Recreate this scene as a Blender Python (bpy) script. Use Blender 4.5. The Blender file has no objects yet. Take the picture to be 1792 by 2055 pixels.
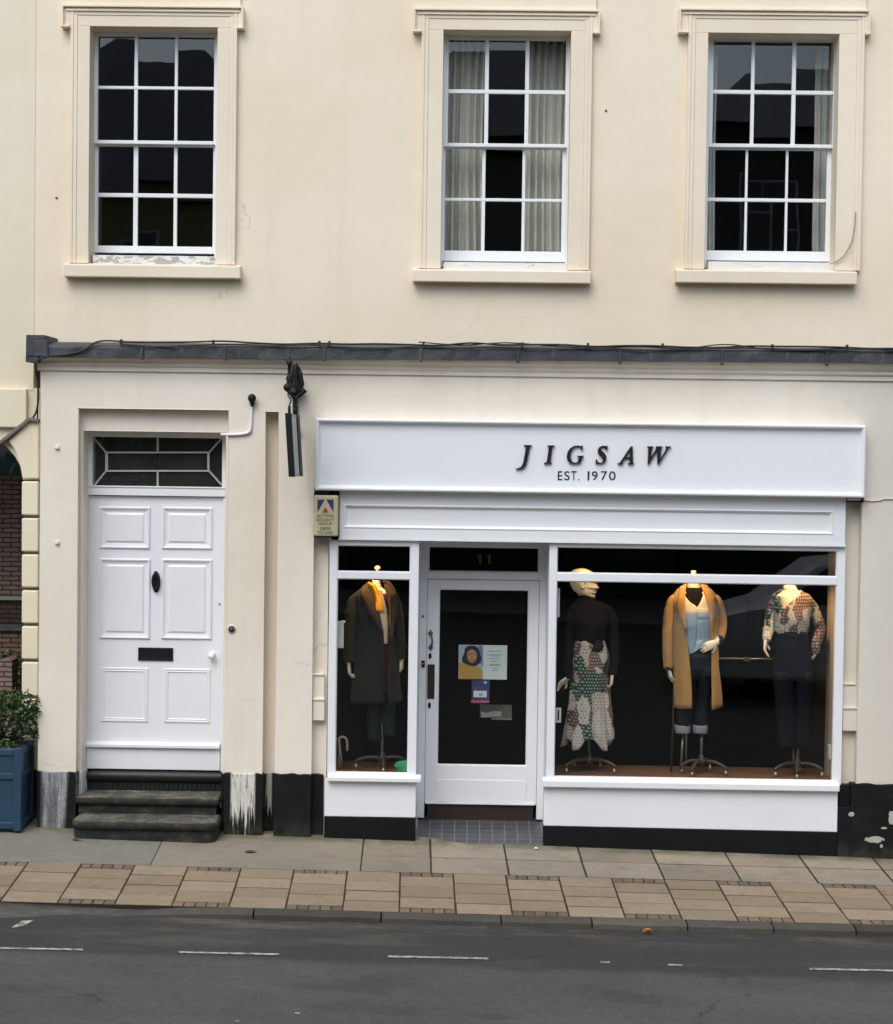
import bpy, bmesh, math, random
from mathutils import Vector, Matrix
random.seed(11)
D = bpy.data
SC = bpy.context.scene
COL = SC.collection
rad = math.radians

# ------------------------------------------------------------------ camera
# all measurements of the facade were taken on a 1792 x 2055 grid of the view
F = 3600.0
YAW, PITCH, ROLL = rad(0.8), rad(1.71), 0.0135
CY = -15.0
fw = Vector((-math.sin(YAW) * math.cos(PITCH), math.cos(YAW) * math.cos(PITCH), -math.sin(PITCH)))
rt = Vector((math.cos(YAW), math.sin(YAW), 0))
up = rt.cross(fw)
rt, up = rt * math.cos(ROLL) + up * math.sin(ROLL), up * math.cos(ROLL) - rt * math.sin(ROLL)

def ray(px, py):
    return fw + rt * ((px - 896) / F) - up * ((py - 1027.5) / F)
_r = ray(946, 1691)
ZC = -_r.z * ((-0.3 - CY) / _r.y)
CAM = Vector((0, CY, ZC))

def P(px, py, y=0.0):
    """facade measurement -> (x, z) on the vertical plane at depth y"""
    r = ray(px, py); t = (y - CY) / r.y
    return r.x * t, ZC + r.z * t
def V(px, py, y=0.0):
    x, z = P(px, py, y); return Vector((x, y, z))
PPM = F / 15.0

cd = D.cameras.new('camera'); cam = D.objects.new('camera', cd); COL.objects.link(cam)
m = Matrix((rt, up, -fw)).transposed().to_4x4(); m.translation = CAM
cam.matrix_world = m
cd.sensor_fit = 'VERTICAL'; cd.sensor_height = 24; cd.lens = 24 * F / 2055
cd.clip_end = 500; cd.clip_start = 0.1
SC.camera = cam

# ground planes (the street falls to the right, the pavement falls to the kerb)
a = V(650, 1680, -0.3); b = V(1680, 1718, -0.3)
KX = (b.z - a.z) / (b.x - a.x); G0 = a.z - KX * a.x; SY = 0.07
def gz(x, y): return G0 + KX * x + SY * (y + 0.3)
def G(px, py, lift=0.0):
    """point of the pavement plane"""
    r = ray(px, py)
    # CAM.z + t r.z = G0 + KX t r.x + SY (CY + t r.y + .3) + lift
    t = (G0 + SY * (CY + 0.3) + lift - ZC) / (r.z - KX * r.x - SY * r.y)
    return CAM + r * t

# ------------------------------------------------------------------ mesh helper
class MB:
    def __init__(s): s.v = []; s.f = []; s.sm = []; s.t = []; s.tint = 0.5
    def vert(s, p): s.v.append(Vector(p)); s.t.append(s.tint); return len(s.v) - 1
    def face(s, idx, smooth=False): s.f.append(tuple(idx)); s.sm.append(smooth)
    def box(s, x0, x1, y0, y1, z0, z1):
        if x0 > x1: x0, x1 = x1, x0
        if y0 > y1: y0, y1 = y1, y0
        if z0 > z1: z0, z1 = z1, z0
        i = [s.vert((x, y, z)) for x in (x0, x1) for y in (y0, y1) for z in (z0, z1)]
        for q in ((0, 1, 3, 2), (4, 6, 7, 5), (0, 4, 5, 1), (2, 3, 7, 6), (0, 2, 6, 4), (1, 5, 7, 3)):
            s.face([i[k] for k in q])
    def hexa(s, bot, top):
        """bot, top: four corners each, counter-clockwise seen from above"""
        i = [s.vert(p) for p in bot]; j = [s.vert(p) for p in top]
        s.face(i[::-1]); s.face(j)
        for k in range(4):
            l = (k + 1) % 4; s.face((i[k], i[l], j[l], j[k]))
    def prism(s, poly, y0, y1):
        """poly in (x, z), counter-clockwise seen from -y; extruded y0 (front) .. y1"""
        ar = sum(poly[k][0] * poly[(k + 1) % len(poly)][1] - poly[(k + 1) % len(poly)][0] * poly[k][1] for k in range(len(poly)))
        if ar < 0: poly = poly[::-1]
        i = [s.vert((p[0], y0, p[1])) for p in poly]; j = [s.vert((p[0], y1, p[1])) for p in poly]
        s.face(i); s.face(j[::-1])
        n = len(poly)
        for k in range(n):
            l = (k + 1) % n; s.face((i[l], i[k], j[k], j[l]))
    def rings(s, rs, closed=True, cap0=True, cap1=True, smooth=True):
        ids = [[s.vert(p) for p in r] for r in rs]
        n = len(ids[0])
        for a, b in zip(ids, ids[1:]):
            for k in range(n if closed else n - 1):
                l = (k + 1) % n; s.face((a[k], a[l], b[l], b[k]), smooth)
        if closed and cap0: s.face(ids[0][::-1], False)
        if closed and cap1: s.face(ids[-1], False)
    def tube(s, pts, r, n=10, flat=1.0, smooth=True):
        pts = [Vector(p) for p in pts]
        rr = r if isinstance(r, (list, tuple)) else [r] * len(pts)
        rs = []; prev = None
        for k, p in enumerate(pts):
            d = (pts[min(k + 1, len(pts) - 1)] - pts[max(k - 1, 0)]).normalized()
            if prev is None:
                h = Vector((0, 0, 1)) if abs(d.z) < 0.9 else Vector((0, 1, 0))
                u = d.cross(h).normalized()
            else:
                u = (prev - d * prev.dot(d)).normalized()
            prev = u; w = d.cross(u)
            rs.append([p + (u * math.cos(2 * math.pi * q / n) + w * math.sin(2 * math.pi * q / n) * flat) * rr[k] for q in range(n)])
        s.rings(rs, smooth=smooth)
    def revolve(s, c, prof, n=16, axis='z'):
        """prof: (radius, height) from c"""
        rs = []
        for r, h in prof:
            ring = []
            for q in range(n):
                a_ = 2 * math.pi * q / n; x, y = r * math.cos(a_), r * math.sin(a_)
                if axis == 'z': ring.append(c + Vector((x, y, h)))
                elif axis == 'y': ring.append(c + Vector((x, h, -y)))
                else: ring.append(c + Vector((h, x, y)))
            rs.append(ring)
        s.rings(rs)
    def ball(s, c, r, n=10, sc=(1, 1, 1)):
        c = Vector(c); rs = []
        for k in range(1, n):
            a_ = -math.pi / 2 + math.pi * k / n
            rs.append([c + Vector((r * sc[0] * math.cos(a_) * math.cos(2 * math.pi * q / (n + 4)), r * sc[1] * math.cos(a_) * math.sin(2 * math.pi * q / (n + 4)), r * sc[2] * math.sin(a_))) for q in range(n + 4)])
        s.rings(rs)
    def build(s, name, mat, parent=None, bevel=0, seg=2, solid=0, sub=0, remesh=0, recalc=False):
        me = D.meshes.new(name)
        if parent is None:
            o0 = Vector((sum(p.x for p in s.v) / len(s.v), sum(p.y for p in s.v) / len(s.v), min(p.z for p in s.v)))
        else:
            o0 = worldloc(parent)
        me.from_pydata([p - o0 for p in s.v], [], s.f); me.update()
        me.polygons.foreach_set('use_smooth', s.sm)
        at = me.attributes.new('tint', 'FLOAT', 'POINT'); at.data.foreach_set('value', s.t)
        if recalc:
            bm = bmesh.new(); bm.from_mesh(me); bmesh.ops.recalc_face_normals(bm, faces=bm.faces); bm.to_mesh(me); bm.free()
        o = D.objects.new(name, me); COL.objects.link(o)
        o.data.materials.append(mat)
        if parent is None: o.location = o0
        else: o.parent = parent
        if remesh:
            r = o.modifiers.new('fuse', 'REMESH'); r.mode = 'VOXEL'; r.voxel_size = remesh; r.use_smooth_shade = True
            sm = o.modifiers.new('smooth', 'SMOOTH'); sm.factor = 0.5; sm.iterations = 1
        if sub:
            q = o.modifiers.new('sub', 'SUBSURF'); q.levels = q.render_levels = sub
        if solid:
            q = o.modifiers.new('thick', 'SOLIDIFY'); q.thickness = solid; q.offset = 0
        if bevel:
            q = o.modifiers.new('bevel', 'BEVEL'); q.width = bevel; q.segments = seg; q.limit_method = 'ANGLE'; q.angle_limit = rad(40)
            q.harden_normals = False
        return o

def worldloc(o):
    l = Vector((0, 0, 0))
    while o: l += o.location; o = o.parent
    return l
def tag(o, label=None, cat=None, group=None, kind=None):
    if label: o['label'] = label
    if cat: o['category'] = cat
    if group: o['group'] = group
    if kind: o['kind'] = kind
    return o
def thing(name, label, cat, loc, group=None):
    o = D.objects.new(name, None); COL.objects.link(o); o.location = loc; o.empty_display_size = 0.2
    return tag(o, label, cat, group)
def pbox(mb, l, t, r, b, yf, yb, at=None):
    """box whose front (at depth yf) was measured l,t,r,b"""
    y = yf if at is None else at
    mx, my = (l + r) / 2, (t + b) / 2
    x0 = P(l, my, y)[0]; x1 = P(r, my, y)[0]; z1 = P(mx, t, y)[1]; z0 = P(mx, b, y)[1]
    mb.box(x0, x1, yf, yb, z0, z1)
    return x0, x1, z0, z1
def prect(l, t, r, b, y):
    mx, my = (l + r) / 2, (t + b) / 2
    return P(l, my, y)[0], P(r, my, y)[0], P(mx, b, y)[1], P(mx, t, y)[1]
def holed_wall(mb, x0, x1, z0, z1, yf, yb, holes):
    """wall slab with rectangular holes (x0,x1,z0,z1), front face at yf, reveals to yb"""
    xs = sorted({x0, x1, *[h[0] for h in holes], *[h[1] for h in holes]})
    zs = sorted({z0, z1, *[h[2] for h in holes], *[h[3] for h in holes]})
    xs = [x for x in xs if x0 <= x <= x1]; zs = [z for z in zs if z0 <= z <= z1]
    def inside(xa, xb, za, zb):
        xm, zm = (xa + xb) / 2, (za + zb) / 2
        return any(h[0] < xm < h[1] and h[2] < zm < h[3] for h in holes)
    idx = {}
    def vt(x, y, z):
        k = (round(x, 5), round(y, 5), round(z, 5))
        if k not in idx: idx[k] = mb.vert((x, y, z))
        return idx[k]
    for i in range(len(xs) - 1):
        for j in range(len(zs) - 1):
            a, b, c, d = xs[i], xs[i + 1], zs[j], zs[j + 1]
            if inside(a, b, c, d): continue
            mb.face((vt(a, yf, c), vt(b, yf, c), vt(b, yf, d), vt(a, yf, d)))
            mb.face((vt(a, yb, d), vt(b, yb, d), vt(b, yb, c), vt(a, yb, c)))
            def edge(k, xa, xb, za, zb, p, q):
                out = (k == 'L' and i == 0) or (k == 'R' and i == len(xs) - 2) or (k == 'B' and j == 0) or (k == 'T' and j == len(zs) - 2)
                if out or inside(xa, xb, za, zb):
                    mb.face((vt(p[0], yf, p[1]), vt(q[0], yf, q[1]), vt(q[0], yb, q[1]), vt(p[0], yb, p[1])))
            edge('L', xs[i - 1] if i else a - 1, a, c, d, (a, d), (a, c))
            edge('R', b, xs[i + 2] if i < len(xs) - 2 else b + 1, c, d, (b, c), (b, d))
            edge('B', a, b, zs[j - 1] if j else c - 1, c, (a, c), (b, c))
            edge('T', a, b, d, zs[j + 2] if j < len(zs) - 2 else d + 1, (b, d), (a, d))
def frame(mb, x0, x1, z0, z1, w, yf, yb):
    """mitred rectangular frame of width w inside the rectangle"""
    wl, wr, wb, wt = w if isinstance(w, tuple) else (w, w, w, w)
    o = [(x0, z0), (x1, z0), (x1, z1), (x0, z1)]
    i = [(x0 + wl, z0 + wb), (x1 - wr, z0 + wb), (x1 - wr, z1 - wt), (x0 + wl, z1 - wt)]
    for k in range(4):
        l = (k + 1) % 4
        mb.prism([o[k], o[l], i[l], i[k]], yf, yb)
def profile_frame(mb, x0, x1, z0, z1, prof):
    """picture-frame moulding: prof = [(inset, y)...] swept round the rectangle"""
    rs = []
    for ins, y in prof:
        rs.append([(x0 + ins, y, z0 + ins), (x1 - ins, y, z0 + ins), (x1 - ins, y, z1 - ins), (x0 + ins, y, z1 - ins)])
    mb.rings(rs, cap0=False, cap1=False, smooth=False)
def extrude_x(mb, x0, x1, prof):
    """prof in (y, z), counter-clockwise seen from +x"""
    i = [mb.vert((x0, p[0], p[1])) for p in prof]; j = [mb.vert((x1, p[0], p[1])) for p in prof]
    n = len(prof); mb.face(i[::-1]); mb.face(j)
    for k in range(n):
        l = (k + 1) % n; mb.face((i[k], i[l], j[l], j[k]))
def spline(pts, n=6):
    pts = [Vector(p) for p in pts]; out = []
    for k in range(len(pts) - 1):
        p0 = pts[max(k - 1, 0)]; p1 = pts[k]; p2 = pts[k + 1]; p3 = pts[min(k + 2, len(pts) - 1)]
        for q in range(n):
            t = q / n
            out.append(0.5 * ((2 * p1) + (p2 - p0) * t + (2 * p0 - 5 * p1 + 4 * p2 - p3) * t * t + (3 * p1 - p0 - 3 * p2 + p3) * t ** 3))
    out.append(pts[-1]); return out
def text(mb, s, x, z, h, y0, y1, align='CENTER', spacing=1.0, squeeze=1.0, bold=0.0):
    cu = D.curves.new('lettering', 'FONT'); cu.body = s; cu.size = 1.0; cu.align_x = align; cu.space_character = spacing; cu.offset = bold
    cu.resolution_u = 6; cu.extrude = 0
    ob = D.objects.new('lettering', cu); COL.objects.link(ob)
    dg = bpy.context.evaluated_depsgraph_get(); me = ob.evaluated_get(dg).to_mesh()
    k = h / 0.72
    off = len(mb.v)
    n = len(me.vertices)
    for v in me.vertices: mb.vert((x + v.co.x * k * squeeze, y0, z + v.co.y * k))
    for v in me.vertices: mb.vert((x + v.co.x * k * squeeze, y1, z + v.co.y * k))
    ec = {}
    for p in me.polygons:
        vs = list(p.vertices)
        if p.normal.z < 0: vs = vs[::-1]
        mb.face([off + v for v in vs])
        mb.face([off + n + v for v in vs[::-1]])
        for q in range(len(vs)):
            e = (vs[q], vs[(q + 1) % len(vs)]); kk = tuple(sorted(e)); ec.setdefault(kk, []).append(e)
    for e in ec.values():
        if len(e) == 1:
            a_, b_ = e[0]; mb.face((off + b_, off + a_, off + n + a_, off + n + b_))
    ob.evaluated_get(dg).to_mesh_clear(); D.objects.remove(ob); D.curves.remove(cu)

# ------------------------------------------------------------------ materials
def srgb(r, g, b):
    f = lambda c: (c / 255 / 12.92) if c <= 10 else ((c / 255 + 0.055) / 1.055) ** 2.4
    return (f(r), f(g), f(b))
class NT:
    def __init__(s, name):
        s.m = D.materials.new(name); s.m.use_nodes = True; s.t = s.m.node_tree; s.t.nodes.clear()
        s.out = s.t.nodes.new('ShaderNodeOutputMaterial')
    def n(s, typ, **k):
        q = s.t.nodes.new('ShaderNode' + typ)
        for a_, v in k.items(): setattr(q, a_, v)
        return q
    def set(s, inp, v):
        if hasattr(v, 'is_linked'): s.t.links.new(v, inp)
        elif isinstance(v, (tuple, list)) and len(v) == 3 and inp.type == 'RGBA': inp.default_value = (*v, 1)
        else: inp.default_value = v
    def coord(s, kind='Object'): return s.n('TexCoord').outputs[kind]
    def pos(s): return s.n('NewGeometry').outputs['Position']
    def xyz(s, v):
        q = s.n('SeparateXYZ'); s.set(q.inputs[0], v); return q.outputs
    def scale(s, v, sc):
        q = s.n('Mapping'); s.set(q.inputs['Vector'], v); q.inputs['Scale'].default_value = sc; return q.outputs[0]
    def noise(s, v, scale, detail=4, rough=0.6, dist=0.0):
        q = s.n('TexNoise'); s.set(q.inputs['Vector'], v); q.inputs['Scale'].default_value = scale
        q.inputs['Detail'].default_value = detail; q.inputs['Roughness'].default_value = rough; q.inputs['Distortion'].default_value = dist
        return q.outputs['Fac']
    def math(s, op, a_, b_=0.0, clamp=False):
        q = s.n('Math', operation=op); q.use_clamp = clamp
        s.set(q.inputs[0], a_); s.set(q.inputs[1], b_); return q.outputs[0]
    def step(s, v, lo, hi):
        q = s.n('MapRange'); q.interpolation_type = 'SMOOTHSTEP'
        s.set(q.inputs['Value'], v); s.set(q.inputs['From Min'], lo); s.set(q.inputs['From Max'], hi); return q.outputs[0]
    def band(s, v, lo, hi, soft):
        a_ = s.step(v, lo - soft, lo + soft)
        b_ = s.step(v, s.math('SUBTRACT', hi, soft), s.math('ADD', hi, soft))
        return s.math('SUBTRACT', a_, b_)
    def mix(s, f, a_, b_, mode='MIX'):
        q = s.n('Mix', data_type='RGBA', blend_type=mode); s.set(q.inputs[0], f); s.set(q.inputs[6], a_); s.set(q.inputs[7], b_); return q.outputs[2]
    def ramp(s, f, stops):
        q = s.n('ValToRGB'); s.set(q.inputs[0], f)
        e = q.color_ramp.elements
        while len(e) < len(stops): e.new(0.5)
        for k, (p, c) in enumerate(stops): e[k].position = p; e[k].color = (*c, 1)
        return q.outputs[0]
    def bump(s, h, strength=0.3, dist=0.01):
        q = s.n('Bump'); s.set(q.inputs['Height'], h); q.inputs['Strength'].default_value = strength; q.inputs['Distance'].default_value = dist; return q.outputs[0]
    def attr(s, name): return s.n('Attribute', attribute_name=name).outputs['Fac']
    def bsdf(s, col, rough=0.7, normal=None, metal=0.0, spec=0.5, sheen=0.0):
        q = s.n('BsdfPrincipled'); s.set(q.inputs['Base Color'], col); s.set(q.inputs['Roughness'], rough); q.inputs['Metallic'].default_value = metal
        q.inputs['Specular IOR Level'].default_value = spec
        if sheen: q.inputs['Sheen Weight'].default_value = sheen
        if normal is not None: s.set(q.inputs['Normal'], normal)
        s.t.links.new(q.outputs[0], s.out.inputs[0]); return s.m

def plain(name, col, rough=0.6, var=0.12, scale=6.0, bump=0.15, metal=0.0, spec=0.5, bscale=60, sheen=0.0, dist=0.004):
    N = NT(name); v = N.coord()
    f = N.noise(v, scale, 5)
    c = N.mix(f, tuple(min(1, x * (1 - var)) for x in col), tuple(min(1, x * (1 + var)) for x in col))
    return N.bsdf(c, N.math('ADD', rough - 0.08, N.math('MULTIPLY', N.noise(v, scale * 3), 0.16)), N.bump(N.noise(v, bscale, 3), bump, dist), metal, spec, sheen)

def stucco(name, col, dirt=0.2, greyx=None):
    N = NT(name); p = N.pos()
    big = N.noise(p, 0.55, 5, 0.6); mid = N.noise(p, 3.0, 5, 0.65)
    st = N.noise(N.scale(p, (5.0, 5.0, 0.35)), 1.0, 5, 0.65)
    d = (col[0] * 0.945, col[1] * 0.925, col[2] * 0.88); l = tuple(min(1, x * 1.03) for x in col)
    c = N.mix(N.step(big, 0.35, 0.7), l, d)
    c = N.mix(N.math('MULTIPLY', N.step(st, 0.5, 0.75), dirt), c, (col[0] * 0.80, col[1] * 0.76, col[2] * 0.69))
    c = N.mix(N.math('MULTIPLY', N.step(mid, 0.55, 0.8), 0.22), c, (col[0] * 1.0, col[1] * 0.95, col[2] * 0.86))
    if greyx is not None:                          # colour blends to a greyer tone towards the far pier
        c = N.mix(N.step(N.math('ADD', N.xyz(p)[0], N.math('MULTIPLY', mid, 0.3)), greyx - 0.4, greyx + 0.9), c, (0.62, 0.565, 0.49))
    hz = N.xyz(p)[2]; tan = N.math('MULTIPLY', N.step(N.noise(N.scale(p, (2.2, 2.2, 0.9)), 1.0, 5, 0.65), 0.52, 0.72), N.step(hz, 2.2, 0.6))
    c = N.mix(N.math('MULTIPLY', tan, 0.45), c, (col[0] * 0.93, col[1] * 0.84, col[2] * 0.74))
    gr = N.math('ADD', N.math('MULTIPLY', N.noise(p, 32, 4, 0.8), 0.6), N.math('MULTIPLY', N.noise(p, 9, 3, 0.7), 0.4))
    c = N.mix(1.0, c, N.mix(gr, (0.91, 0.905, 0.90), (1.09, 1.09, 1.09)), 'MULTIPLY')
    # hairline cracks in the render
    vo = N.n('TexVoronoi', feature='DISTANCE_TO_EDGE'); wv = N.n('VectorMath', operation='ADD'); N.set(wv.inputs[0], p)
    nz = N.n('TexNoise'); N.set(nz.inputs['Vector'], p); nz.inputs['Scale'].default_value = 2.2; nz.inputs['Detail'].default_value = 6
    sc = N.n('VectorMath', operation='SCALE'); N.set(sc.inputs[0], nz.outputs['Color']); sc.inputs['Scale'].default_value = 0.9
    N.set(wv.inputs[1], sc.outputs[0]); N.set(vo.inputs['Vector'], wv.outputs[0]); vo.inputs['Scale'].default_value = 0.55
    cr = N.math('MULTIPLY', N.step(vo.outputs['Distance'], 0.006, 0.0), N.step(N.noise(p, 0.8, 2), 0.56, 0.66))
    c = N.mix(N.math('MULTIPLY', cr, 0.35), c, (col[0] * 0.55, col[1] * 0.5, col[2] * 0.42))
    h = N.math('ADD', N.math('ADD', N.math('MULTIPLY', N.noise(p, 110, 3), 0.25), N.math('MULTIPLY', N.noise(p, 24, 3), 0.5)), N.math('MULTIPLY', N.noise(p, 1.6, 2), 3.0))
    return N.bsdf(c, 0.82, N.bump(h, 0.2, 0.009), spec=0.3)

CREAM = (0.815, 0.70, 0.55)
M = {}
M['stucco'] = stucco('cream_stucco', CREAM)
M['stucco_lower'] = stucco('cream_stucco_ground_floor', (0.79, 0.71, 0.61), 0.3, P(1680, 1200, -0.3)[0])
M['stucco_left'] = stucco('yellowish_stucco', (0.765, 0.685, 0.525))
M['trim'] = stucco('cream_trim', (0.815, 0.705, 0.565), 0.12)
def old_white(name, col, rough):
    N = NT(name); p = N.pos(); n = N.noise(p, 1.3, 5, 0.65); st = N.noise(N.scale(p, (9, 9, 0.9)), 1.0, 5, 0.7); br = N.noise(N.scale(p, (3, 3, 90)), 1.0, 2)
    c = N.mix(N.step(n, 0.4, 0.75), col, tuple(x * 0.95 for x in col))
    c = N.mix(N.math('MULTIPLY', N.step(st, 0.55, 0.8), 0.16), c, (col[0] * 0.80, col[1] * 0.77, col[2] * 0.72))
    chips = N.step(N.noise(p, 26, 5, 0.8), 0.735, 0.76)
    c = N.mix(N.math('MULTIPLY', chips, 0.35), c, (0.42, 0.39, 0.35))
    return N.bsdf(c, N.math('ADD', rough, N.math('MULTIPLY', n, 0.12)), N.bump(N.math('ADD', br, N.noise(p, 40, 2)), 0.07, 0.003))
M['white'] = old_white('white_gloss_paint', (0.80, 0.79, 0.80), 0.38)
M['door_white'] = old_white('white_door_paint', (0.80, 0.79, 0.815), 0.36)
M['sash'] = plain('white_sash_paint', (0.80, 0.80, 0.80), 0.5, 0.05, 8, 0.12)
M['black_iron'] = plain('black_iron', (0.006, 0.006, 0.007), 0.5, 0.3, 20, 0.25, spec=0.3)
M['letter_black'] = plain('black_lettering', (0.008, 0.009, 0.012), 0.4, 0.05, 10, 0.02)
M['dark_brown'] = plain('dark_brown_wood', (0.028, 0.016, 0.012), 0.5, 0.3, 12, 0.2)
M['brass'] = plain('aged_metal', (0.20, 0.16, 0.13), 0.4, 0.25, 30, 0.1, metal=0.9)
M['steel'] = plain('brushed_steel', (0.42, 0.40, 0.37), 0.35, 0.1, 30, 0.05, metal=0.9)
M['cable'] = plain('black_cable', (0.012, 0.012, 0.013), 0.6, 0.2, 20, 0.1)
M['white_plastic'] = plain('white_plastic', (0.72, 0.70, 0.67), 0.5, 0.05, 10, 0.05)
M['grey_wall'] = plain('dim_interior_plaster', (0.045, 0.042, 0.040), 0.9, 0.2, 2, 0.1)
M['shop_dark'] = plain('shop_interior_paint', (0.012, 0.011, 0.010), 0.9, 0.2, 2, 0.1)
M['orange_wall'] = plain('display_side_board', (0.50, 0.40, 0.30), 0.6, 0.12, 5, 0.1)
M['skin'] = plain('cream_mannequin_shell', (0.72, 0.63, 0.48), 0.45, 0.05, 8, 0.05)
M['stand_wood'] = plain('mannequin_stand_wood', (0.04, 0.025, 0.017), 0.55, 0.35, 25, 0.1)

def glass(name, refl=0.04, tint=(0.93, 0.95, 0.94), wob=0.0):
    N = NT(name)
    t = N.n('BsdfTransparent'); N.set(t.inputs[0], tint)
    g = N.n('BsdfGlossy'); g.inputs['Roughness'].default_value = 0.0; N.set(g.inputs[0], (1, 1, 1))
    if wob: N.set(g.inputs['Normal'], N.bump(N.noise(N.pos(), 1.6, 2), wob, 0.02))
    mx = N.n('MixShader'); mx.inputs[0].default_value = refl
    N.t.links.new(t.outputs[0], mx.inputs[1]); N.t.links.new(g.outputs[0], mx.inputs[2]); N.t.links.new(mx.outputs[0], N.out.inputs[0])
    return N.m
M['old_glass'] = glass('old_sash_glass', 0.036, (0.95, 0.955, 0.955), 0.022)
def dusty_glass():
    N = NT('dusty_fanlight_glass'); p = N.pos()
    t = N.n('BsdfTransparent'); N.set(t.inputs[0], (0.9, 0.9, 0.9)); g = N.n('BsdfGlossy'); g.inputs['Roughness'].default_value = 0.05; d = N.n('BsdfDiffuse'); N.set(d.inputs[0], (0.32, 0.32, 0.30))
    m1 = N.n('MixShader'); m1.inputs[0].default_value = 0.04; m2 = N.n('MixShader'); N.set(m2.inputs[0], N.math('MULTIPLY', N.noise(p, 5, 5, 0.7), 0.10))
    N.t.links.new(t.outputs[0], m1.inputs[1]); N.t.links.new(g.outputs[0], m1.inputs[2]); N.t.links.new(m1.outputs[0], m2.inputs[1]); N.t.links.new(d.outputs[0], m2.inputs[2]); N.t.links.new(m2.outputs[0], N.out.inputs[0])
    return N.m
M['dusty_glass'] = dusty_glass()
M['glass'] = glass('shop_glass', 0.03, (0.92, 0.93, 0.92))

def lead_mat():
    N = NT('lead_sheet'); p = N.pos()
    n1 = N.noise(p, 3.5, 6, 0.7); n2 = N.noise(N.scale(p, (18, 8, 2)), 1, 4)
    c = N.ramp(n1, [(0.3, (0.022, 0.023, 0.026)), (0.55, (0.042, 0.044, 0.049)), (0.8, (0.10, 0.10, 0.105))])
    c = N.mix(N.math('MULTIPLY', N.step(n2, 0.6, 0.75), 0.5), c, (0.2, 0.2, 0.2))
    return N.bsdf(c, 0.6, N.bump(N.noise(p, 9, 4), 0.5, 0.02))
M['lead'] = lead_mat()

def plinth_mat():
    N = NT('black_plinth_paint'); p = N.pos(); x, y, z = N.xyz(p)
    n = N.noise(p, 6, 6, 0.7); fine = N.noise(p, 45, 4)
    c = N.ramp(n, [(0.3, (0.003, 0.003, 0.0035)), (0.6, (0.007, 0.007, 0.0075)), (0.85, (0.022, 0.021, 0.020))])
    # moss and dust near the pavement
    hgt = N.math('SUBTRACT', z, N.math('ADD', N.math('MULTIPLY', x, KX), G0))
    low = N.math('MULTIPLY', N.step(hgt, 0.16, 0.0), N.step(N.noise(p, 9, 5), 0.35, 0.6))
    c = N.mix(N.math('MULTIPLY', low, 0.55), c, (0.05, 0.048, 0.03))
    # spilt cream paint: washed patch left, runs right of the door
    def X(px): return P(px, 1610, -0.32)[0]
    run = N.noise(N.scale(p, (38, 0.0, 0.8)), 1.0, 3, 0.6)
    run2 = N.noise(N.scale(p, (95, 0.0, 5.0)), 1.0, 4, 0.7)
    def drip(l, r, cover):
        inx = N.band(x, X(l), X(r), 0.010)
        lo = N.math('SUBTRACT', cover, N.math('MULTIPLY', N.step(hgt, 0.34, 0.02), 0.16))   # runs thin out downwards
        return N.math('MULTIPLY', inx, N.step(N.math('ADD', N.math('MULTIPLY', run, 0.65), N.math('MULTIPLY', run2, 0.35)), N.math('SUBTRACT', 1.0, lo), N.math('SUBTRACT', 1.05, lo)))
    d1 = drip(463, 511, 0.63)
    d1 = N.math('MULTIPLY', d1, N.math('SUBTRACT', 1.0, N.math('MULTIPLY', N.step(run2, 0.52, 0.60), 0.72)))
    d2 = drip(529, 541, 0.58)
    d3 = drip(153, 168, 0.55)
    wash = N.math('MULTIPLY', N.band(x, X(83), N.math('SUBTRACT', X(136), N.math('MULTIPLY', N.math('SUBTRACT', 0.5, hgt), 0.06)), 0.02),
                  N.math('ADD', 0.35, N.math('MULTIPLY', N.step(N.noise(N.scale(p, (26, 0, 2.2)), 1.0, 5, 0.65), 0.38, 0.62), 0.6)))
    c = N.mix(wash, c, N.mix(N.step(fine, 0.3, 0.7), (0.30, 0.30, 0.31), (0.46, 0.46, 0.46)))
    c = N.mix(d1, c, (0.66, 0.63, 0.55)); c = N.mix(N.math('MULTIPLY', d2, 0.75), c, (0.6, 0.57, 0.5)); c = N.mix(d3, c, (0.6, 0.58, 0.53))
    # flaked places on the right hand block
    for (px, py, w, h_) in ((1709, 1634, 0.026, 0.020), (1755, 1685, 0.075, 0.027), (1773, 1662, 0.025, 0.009), (1790, 1640, 0.03, 0.06), (1769, 1698, 0.012, 0.018)):
        q = V(px, py, -0.32)
        dx = N.math('DIVIDE', N.math('SUBTRACT', x, q.x), w); dz = N.math('DIVIDE', N.math('SUBTRACT', z, q.z), h_)
        rr = N.math('ADD', N.math('ADD', N.math('MULTIPLY', dx, dx), N.math('MULTIPLY', dz, dz)), N.math('MULTIPLY', N.math('SUBTRACT', N.noise(p, 30, 3), 0.5), 2.2))
        c = N.mix(N.step(rr, 1.05, 0.85), c, (0.42, 0.39, 0.33))
    h = N.math('ADD', N.math('MULTIPLY', n, 1.0), N.math('MULTIPLY', fine, 0.3))
    return N.bsdf(c, 0.6, N.bump(h, 0.5, 0.012), spec=0.25)
M['plinth'] = plinth_mat()

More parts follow.
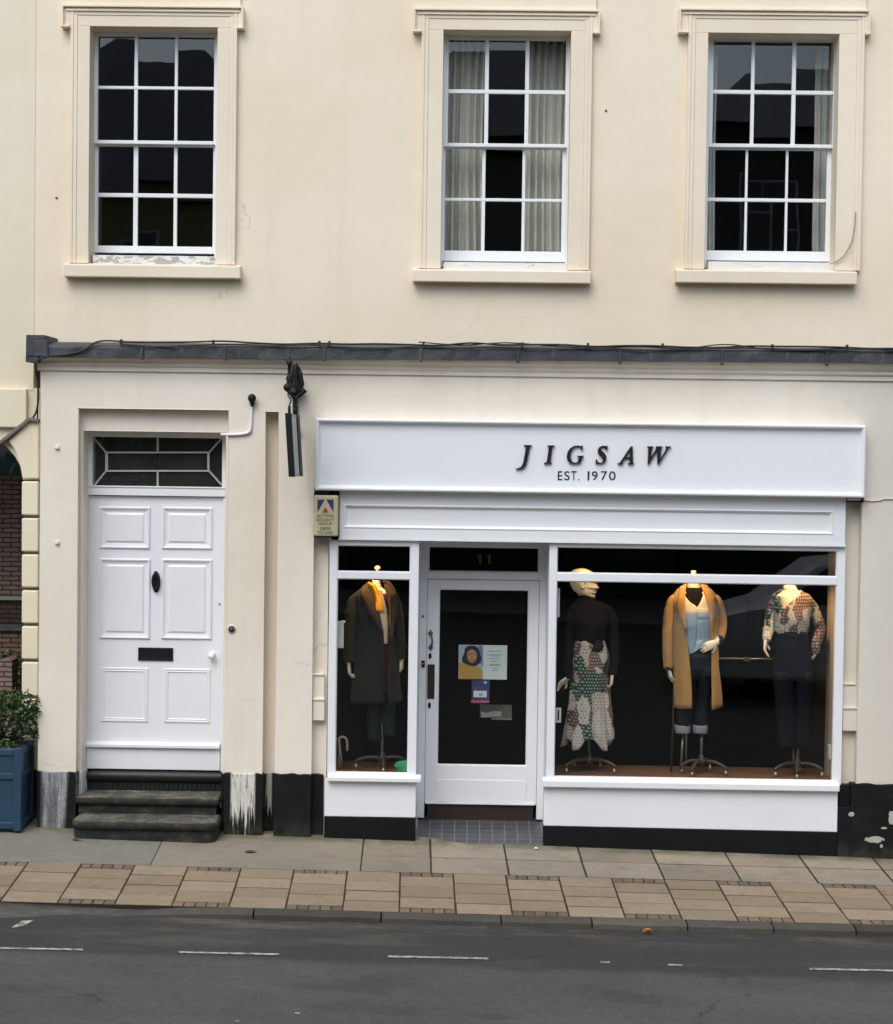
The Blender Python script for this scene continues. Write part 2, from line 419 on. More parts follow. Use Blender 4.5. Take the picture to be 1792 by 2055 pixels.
def stone_step():
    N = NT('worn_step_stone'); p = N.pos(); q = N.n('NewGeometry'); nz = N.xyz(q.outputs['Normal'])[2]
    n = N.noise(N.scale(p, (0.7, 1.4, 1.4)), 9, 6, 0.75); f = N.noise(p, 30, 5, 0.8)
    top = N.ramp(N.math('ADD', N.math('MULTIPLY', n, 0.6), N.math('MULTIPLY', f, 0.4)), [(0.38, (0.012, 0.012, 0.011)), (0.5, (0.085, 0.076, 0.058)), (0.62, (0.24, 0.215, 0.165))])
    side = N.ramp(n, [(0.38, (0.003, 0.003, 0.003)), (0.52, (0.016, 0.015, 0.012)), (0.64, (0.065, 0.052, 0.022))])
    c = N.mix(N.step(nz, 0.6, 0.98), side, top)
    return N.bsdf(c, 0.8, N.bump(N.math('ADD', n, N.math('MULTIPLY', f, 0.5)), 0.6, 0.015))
M['step'] = stone_step()

def slab_mat(name, cols, fine=90, stain=0.5):
    N = NT(name); p = N.pos(); t = N.attr('tint')
    n = N.noise(p, 2.2, 6, 0.7); f = N.noise(p, fine, 4, 0.75)
    c = N.ramp(t, [(0.0, cols[0]), (0.5, cols[1]), (1.0, cols[2])])
    c = N.mix(N.math('MULTIPLY', N.step(n, 0.42, 0.75), stain), c, tuple(x * 0.62 for x in cols[0]))
    g = N.noise(p, 14, 5, 0.75)
    c = N.mix(1.0, c, N.mix(g, (0.72, 0.71, 0.70), (1.30, 1.30, 1.30)), 'MULTIPLY')
    c = N.mix(1.0, c, N.mix(f, (0.62, 0.62, 0.62), (1.42, 1.42, 1.42)), 'MULTIPLY')
    # moss by the wall
    y = N.xyz(p)[1]
    c = N.mix(N.math('MULTIPLY', N.step(y, -0.52, -0.32), N.math('MULTIPLY', N.step(N.noise(p, 3.2, 5), 0.35, 0.6), 0.85)), c, (0.105, 0.105, 0.045))
    # dark spots of gum and dirt
    sp = N.n('TexVoronoi'); N.set(sp.inputs['Vector'], p); sp.inputs['Scale'].default_value = 2.6
    c = N.mix(N.math('MULTIPLY', N.step(sp.outputs['Distance'], 0.06, 0.03), 0.45), c, (0.05, 0.045, 0.04))
    return N.bsdf(c, 0.85, N.bump(N.math('ADD', f, N.math('MULTIPLY', n, 2.0)), 0.3, 0.004), spec=0.3)
M['flag'] = slab_mat('grey_flagstone', ((0.205, 0.170, 0.129), (0.245, 0.204, 0.156), (0.285, 0.236, 0.180)))
M['concrete'] = slab_mat('concrete_slab', ((0.185, 0.168, 0.14), (0.205, 0.186, 0.152), (0.24, 0.20, 0.15)), stain=0.35)
M['buff'] = slab_mat('buff_paver', ((0.228, 0.170, 0.111), (0.258, 0.193, 0.127), (0.295, 0.222, 0.150)), stain=0.3)
M['brick_paver'] = slab_mat('small_brick_paver', ((0.12, 0.085, 0.056), (0.165, 0.118, 0.077), (0.21, 0.15, 0.098)))
M['kerbstone'] = slab_mat('kerb_stone', ((0.045, 0.039, 0.032), (0.07, 0.061, 0.05), (0.105, 0.09, 0.072)), 60, 0.5)
M['joint'] = plain('pavement_joint_dirt', (0.022, 0.018, 0.013), 0.95, 0.4, 12, 0.4)

def asphalt():
    N = NT('asphalt'); p = N.pos(); x, y, z = N.xyz(p)
    f = N.noise(N.scale(p, (1.0, 0.55, 1.0)), 46, 3, 0.9); n = N.noise(p, 1.1, 6, 0.65); sp = N.noise(p, 60, 2, 0.9)
    lane = N.step(N.math('ADD', y, N.math('MULTIPLY', N.math('SUBTRACT', n, 0.5), 0.35)), YLANE + 0.12, YLANE - 0.12)
    c = N.mix(lane, (0.038, 0.0350, 0.0315), (0.071, 0.0665, 0.058))
    c = N.mix(N.math('MULTIPLY', N.step(n, 0.45, 0.75), 0.35), c, (0.034, 0.0315, 0.029))
    # dust collected in the gutter
    gut = N.math('MULTIPLY', N.step(N.math('SUBTRACT', y, N.math('MULTIPLY', x, KB)), KA - 0.85, KA - 0.12), N.step(N.noise(N.scale(p, (0.8, 3.2, 1)), 1.9, 6, 0.7), 0.49, 0.66))
    c = N.mix(N.math('MULTIPLY', gut, 0.6), c, (0.15, 0.128, 0.096))
    g = N.noise(p, 15, 5, 0.85); pt = N.noise(N.scale(p, (0.5, 2.2, 1)), 1.3, 5, 0.7)
    c = N.mix(N.math('MULTIPLY', N.step(pt, 0.5, 0.68), 0.45), c, (0.092, 0.087, 0.078))
    c = N.mix(N.math('MULTIPLY', N.step(N.noise(N.scale(p, (0.8, 1.6, 1)), 0.9, 4), 0.56, 0.66), 0.35), c, (0.026, 0.025, 0.024))
    # tar-filled cracks
    vc = N.n('TexVoronoi', feature='DISTANCE_TO_EDGE'); nzv = N.n('TexNoise'); N.set(nzv.inputs['Vector'], p); nzv.inputs['Scale'].default_value = 3.0; nzv.inputs['Detail'].default_value = 6
    av = N.n('VectorMath', operation='ADD'); N.set(av.inputs[0], p); sv = N.n('VectorMath', operation='SCALE'); N.set(sv.inputs[0], nzv.outputs['Color']); sv.inputs['Scale'].default_value = 0.6; N.set(av.inputs[1], sv.outputs[0]); N.set(vc.inputs['Vector'], av.outputs[0]); vc.inputs['Scale'].default_value = 0.45
    c = N.mix(N.math('MULTIPLY', N.math('MULTIPLY', N.step(vc.outputs['Distance'], 0.008, 0.002), N.step(N.noise(p, 0.6, 2), 0.5, 0.56)), 0.6), c, (0.018, 0.018, 0.018))
    c = N.mix(1.0, c, N.mix(g, (0.6, 0.6, 0.6), (1.42, 1.42, 1.42)), 'MULTIPLY')
    c = N.mix(1.0, c, N.mix(f, (0.35, 0.35, 0.35), (1.7, 1.7, 1.7)), 'MULTIPLY')
    c = N.mix(N.math('MULTIPLY', N.step(sp, 0.70, 0.78), 0.35), c, (0.2, 0.195, 0.19))
    return N.bsdf(c, 0.85, N.bump(f, 0.55, 0.006), spec=0.35)

# ------------------------------------------------------------------ ground: pavement, kerb, road
kb0, kb1 = G(510, 1822), G(1715, 1854)            # back edge of the kerb
KB = (kb1.y - kb0.y) / (kb1.x - kb0.x); KA = kb0.y - KB * kb0.x
U = Vector((1, KB, 0)).normalized(); W = Vector((-U.y, U.x, 0))   # along / away from the kerb (towards the wall)
KO = Vector((0, KA, 0))
def uv(u, w, lift=0.0):
    p = KO + U * u + W * w; return Vector((p.x, p.y, gz(p.x, p.y) + lift))
def to_uv(p):
    d = Vector((p.x, p.y, 0)) - KO; return d.dot(U), d.dot(W)
KERB_W, KERB_H = 0.118, 0.050
YLANE = KA - 1.35
M['asphalt'] = asphalt()
WALLY = 0.5
mb = MB()
for k in range(12):                                # pavement bed
    u0, u1 = -12 + 2 * k, -10 + 2 * k
    q = [uv(u0, 0), uv(u1, 0)]
    far = [Vector((q[1].x, WALLY, gz(q[1].x, WALLY))), Vector((q[0].x, WALLY, gz(q[0].x, WALLY)))]
    top = [p - Vector((0, 0, 0.0035)) for p in q + far]
    mb.hexa([p - Vector((0, 0, 0.3)) for p in top], top)
tag(mb.build('pavement', M['joint']), kind='structure')

def slab(mb, u0, u1, w0, w1, gap=0.005, dz=0.0):
    g = gap * 0.62; h = gap * 0.80; j = lambda: random.uniform(-0.002, 0.002)
    top = [uv(u0 + g + j(), w0 + h + j(), dz), uv(u1 - g + j(), w0 + h + j(), dz), uv(u1 - g + j(), w1 - h + j(), dz), uv(u0 + g + j(), w1 - h + j(), dz)]
    mb.hexa([p - Vector((0, 0, 0.035)) for p in top], top)
uB, wB = to_uv(G(697, 1747))                       # inner edge of the buff band, a joint there
wBand = wB
u1_, w1_ = to_uv(G(1227, 1762)); PITCHU = (u1_ - to_uv(G(697, 1747))[0]) / 5.0
buff, bricks = MB(), MB()
col0 = -11
for c in range(col0, 14):
    ua = uB + c * PITCHU; ub = ua + PITCHU
    H = wBand
    if c % 2 == 1:                                 # bricks at both ends, slabs between
        bh = 0.10
        for (wa, wb_) in ((0, bh), (H - bh, H)):
            for k in range(5):
                bricks.tint = random.random(); slab(bricks, ua + PITCHU * k / 5, ua + PITCHU * (k + 1) / 5, wa, wb_, 0.007, random.uniform(-0.003, 0.001))
        n = 3
        for k in range(n):
            buff.tint = random.random(); slab(buff, ua, ub, bh + (H - 2 * bh) * k / n, bh + (H - 2 * bh) * (k + 1) / n, 0.0095, random.uniform(-0.003, 0.002))
    else:
        for k in range(4):
            buff.tint = random.random()
            slab(buff, ua, ub, H * k / 4, H * (k + 1) / 4, 0.0095, random.uniform(-0.003, 0.002))
tag(buff.build('paving_slabs', M['buff'], bevel=0.003, seg=1), kind='structure')
tag(bricks.build('paving_bricks', M['brick_paver'], bevel=0.003, seg=1), kind='structure')

con, flag = MB(), MB()
def wall_w(u):                                     # w of the building line at u
    return (0.0 - (KO + U * u).y) / W.y + 0.05
uj1 = to_uv(G(312, 1715))[0]; uj2 = to_uv(G(726, 1720))[0]
for (ua, ub, t) in ((-9.0, to_uv(G(-420, 1715))[0], 0.3), (to_uv(G(-420, 1715))[0], uj1, 0.25), (uj1, uj2, 0.9)):
    con.tint = t; slab(con, ua, ub, wBand, wall_w((ua + ub) / 2), 0.006)
tag(con.build('concrete_paving', M['concrete'], bevel=0.004, seg=1), kind='structure')
wMid = to_uv(G(1000, 1724))[1]
FP = (to_uv(G(1475, 1745))[0] - to_uv(G(865, 1735))[0]) / 4
uf = to_uv(G(865, 1735))[0]
for k in range(-1, 10):
    ua = uf + (k) * FP; ub = ua + FP
    if k == -1: ua = uj2
    flag.tint = random.random(); slab(flag, ua, ub, wBand, wMid, 0.011, random.uniform(-0.003, 0.003))
    off = random.uniform(-0.012, 0.004) if k >= 0 else 0
    flag.tint = random.random(); slab(flag, ua, ub, wMid, wall_w(ub), 0.011, random.uniform(-0.003, 0.001))
tag(flag.build('flagstone_paving', M['flag'], bevel=0.004, seg=1), kind='structure')

# kerb stones
kerb = MB()
cuts = [to_uv(G(px, py))[0] for px, py in ((205, 1826), (510, 1826), (765, 1833), (1005, 1840), (1187, 1846), (1378, 1851), (1550, 1856), (1715, 1860))]
cuts += [cuts[-1] + 0.68 * k for k in range(1, 6)]
for i, (ua, ub) in enumerate(zip(cuts, cuts[1:])):
    kerb.tint = random.random(); n = 6
    rs = []
    for k in range(n + 1):
        u = ua + 0.006 + (ub - ua - 0.012) * k / n
        wob = random.uniform(-0.006, 0.006); hz = random.uniform(-0.004, 0.003)
        drop = 0.0
        wfr = -KERB_W + wob
        if i == 0:
            t = 1 - k / n; drop = -0.05 * t ** 2.0; wfr += 0.045 * t ** 2
        c = 0.014
        rs.append([uv(u, -0.004, hz + drop), uv(u, wfr + c * 2, hz + drop), uv(u, wfr + c, hz - 0.003 + drop), uv(u, wfr, hz - c + drop), uv(u, wfr - 0.008, -0.25), uv(u, -0.004, -0.25)])
    kerb.rings(rs, smooth=False)
tag(kerb.build('kerb', M['kerbstone'], recalc=True), kind='structure')

# road: level across, falls along the street with the pavement
def zroad(x, y):
    k = KO + U * (x); e = KA + KB * x - KERB_W
    base = gz(x, e) - KERB_H
    d = max(0.0, e - y)
    return base + 0.045 * d
def RD(px, py, lift=0.0):
    """point of the road surface"""
    r = ray(px, py); t = 5.0
    lo, hi = 3.0, 40.0
    for _ in range(60):
        t = (lo + hi) / 2; p = CAM + r * t
        if p.z > zroad(p.x, p.y) + lift: lo = t
        else: hi = t
    return CAM + r * t
road = MB()
nx, ny = 40, 40
ids = []
for j in range(ny + 1):
    row = []
    for i in range(nx + 1):
        x = -60 + 120 * i / nx; e = KA + KB * x - KERB_W + 0.09
        y = e - 14.0 * (j / ny) ** 1.6
        row.append(road.vert((x, y, zroad(x, min(y, e - 0.09)))))
    ids.append(row)
for j in range(ny):
    for i in range(nx):
        road.face((ids[j][i], ids[j + 1][i], ids[j + 1][i + 1], ids[j][i + 1]), True)
tag(road.build('road', M['asphalt']), kind='structure')
# dirt ramp where the kerb drops
mb = MB()
pts = [(-60, 1826), (60, 1829), (140, 1826), (215, 1829), (235, 1832), (150, 1838), (80, 1838), (0, 1846), (-60, 1850)]
def flatpoly(mb, px, lift, f=None):
    f = f or RD
    i = [mb.vert(f(x, y, lift)) for x, y in px]
    mb.face(i[::-1])
# dropped crossing: a wedge from the pavers down to the road
us = [cuts[0] - 6.0 + 0.5 * k for k in range(11)] + [cuts[0] - 1.0 + 0.1 * k for k in range(1, 15)]
rs = []
for u in us:
    q0 = uv(u, 0.0, -0.006); tp = max(0.0, min(1.0, (u - cuts[0] + 1.0) / 1.4)); tp = tp * tp * (3 - 2 * tp); e = uv(u, (-0.30 - 0.03 * math.sin(u * 3)) * (1 - tp) - 0.03 * tp, 0)
    e.z = zroad(e.x, e.y) + 0.003 - 0.03 * tp; q0.z -= 0.03 * tp
    b = Vector((e.x, e.y, e.z - 0.2)); b0 = Vector((q0.x, q0.y, q0.z - 0.3))
    rs.append([q0, q0.lerp(e, 0.5) - Vector((0, 0, 0.004)), e, b, b0])
mb.rings(rs, smooth=True)
def apron_mat():
    N = NT('worn_apron'); p = N.pos(); n = N.noise(N.scale(p, (1, 3, 1)), 3.0, 6, 0.7); f = N.noise(p, 110, 3, 0.8)
    c = N.ramp(n, [(0.3, (0.05, 0.045, 0.038)), (0.5, (0.085, 0.075, 0.06)), (0.75, (0.19, 0.165, 0.12))])
    c = N.mix(1.0, c, N.mix(f, (0.7, 0.7, 0.7), (1.3, 1.3, 1.3)), 'MULTIPLY')
    return N.bsdf(c, 0.9, N.bump(f, 0.4, 0.005))
tag(mb.build('dropped_kerb', apron_mat(), recalc=True), kind='structure')

def paint_mat():
    N = NT('worn_road_paint'); p = N.pos(); n = N.noise(p, 22, 5, 0.75)
    c = N.mix(N.step(n, 0.44, 0.58), (0.46, 0.44, 0.39), (0.13, 0.125, 0.115))
    return N.bsdf(c, 0.8, N.bump(N.noise(p, 120, 2), 0.4, 0.004))
pm = paint_mat()
mk = MB()
def dash(x0, y0, x1, y1, th, lift=0.005):
    n = 8
    for k in range(n):
        a0, a1 = k / n, (k + 1) / n
        xa, xb = x0 + (x1 - x0) * a0, x0 + (x1 - x0) * a1; ya, yb = y0 + (y1 - y0) * a0, y0 + (y1 - y0) * a1
        flatpoly(mk, [(xa, ya - th / 2), (xb, yb - th / 2), (xb, yb + th / 2), (xa, ya + th / 2)], lift)
dash(-120, 1900, 167, 1905.5, 3.2); dash(360, 1910.5, 560, 1915, 3.2); dash(779, 1919, 980, 1923.5, 3.4); dash(1625, 1944, 1900, 1950, 3.6)
dash(1205, 1930, 1224, 1931, 3); dash(1340, 1936, 1369, 1937, 3)
flatpoly(mk, [(44, 1848), (68, 1846), (52, 1856), (26, 1862), (24, 1860)], 0.005)
flatpoly(mk, [(470, 2047), (481, 2047), (481, 2050), (470, 2050)], 0.005); flatpoly(mk, [(591, 2031), (601, 2032), (601, 2035), (592, 2034)], 0.005)
tag(mk.build('road_marking', pm), kind='structure')

# opposite pavement and open ground beyond (behind the photographer)
mb = MB(); ye = KA - 13.5
zb = zroad(0, ye) + 0.1
mb.hexa([(-60, -120, zb - 1.8), (60, -120, zb - 1.8), (60, ye + 0.3, zb - 1.8), (-60, ye + 0.3, zb - 1.8)], [(-60, -120, zb + 60 * KX * -1), (60, -120, zb + 60 * KX), (60, ye + 0.3, zb + 60 * KX), (-60, ye + 0.3, zb - 60 * KX)])
tag(mb.build('opposite_pavement', M['concrete']), kind='structure')
mb = MB(); mb.box(-150, 150, -250, 60, -4.2, -4.0)
tag(mb.build('ground', M['concrete']), kind='structure')

# ------------------------------------------------------------------ the shop building
YL = -0.30                                          # face of the ground floor front
bld = thing('shop_building', 'cream stucco building with three sash windows above a white shopfront and panelled front door', 'building', (0, 0, gz(0, 0)))
# upper wall
XL = P(70, 400)[0]; XR = 9.0
wins = [dict(op=(178, 53, 434, 530), lin=(126, 485, 15, 51), arch=(138.5, 473), sill=(127, 482, 529, 557), frame=(186, 434), glass_t=73, rail=287, bot=511,
             up=[(195, 268), (275, 349), (355, 428)], lo=[(197, 268), (277, 349), (356, 428)], rows=[(73, 173), (179, 282), (294, 388), (396, 494)]),
        dict(op=(887, 60, 1143, 540), lin=(833, 1201, 22, 61), arch=(843, 1186), sill=(828, 1186, 540, 567), frame=(889, 1140), glass_t=80, rail=294, bot=525,
             up=[(898, 971), (979, 1052), (1060, 1133)], lo=[(894, 968), (975, 1049), (1055, 1129)], rows=[(80, 180), (188, 288), (299, 398), (404, 504)]),
        dict(op=(1418, 66, 1681, 541), lin=(1366, 1744, 22, 63), arch=(1378, 1732), sill=(1357, 1721, 541, 569), frame=(1420, 1676), glass_t=82, rail=295, bot=524,
             up=[(1429, 1505), (1512, 1587), (1595, 1670)], lo=[(1421, 1497), (1502, 1578), (1583, 1660)], rows=[(82, 181), (189, 289), (301, 398), (405, 504)])]
holes = [prect(*w['op'], -0.05) for w in wins]
ZTOP = P(900, -60)[1] + 1.6
wall = MB()
zlow = P(900, 735)[1]
holed_wall(wall, XL, XR, zlow, ZTOP, 0.0, 0.30, [(h[0], h[1], h[2], h[3]) for h in holes])
bld_wall = wall.build('upper_wall', M['stucco'], bld)
# small round fixings in the wall
for px, py in ((167 * .6803, 583 * .6803), (1216, 222)):
    mb = MB(); mb.revolve(V(px, py, 0.0), [(0.0, 0.0), (0.009, 0.0), (0.009, -0.008), (0.0, -0.009)], 8, 'y')
    mb.build('wall_fixing', M['brass'], bld)
# roof slab and side walls, so the rooms behind are dark
mb = MB()
mb.box(XL, XR, 0.3, 7.0, ZTOP - 0.12, ZTOP); mb.box(XL, XR, 6.9, 7.0, -0.6, ZTOP - 0.12); mb.box(XL, XL + 0.15, 0.3, 6.9, -0.6, ZTOP - 0.12); mb.box(XR - 0.15, XR, 0.3, 6.9, -0.6, ZTOP - 0.12)
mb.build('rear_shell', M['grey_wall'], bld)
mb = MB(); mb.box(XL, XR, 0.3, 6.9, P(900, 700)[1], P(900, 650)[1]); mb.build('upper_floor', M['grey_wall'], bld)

for wi, w in enumerate(wins):
    x0, x1, z0, z1 = holes[wi]
    # moulded surround with crosset ears
    e0, e1, ez1, ez0 = w['lin'][0], w['lin'][1], w['lin'][2], w['lin'][3]
    mx = (e0 + e1) / 2
    X0, X1 = P(e0, 40, -0.07)[0], P(e1, 40, -0.07)[0]
    A0, A1 = P(w['arch'][0], 300, -0.06)[0], P(w['arch'][1], 300, -0.06)[0]
    ZT, ZE = P(mx, ez1, -0.07)[1], P(mx, ez0, -0.07)[1]
    ZS = P(mx, w['sill'][2], -0.06)[1]
    s = MB()
    for k, (ins, yf) in enumerate(((0.0, -0.048), (0.028, -0.043), (0.060, -0.037))):
        i2 = (0.028, 0.060, 99)[k]
        # each fascia: jambs with ears and head, as butted pieces
        jl0, jl1 = A0 + ins, (A0 + i2 if k < 2 else x0)
        jr0, jr1 = (A1 - i2 if k < 2 else x1), A1 - ins
        zt0, zt1 = (ZT - i2 if k < 2 else z1), ZT - ins
        s.box(jl0, jl1, yf, 0.01, ZS, zt0); s.box(jr0, jr1, yf, 0.01, ZS, zt0)
        s.box(jl0, jr1, yf, 0.01, zt0, zt1)
    # ears and the projecting drip moulding over them
    lw = 0.016
    for (xa, xb) in ((X0, A0), (A1, X1)):
        s.box(xa, xb, -0.046, 0.01, ZE, ZT)
    outl = [(X0 - 0.012, ZE - 0.012), (X0 - 0.012, ZT + 0.012), (X1 + 0.012, ZT + 0.012), (X1 + 0.012, ZE - 0.012)]
    s.box(X0 - 0.012, X1 + 0.012, -0.070, 0.01, ZT + 0.002, ZT + 0.020)
    s.box(X0 + 0.02, X1 - 0.02, -0.056, -0.045, ZT - 0.030, ZT - 0.016)
    s.box(X0 - 0.014, X0 + 0.004, -0.075, 0.01, ZE - 0.004, ZT); s.box(X1 - 0.004, X1 + 0.014, -0.075, 0.01, ZE - 0.004, ZT)
    s.box(X0 - 0.018, A0 - 0.002, -0.082, 0.01, ZE - 0.020, ZE - 0.005); s.box(A1 + 0.002, X1 + 0.018, -0.082, 0.01, ZE - 0.020, ZE - 0.005)
    # frieze panel over the head
    s.box(X0 + 0.015, X1 - 0.015, -0.03, 0.01, ZT + 0.022, ZT + 0.55)
    s.build('window_surround', M['trim'], bld, bevel=0.004, seg=2)
    # stone sill, weathered and sloping
    sl0, sl1 = P(w['sill'][0], 545, -0.10)[0], P(w['sill'][1], 545, -0.10)[0]
    sz1, sz0 = P(mx, w['sill'][2] + 3, -0.10)[1], P(mx, w['sill'][3], -0.10)[1]
    s = MB(); extrude_x(s, sl0, sl1, [(-0.10, sz0), (0.12, sz0), (0.12, sz1 + 0.035), (0.0, sz1 + 0.018), (-0.10, sz1)])
    s.build('window_sill', M['trim'], bld, bevel=0.008, seg=2, recalc=True)
    # box frame
    fy = 0.13
    f0, f1, fz0, fz1 = x0, x1, P(mx, w['sill'][2] - 2, fy)[1], z1
    fr = MB()
    gl0 = P(w['up'][0][0], 200, fy + .03)[0]; gl1 = P(w['up'][2][1], 200, fy + .03)[0]
    frame(fr, f0 - 0.01, f1 + 0.01, fz0, fz1 + 0.01, (gl0 - f0 - 0.025 + 0.01, f1 - gl1 - 0.025 + 0.01, 0.03, max(0.012, fz1 - P(mx, w['glass_t'], fy)[1] - 0.03)), fy, fy + 0.14)
    win = fr.build('sash_window', M['sash'], bld, bevel=0.003)
    def sash(nm, cols, rowz, yf, top, bot, botw):
        sa = MB(); yb = yf + 0.042
        # stiles, rails, bars butted together
        cx = [(P(a_, 300, yf)[0], P(b_, 300, yf)[0]) for a_, b_ in cols]
        rz = [(P(mx, b_, yf)[1], P(mx, a_, yf)[1]) for a_, b_ in rowz]   # (low, high), top row first
        xL, xRr = cx[0][0] - 0.038, cx[2][1] + 0.038
        zT, zB = rz[0][1] + top, rz[-1][0] - botw
        sa.box(xL, cx[0][0], yf, yb, zB, zT); sa.box(cx[2][1], xRr, yf, yb, zB, zT)
        sa.box(cx[0][0], cx[2][1], yf, yb, rz[0][1], zT); sa.box(cx[0][0], cx[2][1], yf, yb, zB, rz[-1][0])
        sa.box(cx[0][0], cx[2][1], yf + 0.004, yb - 0.004, rz[1][1], rz[0][0])
        for q in range(2):
            for r_ in rz: sa.box(cx[q][1], cx[q + 1][0], yf + 0.006, yb - 0.006, r_[0] - 0.0005, r_[1] + 0.0005)
        o = sa.build(nm, M['sash'], win, bevel=0.004)
        g = MB()
        for c_ in cx:
            for r_ in rz:
                # old panes sit very slightly out of true
                tx, tz = random.uniform(-0.0012, 0.0012), random.uniform(-0.0012, 0.0012)
                q = [(c_[0], r_[0]), (c_[1], r_[0]), (c_[1], r_[1]), (c_[0], r_[1])]
                ys = [yf + 0.02 - tx - tz, yf + 0.02 + tx - tz, yf + 0.02 + tx + tz, yf + 0.02 - tx + tz]
                i = [g.vert((p[0], y, p[1])) for p, y in zip(q, ys)]; j = [g.vert((p[0], y + 0.003, p[1])) for p, y in zip(q, ys)]
                g.face(i); g.face(j[::-1])
                for k in range(4):
                    l = (k + 1) % 4; g.face((i[l], i[k], j[k], j[l]))
        g.build('window_glass', M['old_glass'], win)
    sash('upper_sash', w['up'], w['rows'][:2], fy + 0.03, 0.03, 0.03, 0.030)
    sash('lower_sash', w['lo'], w['rows'][2:], fy + 0.075, 0.035, 0.03, (P(mx, 498, fy)[1] - P(mx, w['bot'] + 2, fy)[1]) * 0.95 if wi == 0 else (P(mx, 505, fy)[1] - P(mx, w['bot'] + 1, fy)[1]))
    # timber sill with flaking paint
    s = MB(); sz = P(mx, w['bot'] + 1, fy)[1]; sb = P(mx, w['sill'][2] + 1, fy)[1]
    extrude_x(s, P(w['frame'][0] + 1, 520, 0.03)[0], P(w['frame'][1] - 1, 520, 0.03)[0], [(0.02, sb - 0.02), (fy + 0.08, sb - 0.02), (fy + 0.08, sz - 0.003), (0.02, sz - 0.016)])
    N = NT('flaking_sill_paint_%d' % wi); p = N.pos(); n = N.noise(N.scale(p, (1, 1, 2.2)), 9, 6, 0.7)
    k = 0.5 if wi == 0 else (0.60 if wi == 1 else 0.72)
    c = N.mix(N.step(n, k, k + 0.05), (0.74, 0.72, 0.70), N.mix(N.noise(p, 40, 3), (0.28, 0.25, 0.22), (0.55, 0.52, 0.48)))
    s.build('timber_sill', N.bsdf(c, 0.8, N.bump(n, 0.7, 0.02)), win, bevel=0.003, recalc=True)
    # dim room behind
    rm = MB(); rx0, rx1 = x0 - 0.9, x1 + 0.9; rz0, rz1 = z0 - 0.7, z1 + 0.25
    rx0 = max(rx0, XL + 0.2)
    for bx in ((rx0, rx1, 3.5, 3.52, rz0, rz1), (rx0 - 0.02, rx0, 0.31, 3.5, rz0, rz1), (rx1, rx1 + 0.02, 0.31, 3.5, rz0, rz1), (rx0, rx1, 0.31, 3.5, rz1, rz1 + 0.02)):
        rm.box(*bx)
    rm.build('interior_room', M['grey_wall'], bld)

# ground floor front, projecting
doorO = prect(153, 821, 454, 1760, YL)              # outer recess
slot = prect(528, 826, 554, 1760, YL)
shopO = prect(626, 985, 1722, 1780, YL)
gx0, gx1 = P(79, 1150, YL)[0], 9.0
gz1 = P(900, 722, YL)[1]
doorO = (doorO[0], doorO[1], -0.7, doorO[3]); slot = (slot[0], slot[1], -0.7, slot[3]); shopO = (shopO[0], shopO[1], -0.7, shopO[3])
mb = MB()
holed_wall(mb, gx0, gx1, -0.7, gz1, YL, YL + 0.09, [doorO, slot, shopO])
# pilaster divisions right of the door: very slight projections
mb.build('ground_floor_wall', M['stucco_lower'], bld, bevel=0.004)
mb = MB()
doorI = prect(164, 866, 449, 1760, YL + 0.09); doorI = (doorI[0], doorI[1], -0.7, doorI[3])
shopI = (P(657, 1300, YL + .09)[0], P(1692, 1300, YL + .09)[0], -0.7, P(1150, 992, YL + .09)[1])
slotI = (slot[0] - 0.001, slot[1] + 0.001, -0.7, slot[3] + 0.001)
holed_wall(mb, gx0, gx1, -0.7, gz1, YL + 0.0905, YL + 0.34, [doorI, slotI, (shopI[0], shopI[1], -0.7, shopI[3])])
mb.box(slot[0] - 0.02, slot[1] + 0.02, YL + 0.135, YL + 0.33, -0.7, slot[3] + 0.02)
mb.build('recessed_wall', M['stucco_lower'], bld, bevel=0.004)
# remains of old pilaster bases beside the shopfront
for q4, q3 in (((627, 1356, 651, 1403), (627, 1352, 650, 1356)), ((627, 1405, 651, 1446), (627, 1402, 651, 1406)), ((1691, 1374, 1721, 1421), (1691, 1371, 1718, 1375)), ((1691, 1423, 1721, 1467), (1691, 1419, 1721, 1423.5))):
    mb = MB(); d_ = 0.045 if q4[1] < 1400 else 0.03
    pbox(mb, *q4, YL + d_, YL + 0.095); pbox(mb, *q3, YL + d_ - 0.01, YL + 0.095)
    mb.build('pilaster_base', M['stucco_lower'], bld, bevel=0.004)
# cornice under the lead
zt = P(900, 714, -0.40)[1]
mb = MB(); cx0 = P(76, 730, YL)[0]
extrude_x(mb, cx0, gx1, [(YL + 0.001, zt - 0.155), (YL + 0.001, zt + 0.03), (-0.40, zt + 0.03), (-0.40, zt - 0.012), (-0.388, zt - 0.03), (-0.37, zt - 0.055), (-0.348, zt - 0.075), (-0.338, zt - 0.079), (-0.338, zt - 0.105), (-0.325, zt - 0.118), (-0.318, zt - 0.122), (-0.318, zt - 0.155)][::-1])
mb.build('cornice', M['stucco_lower'], bld, recalc=True)
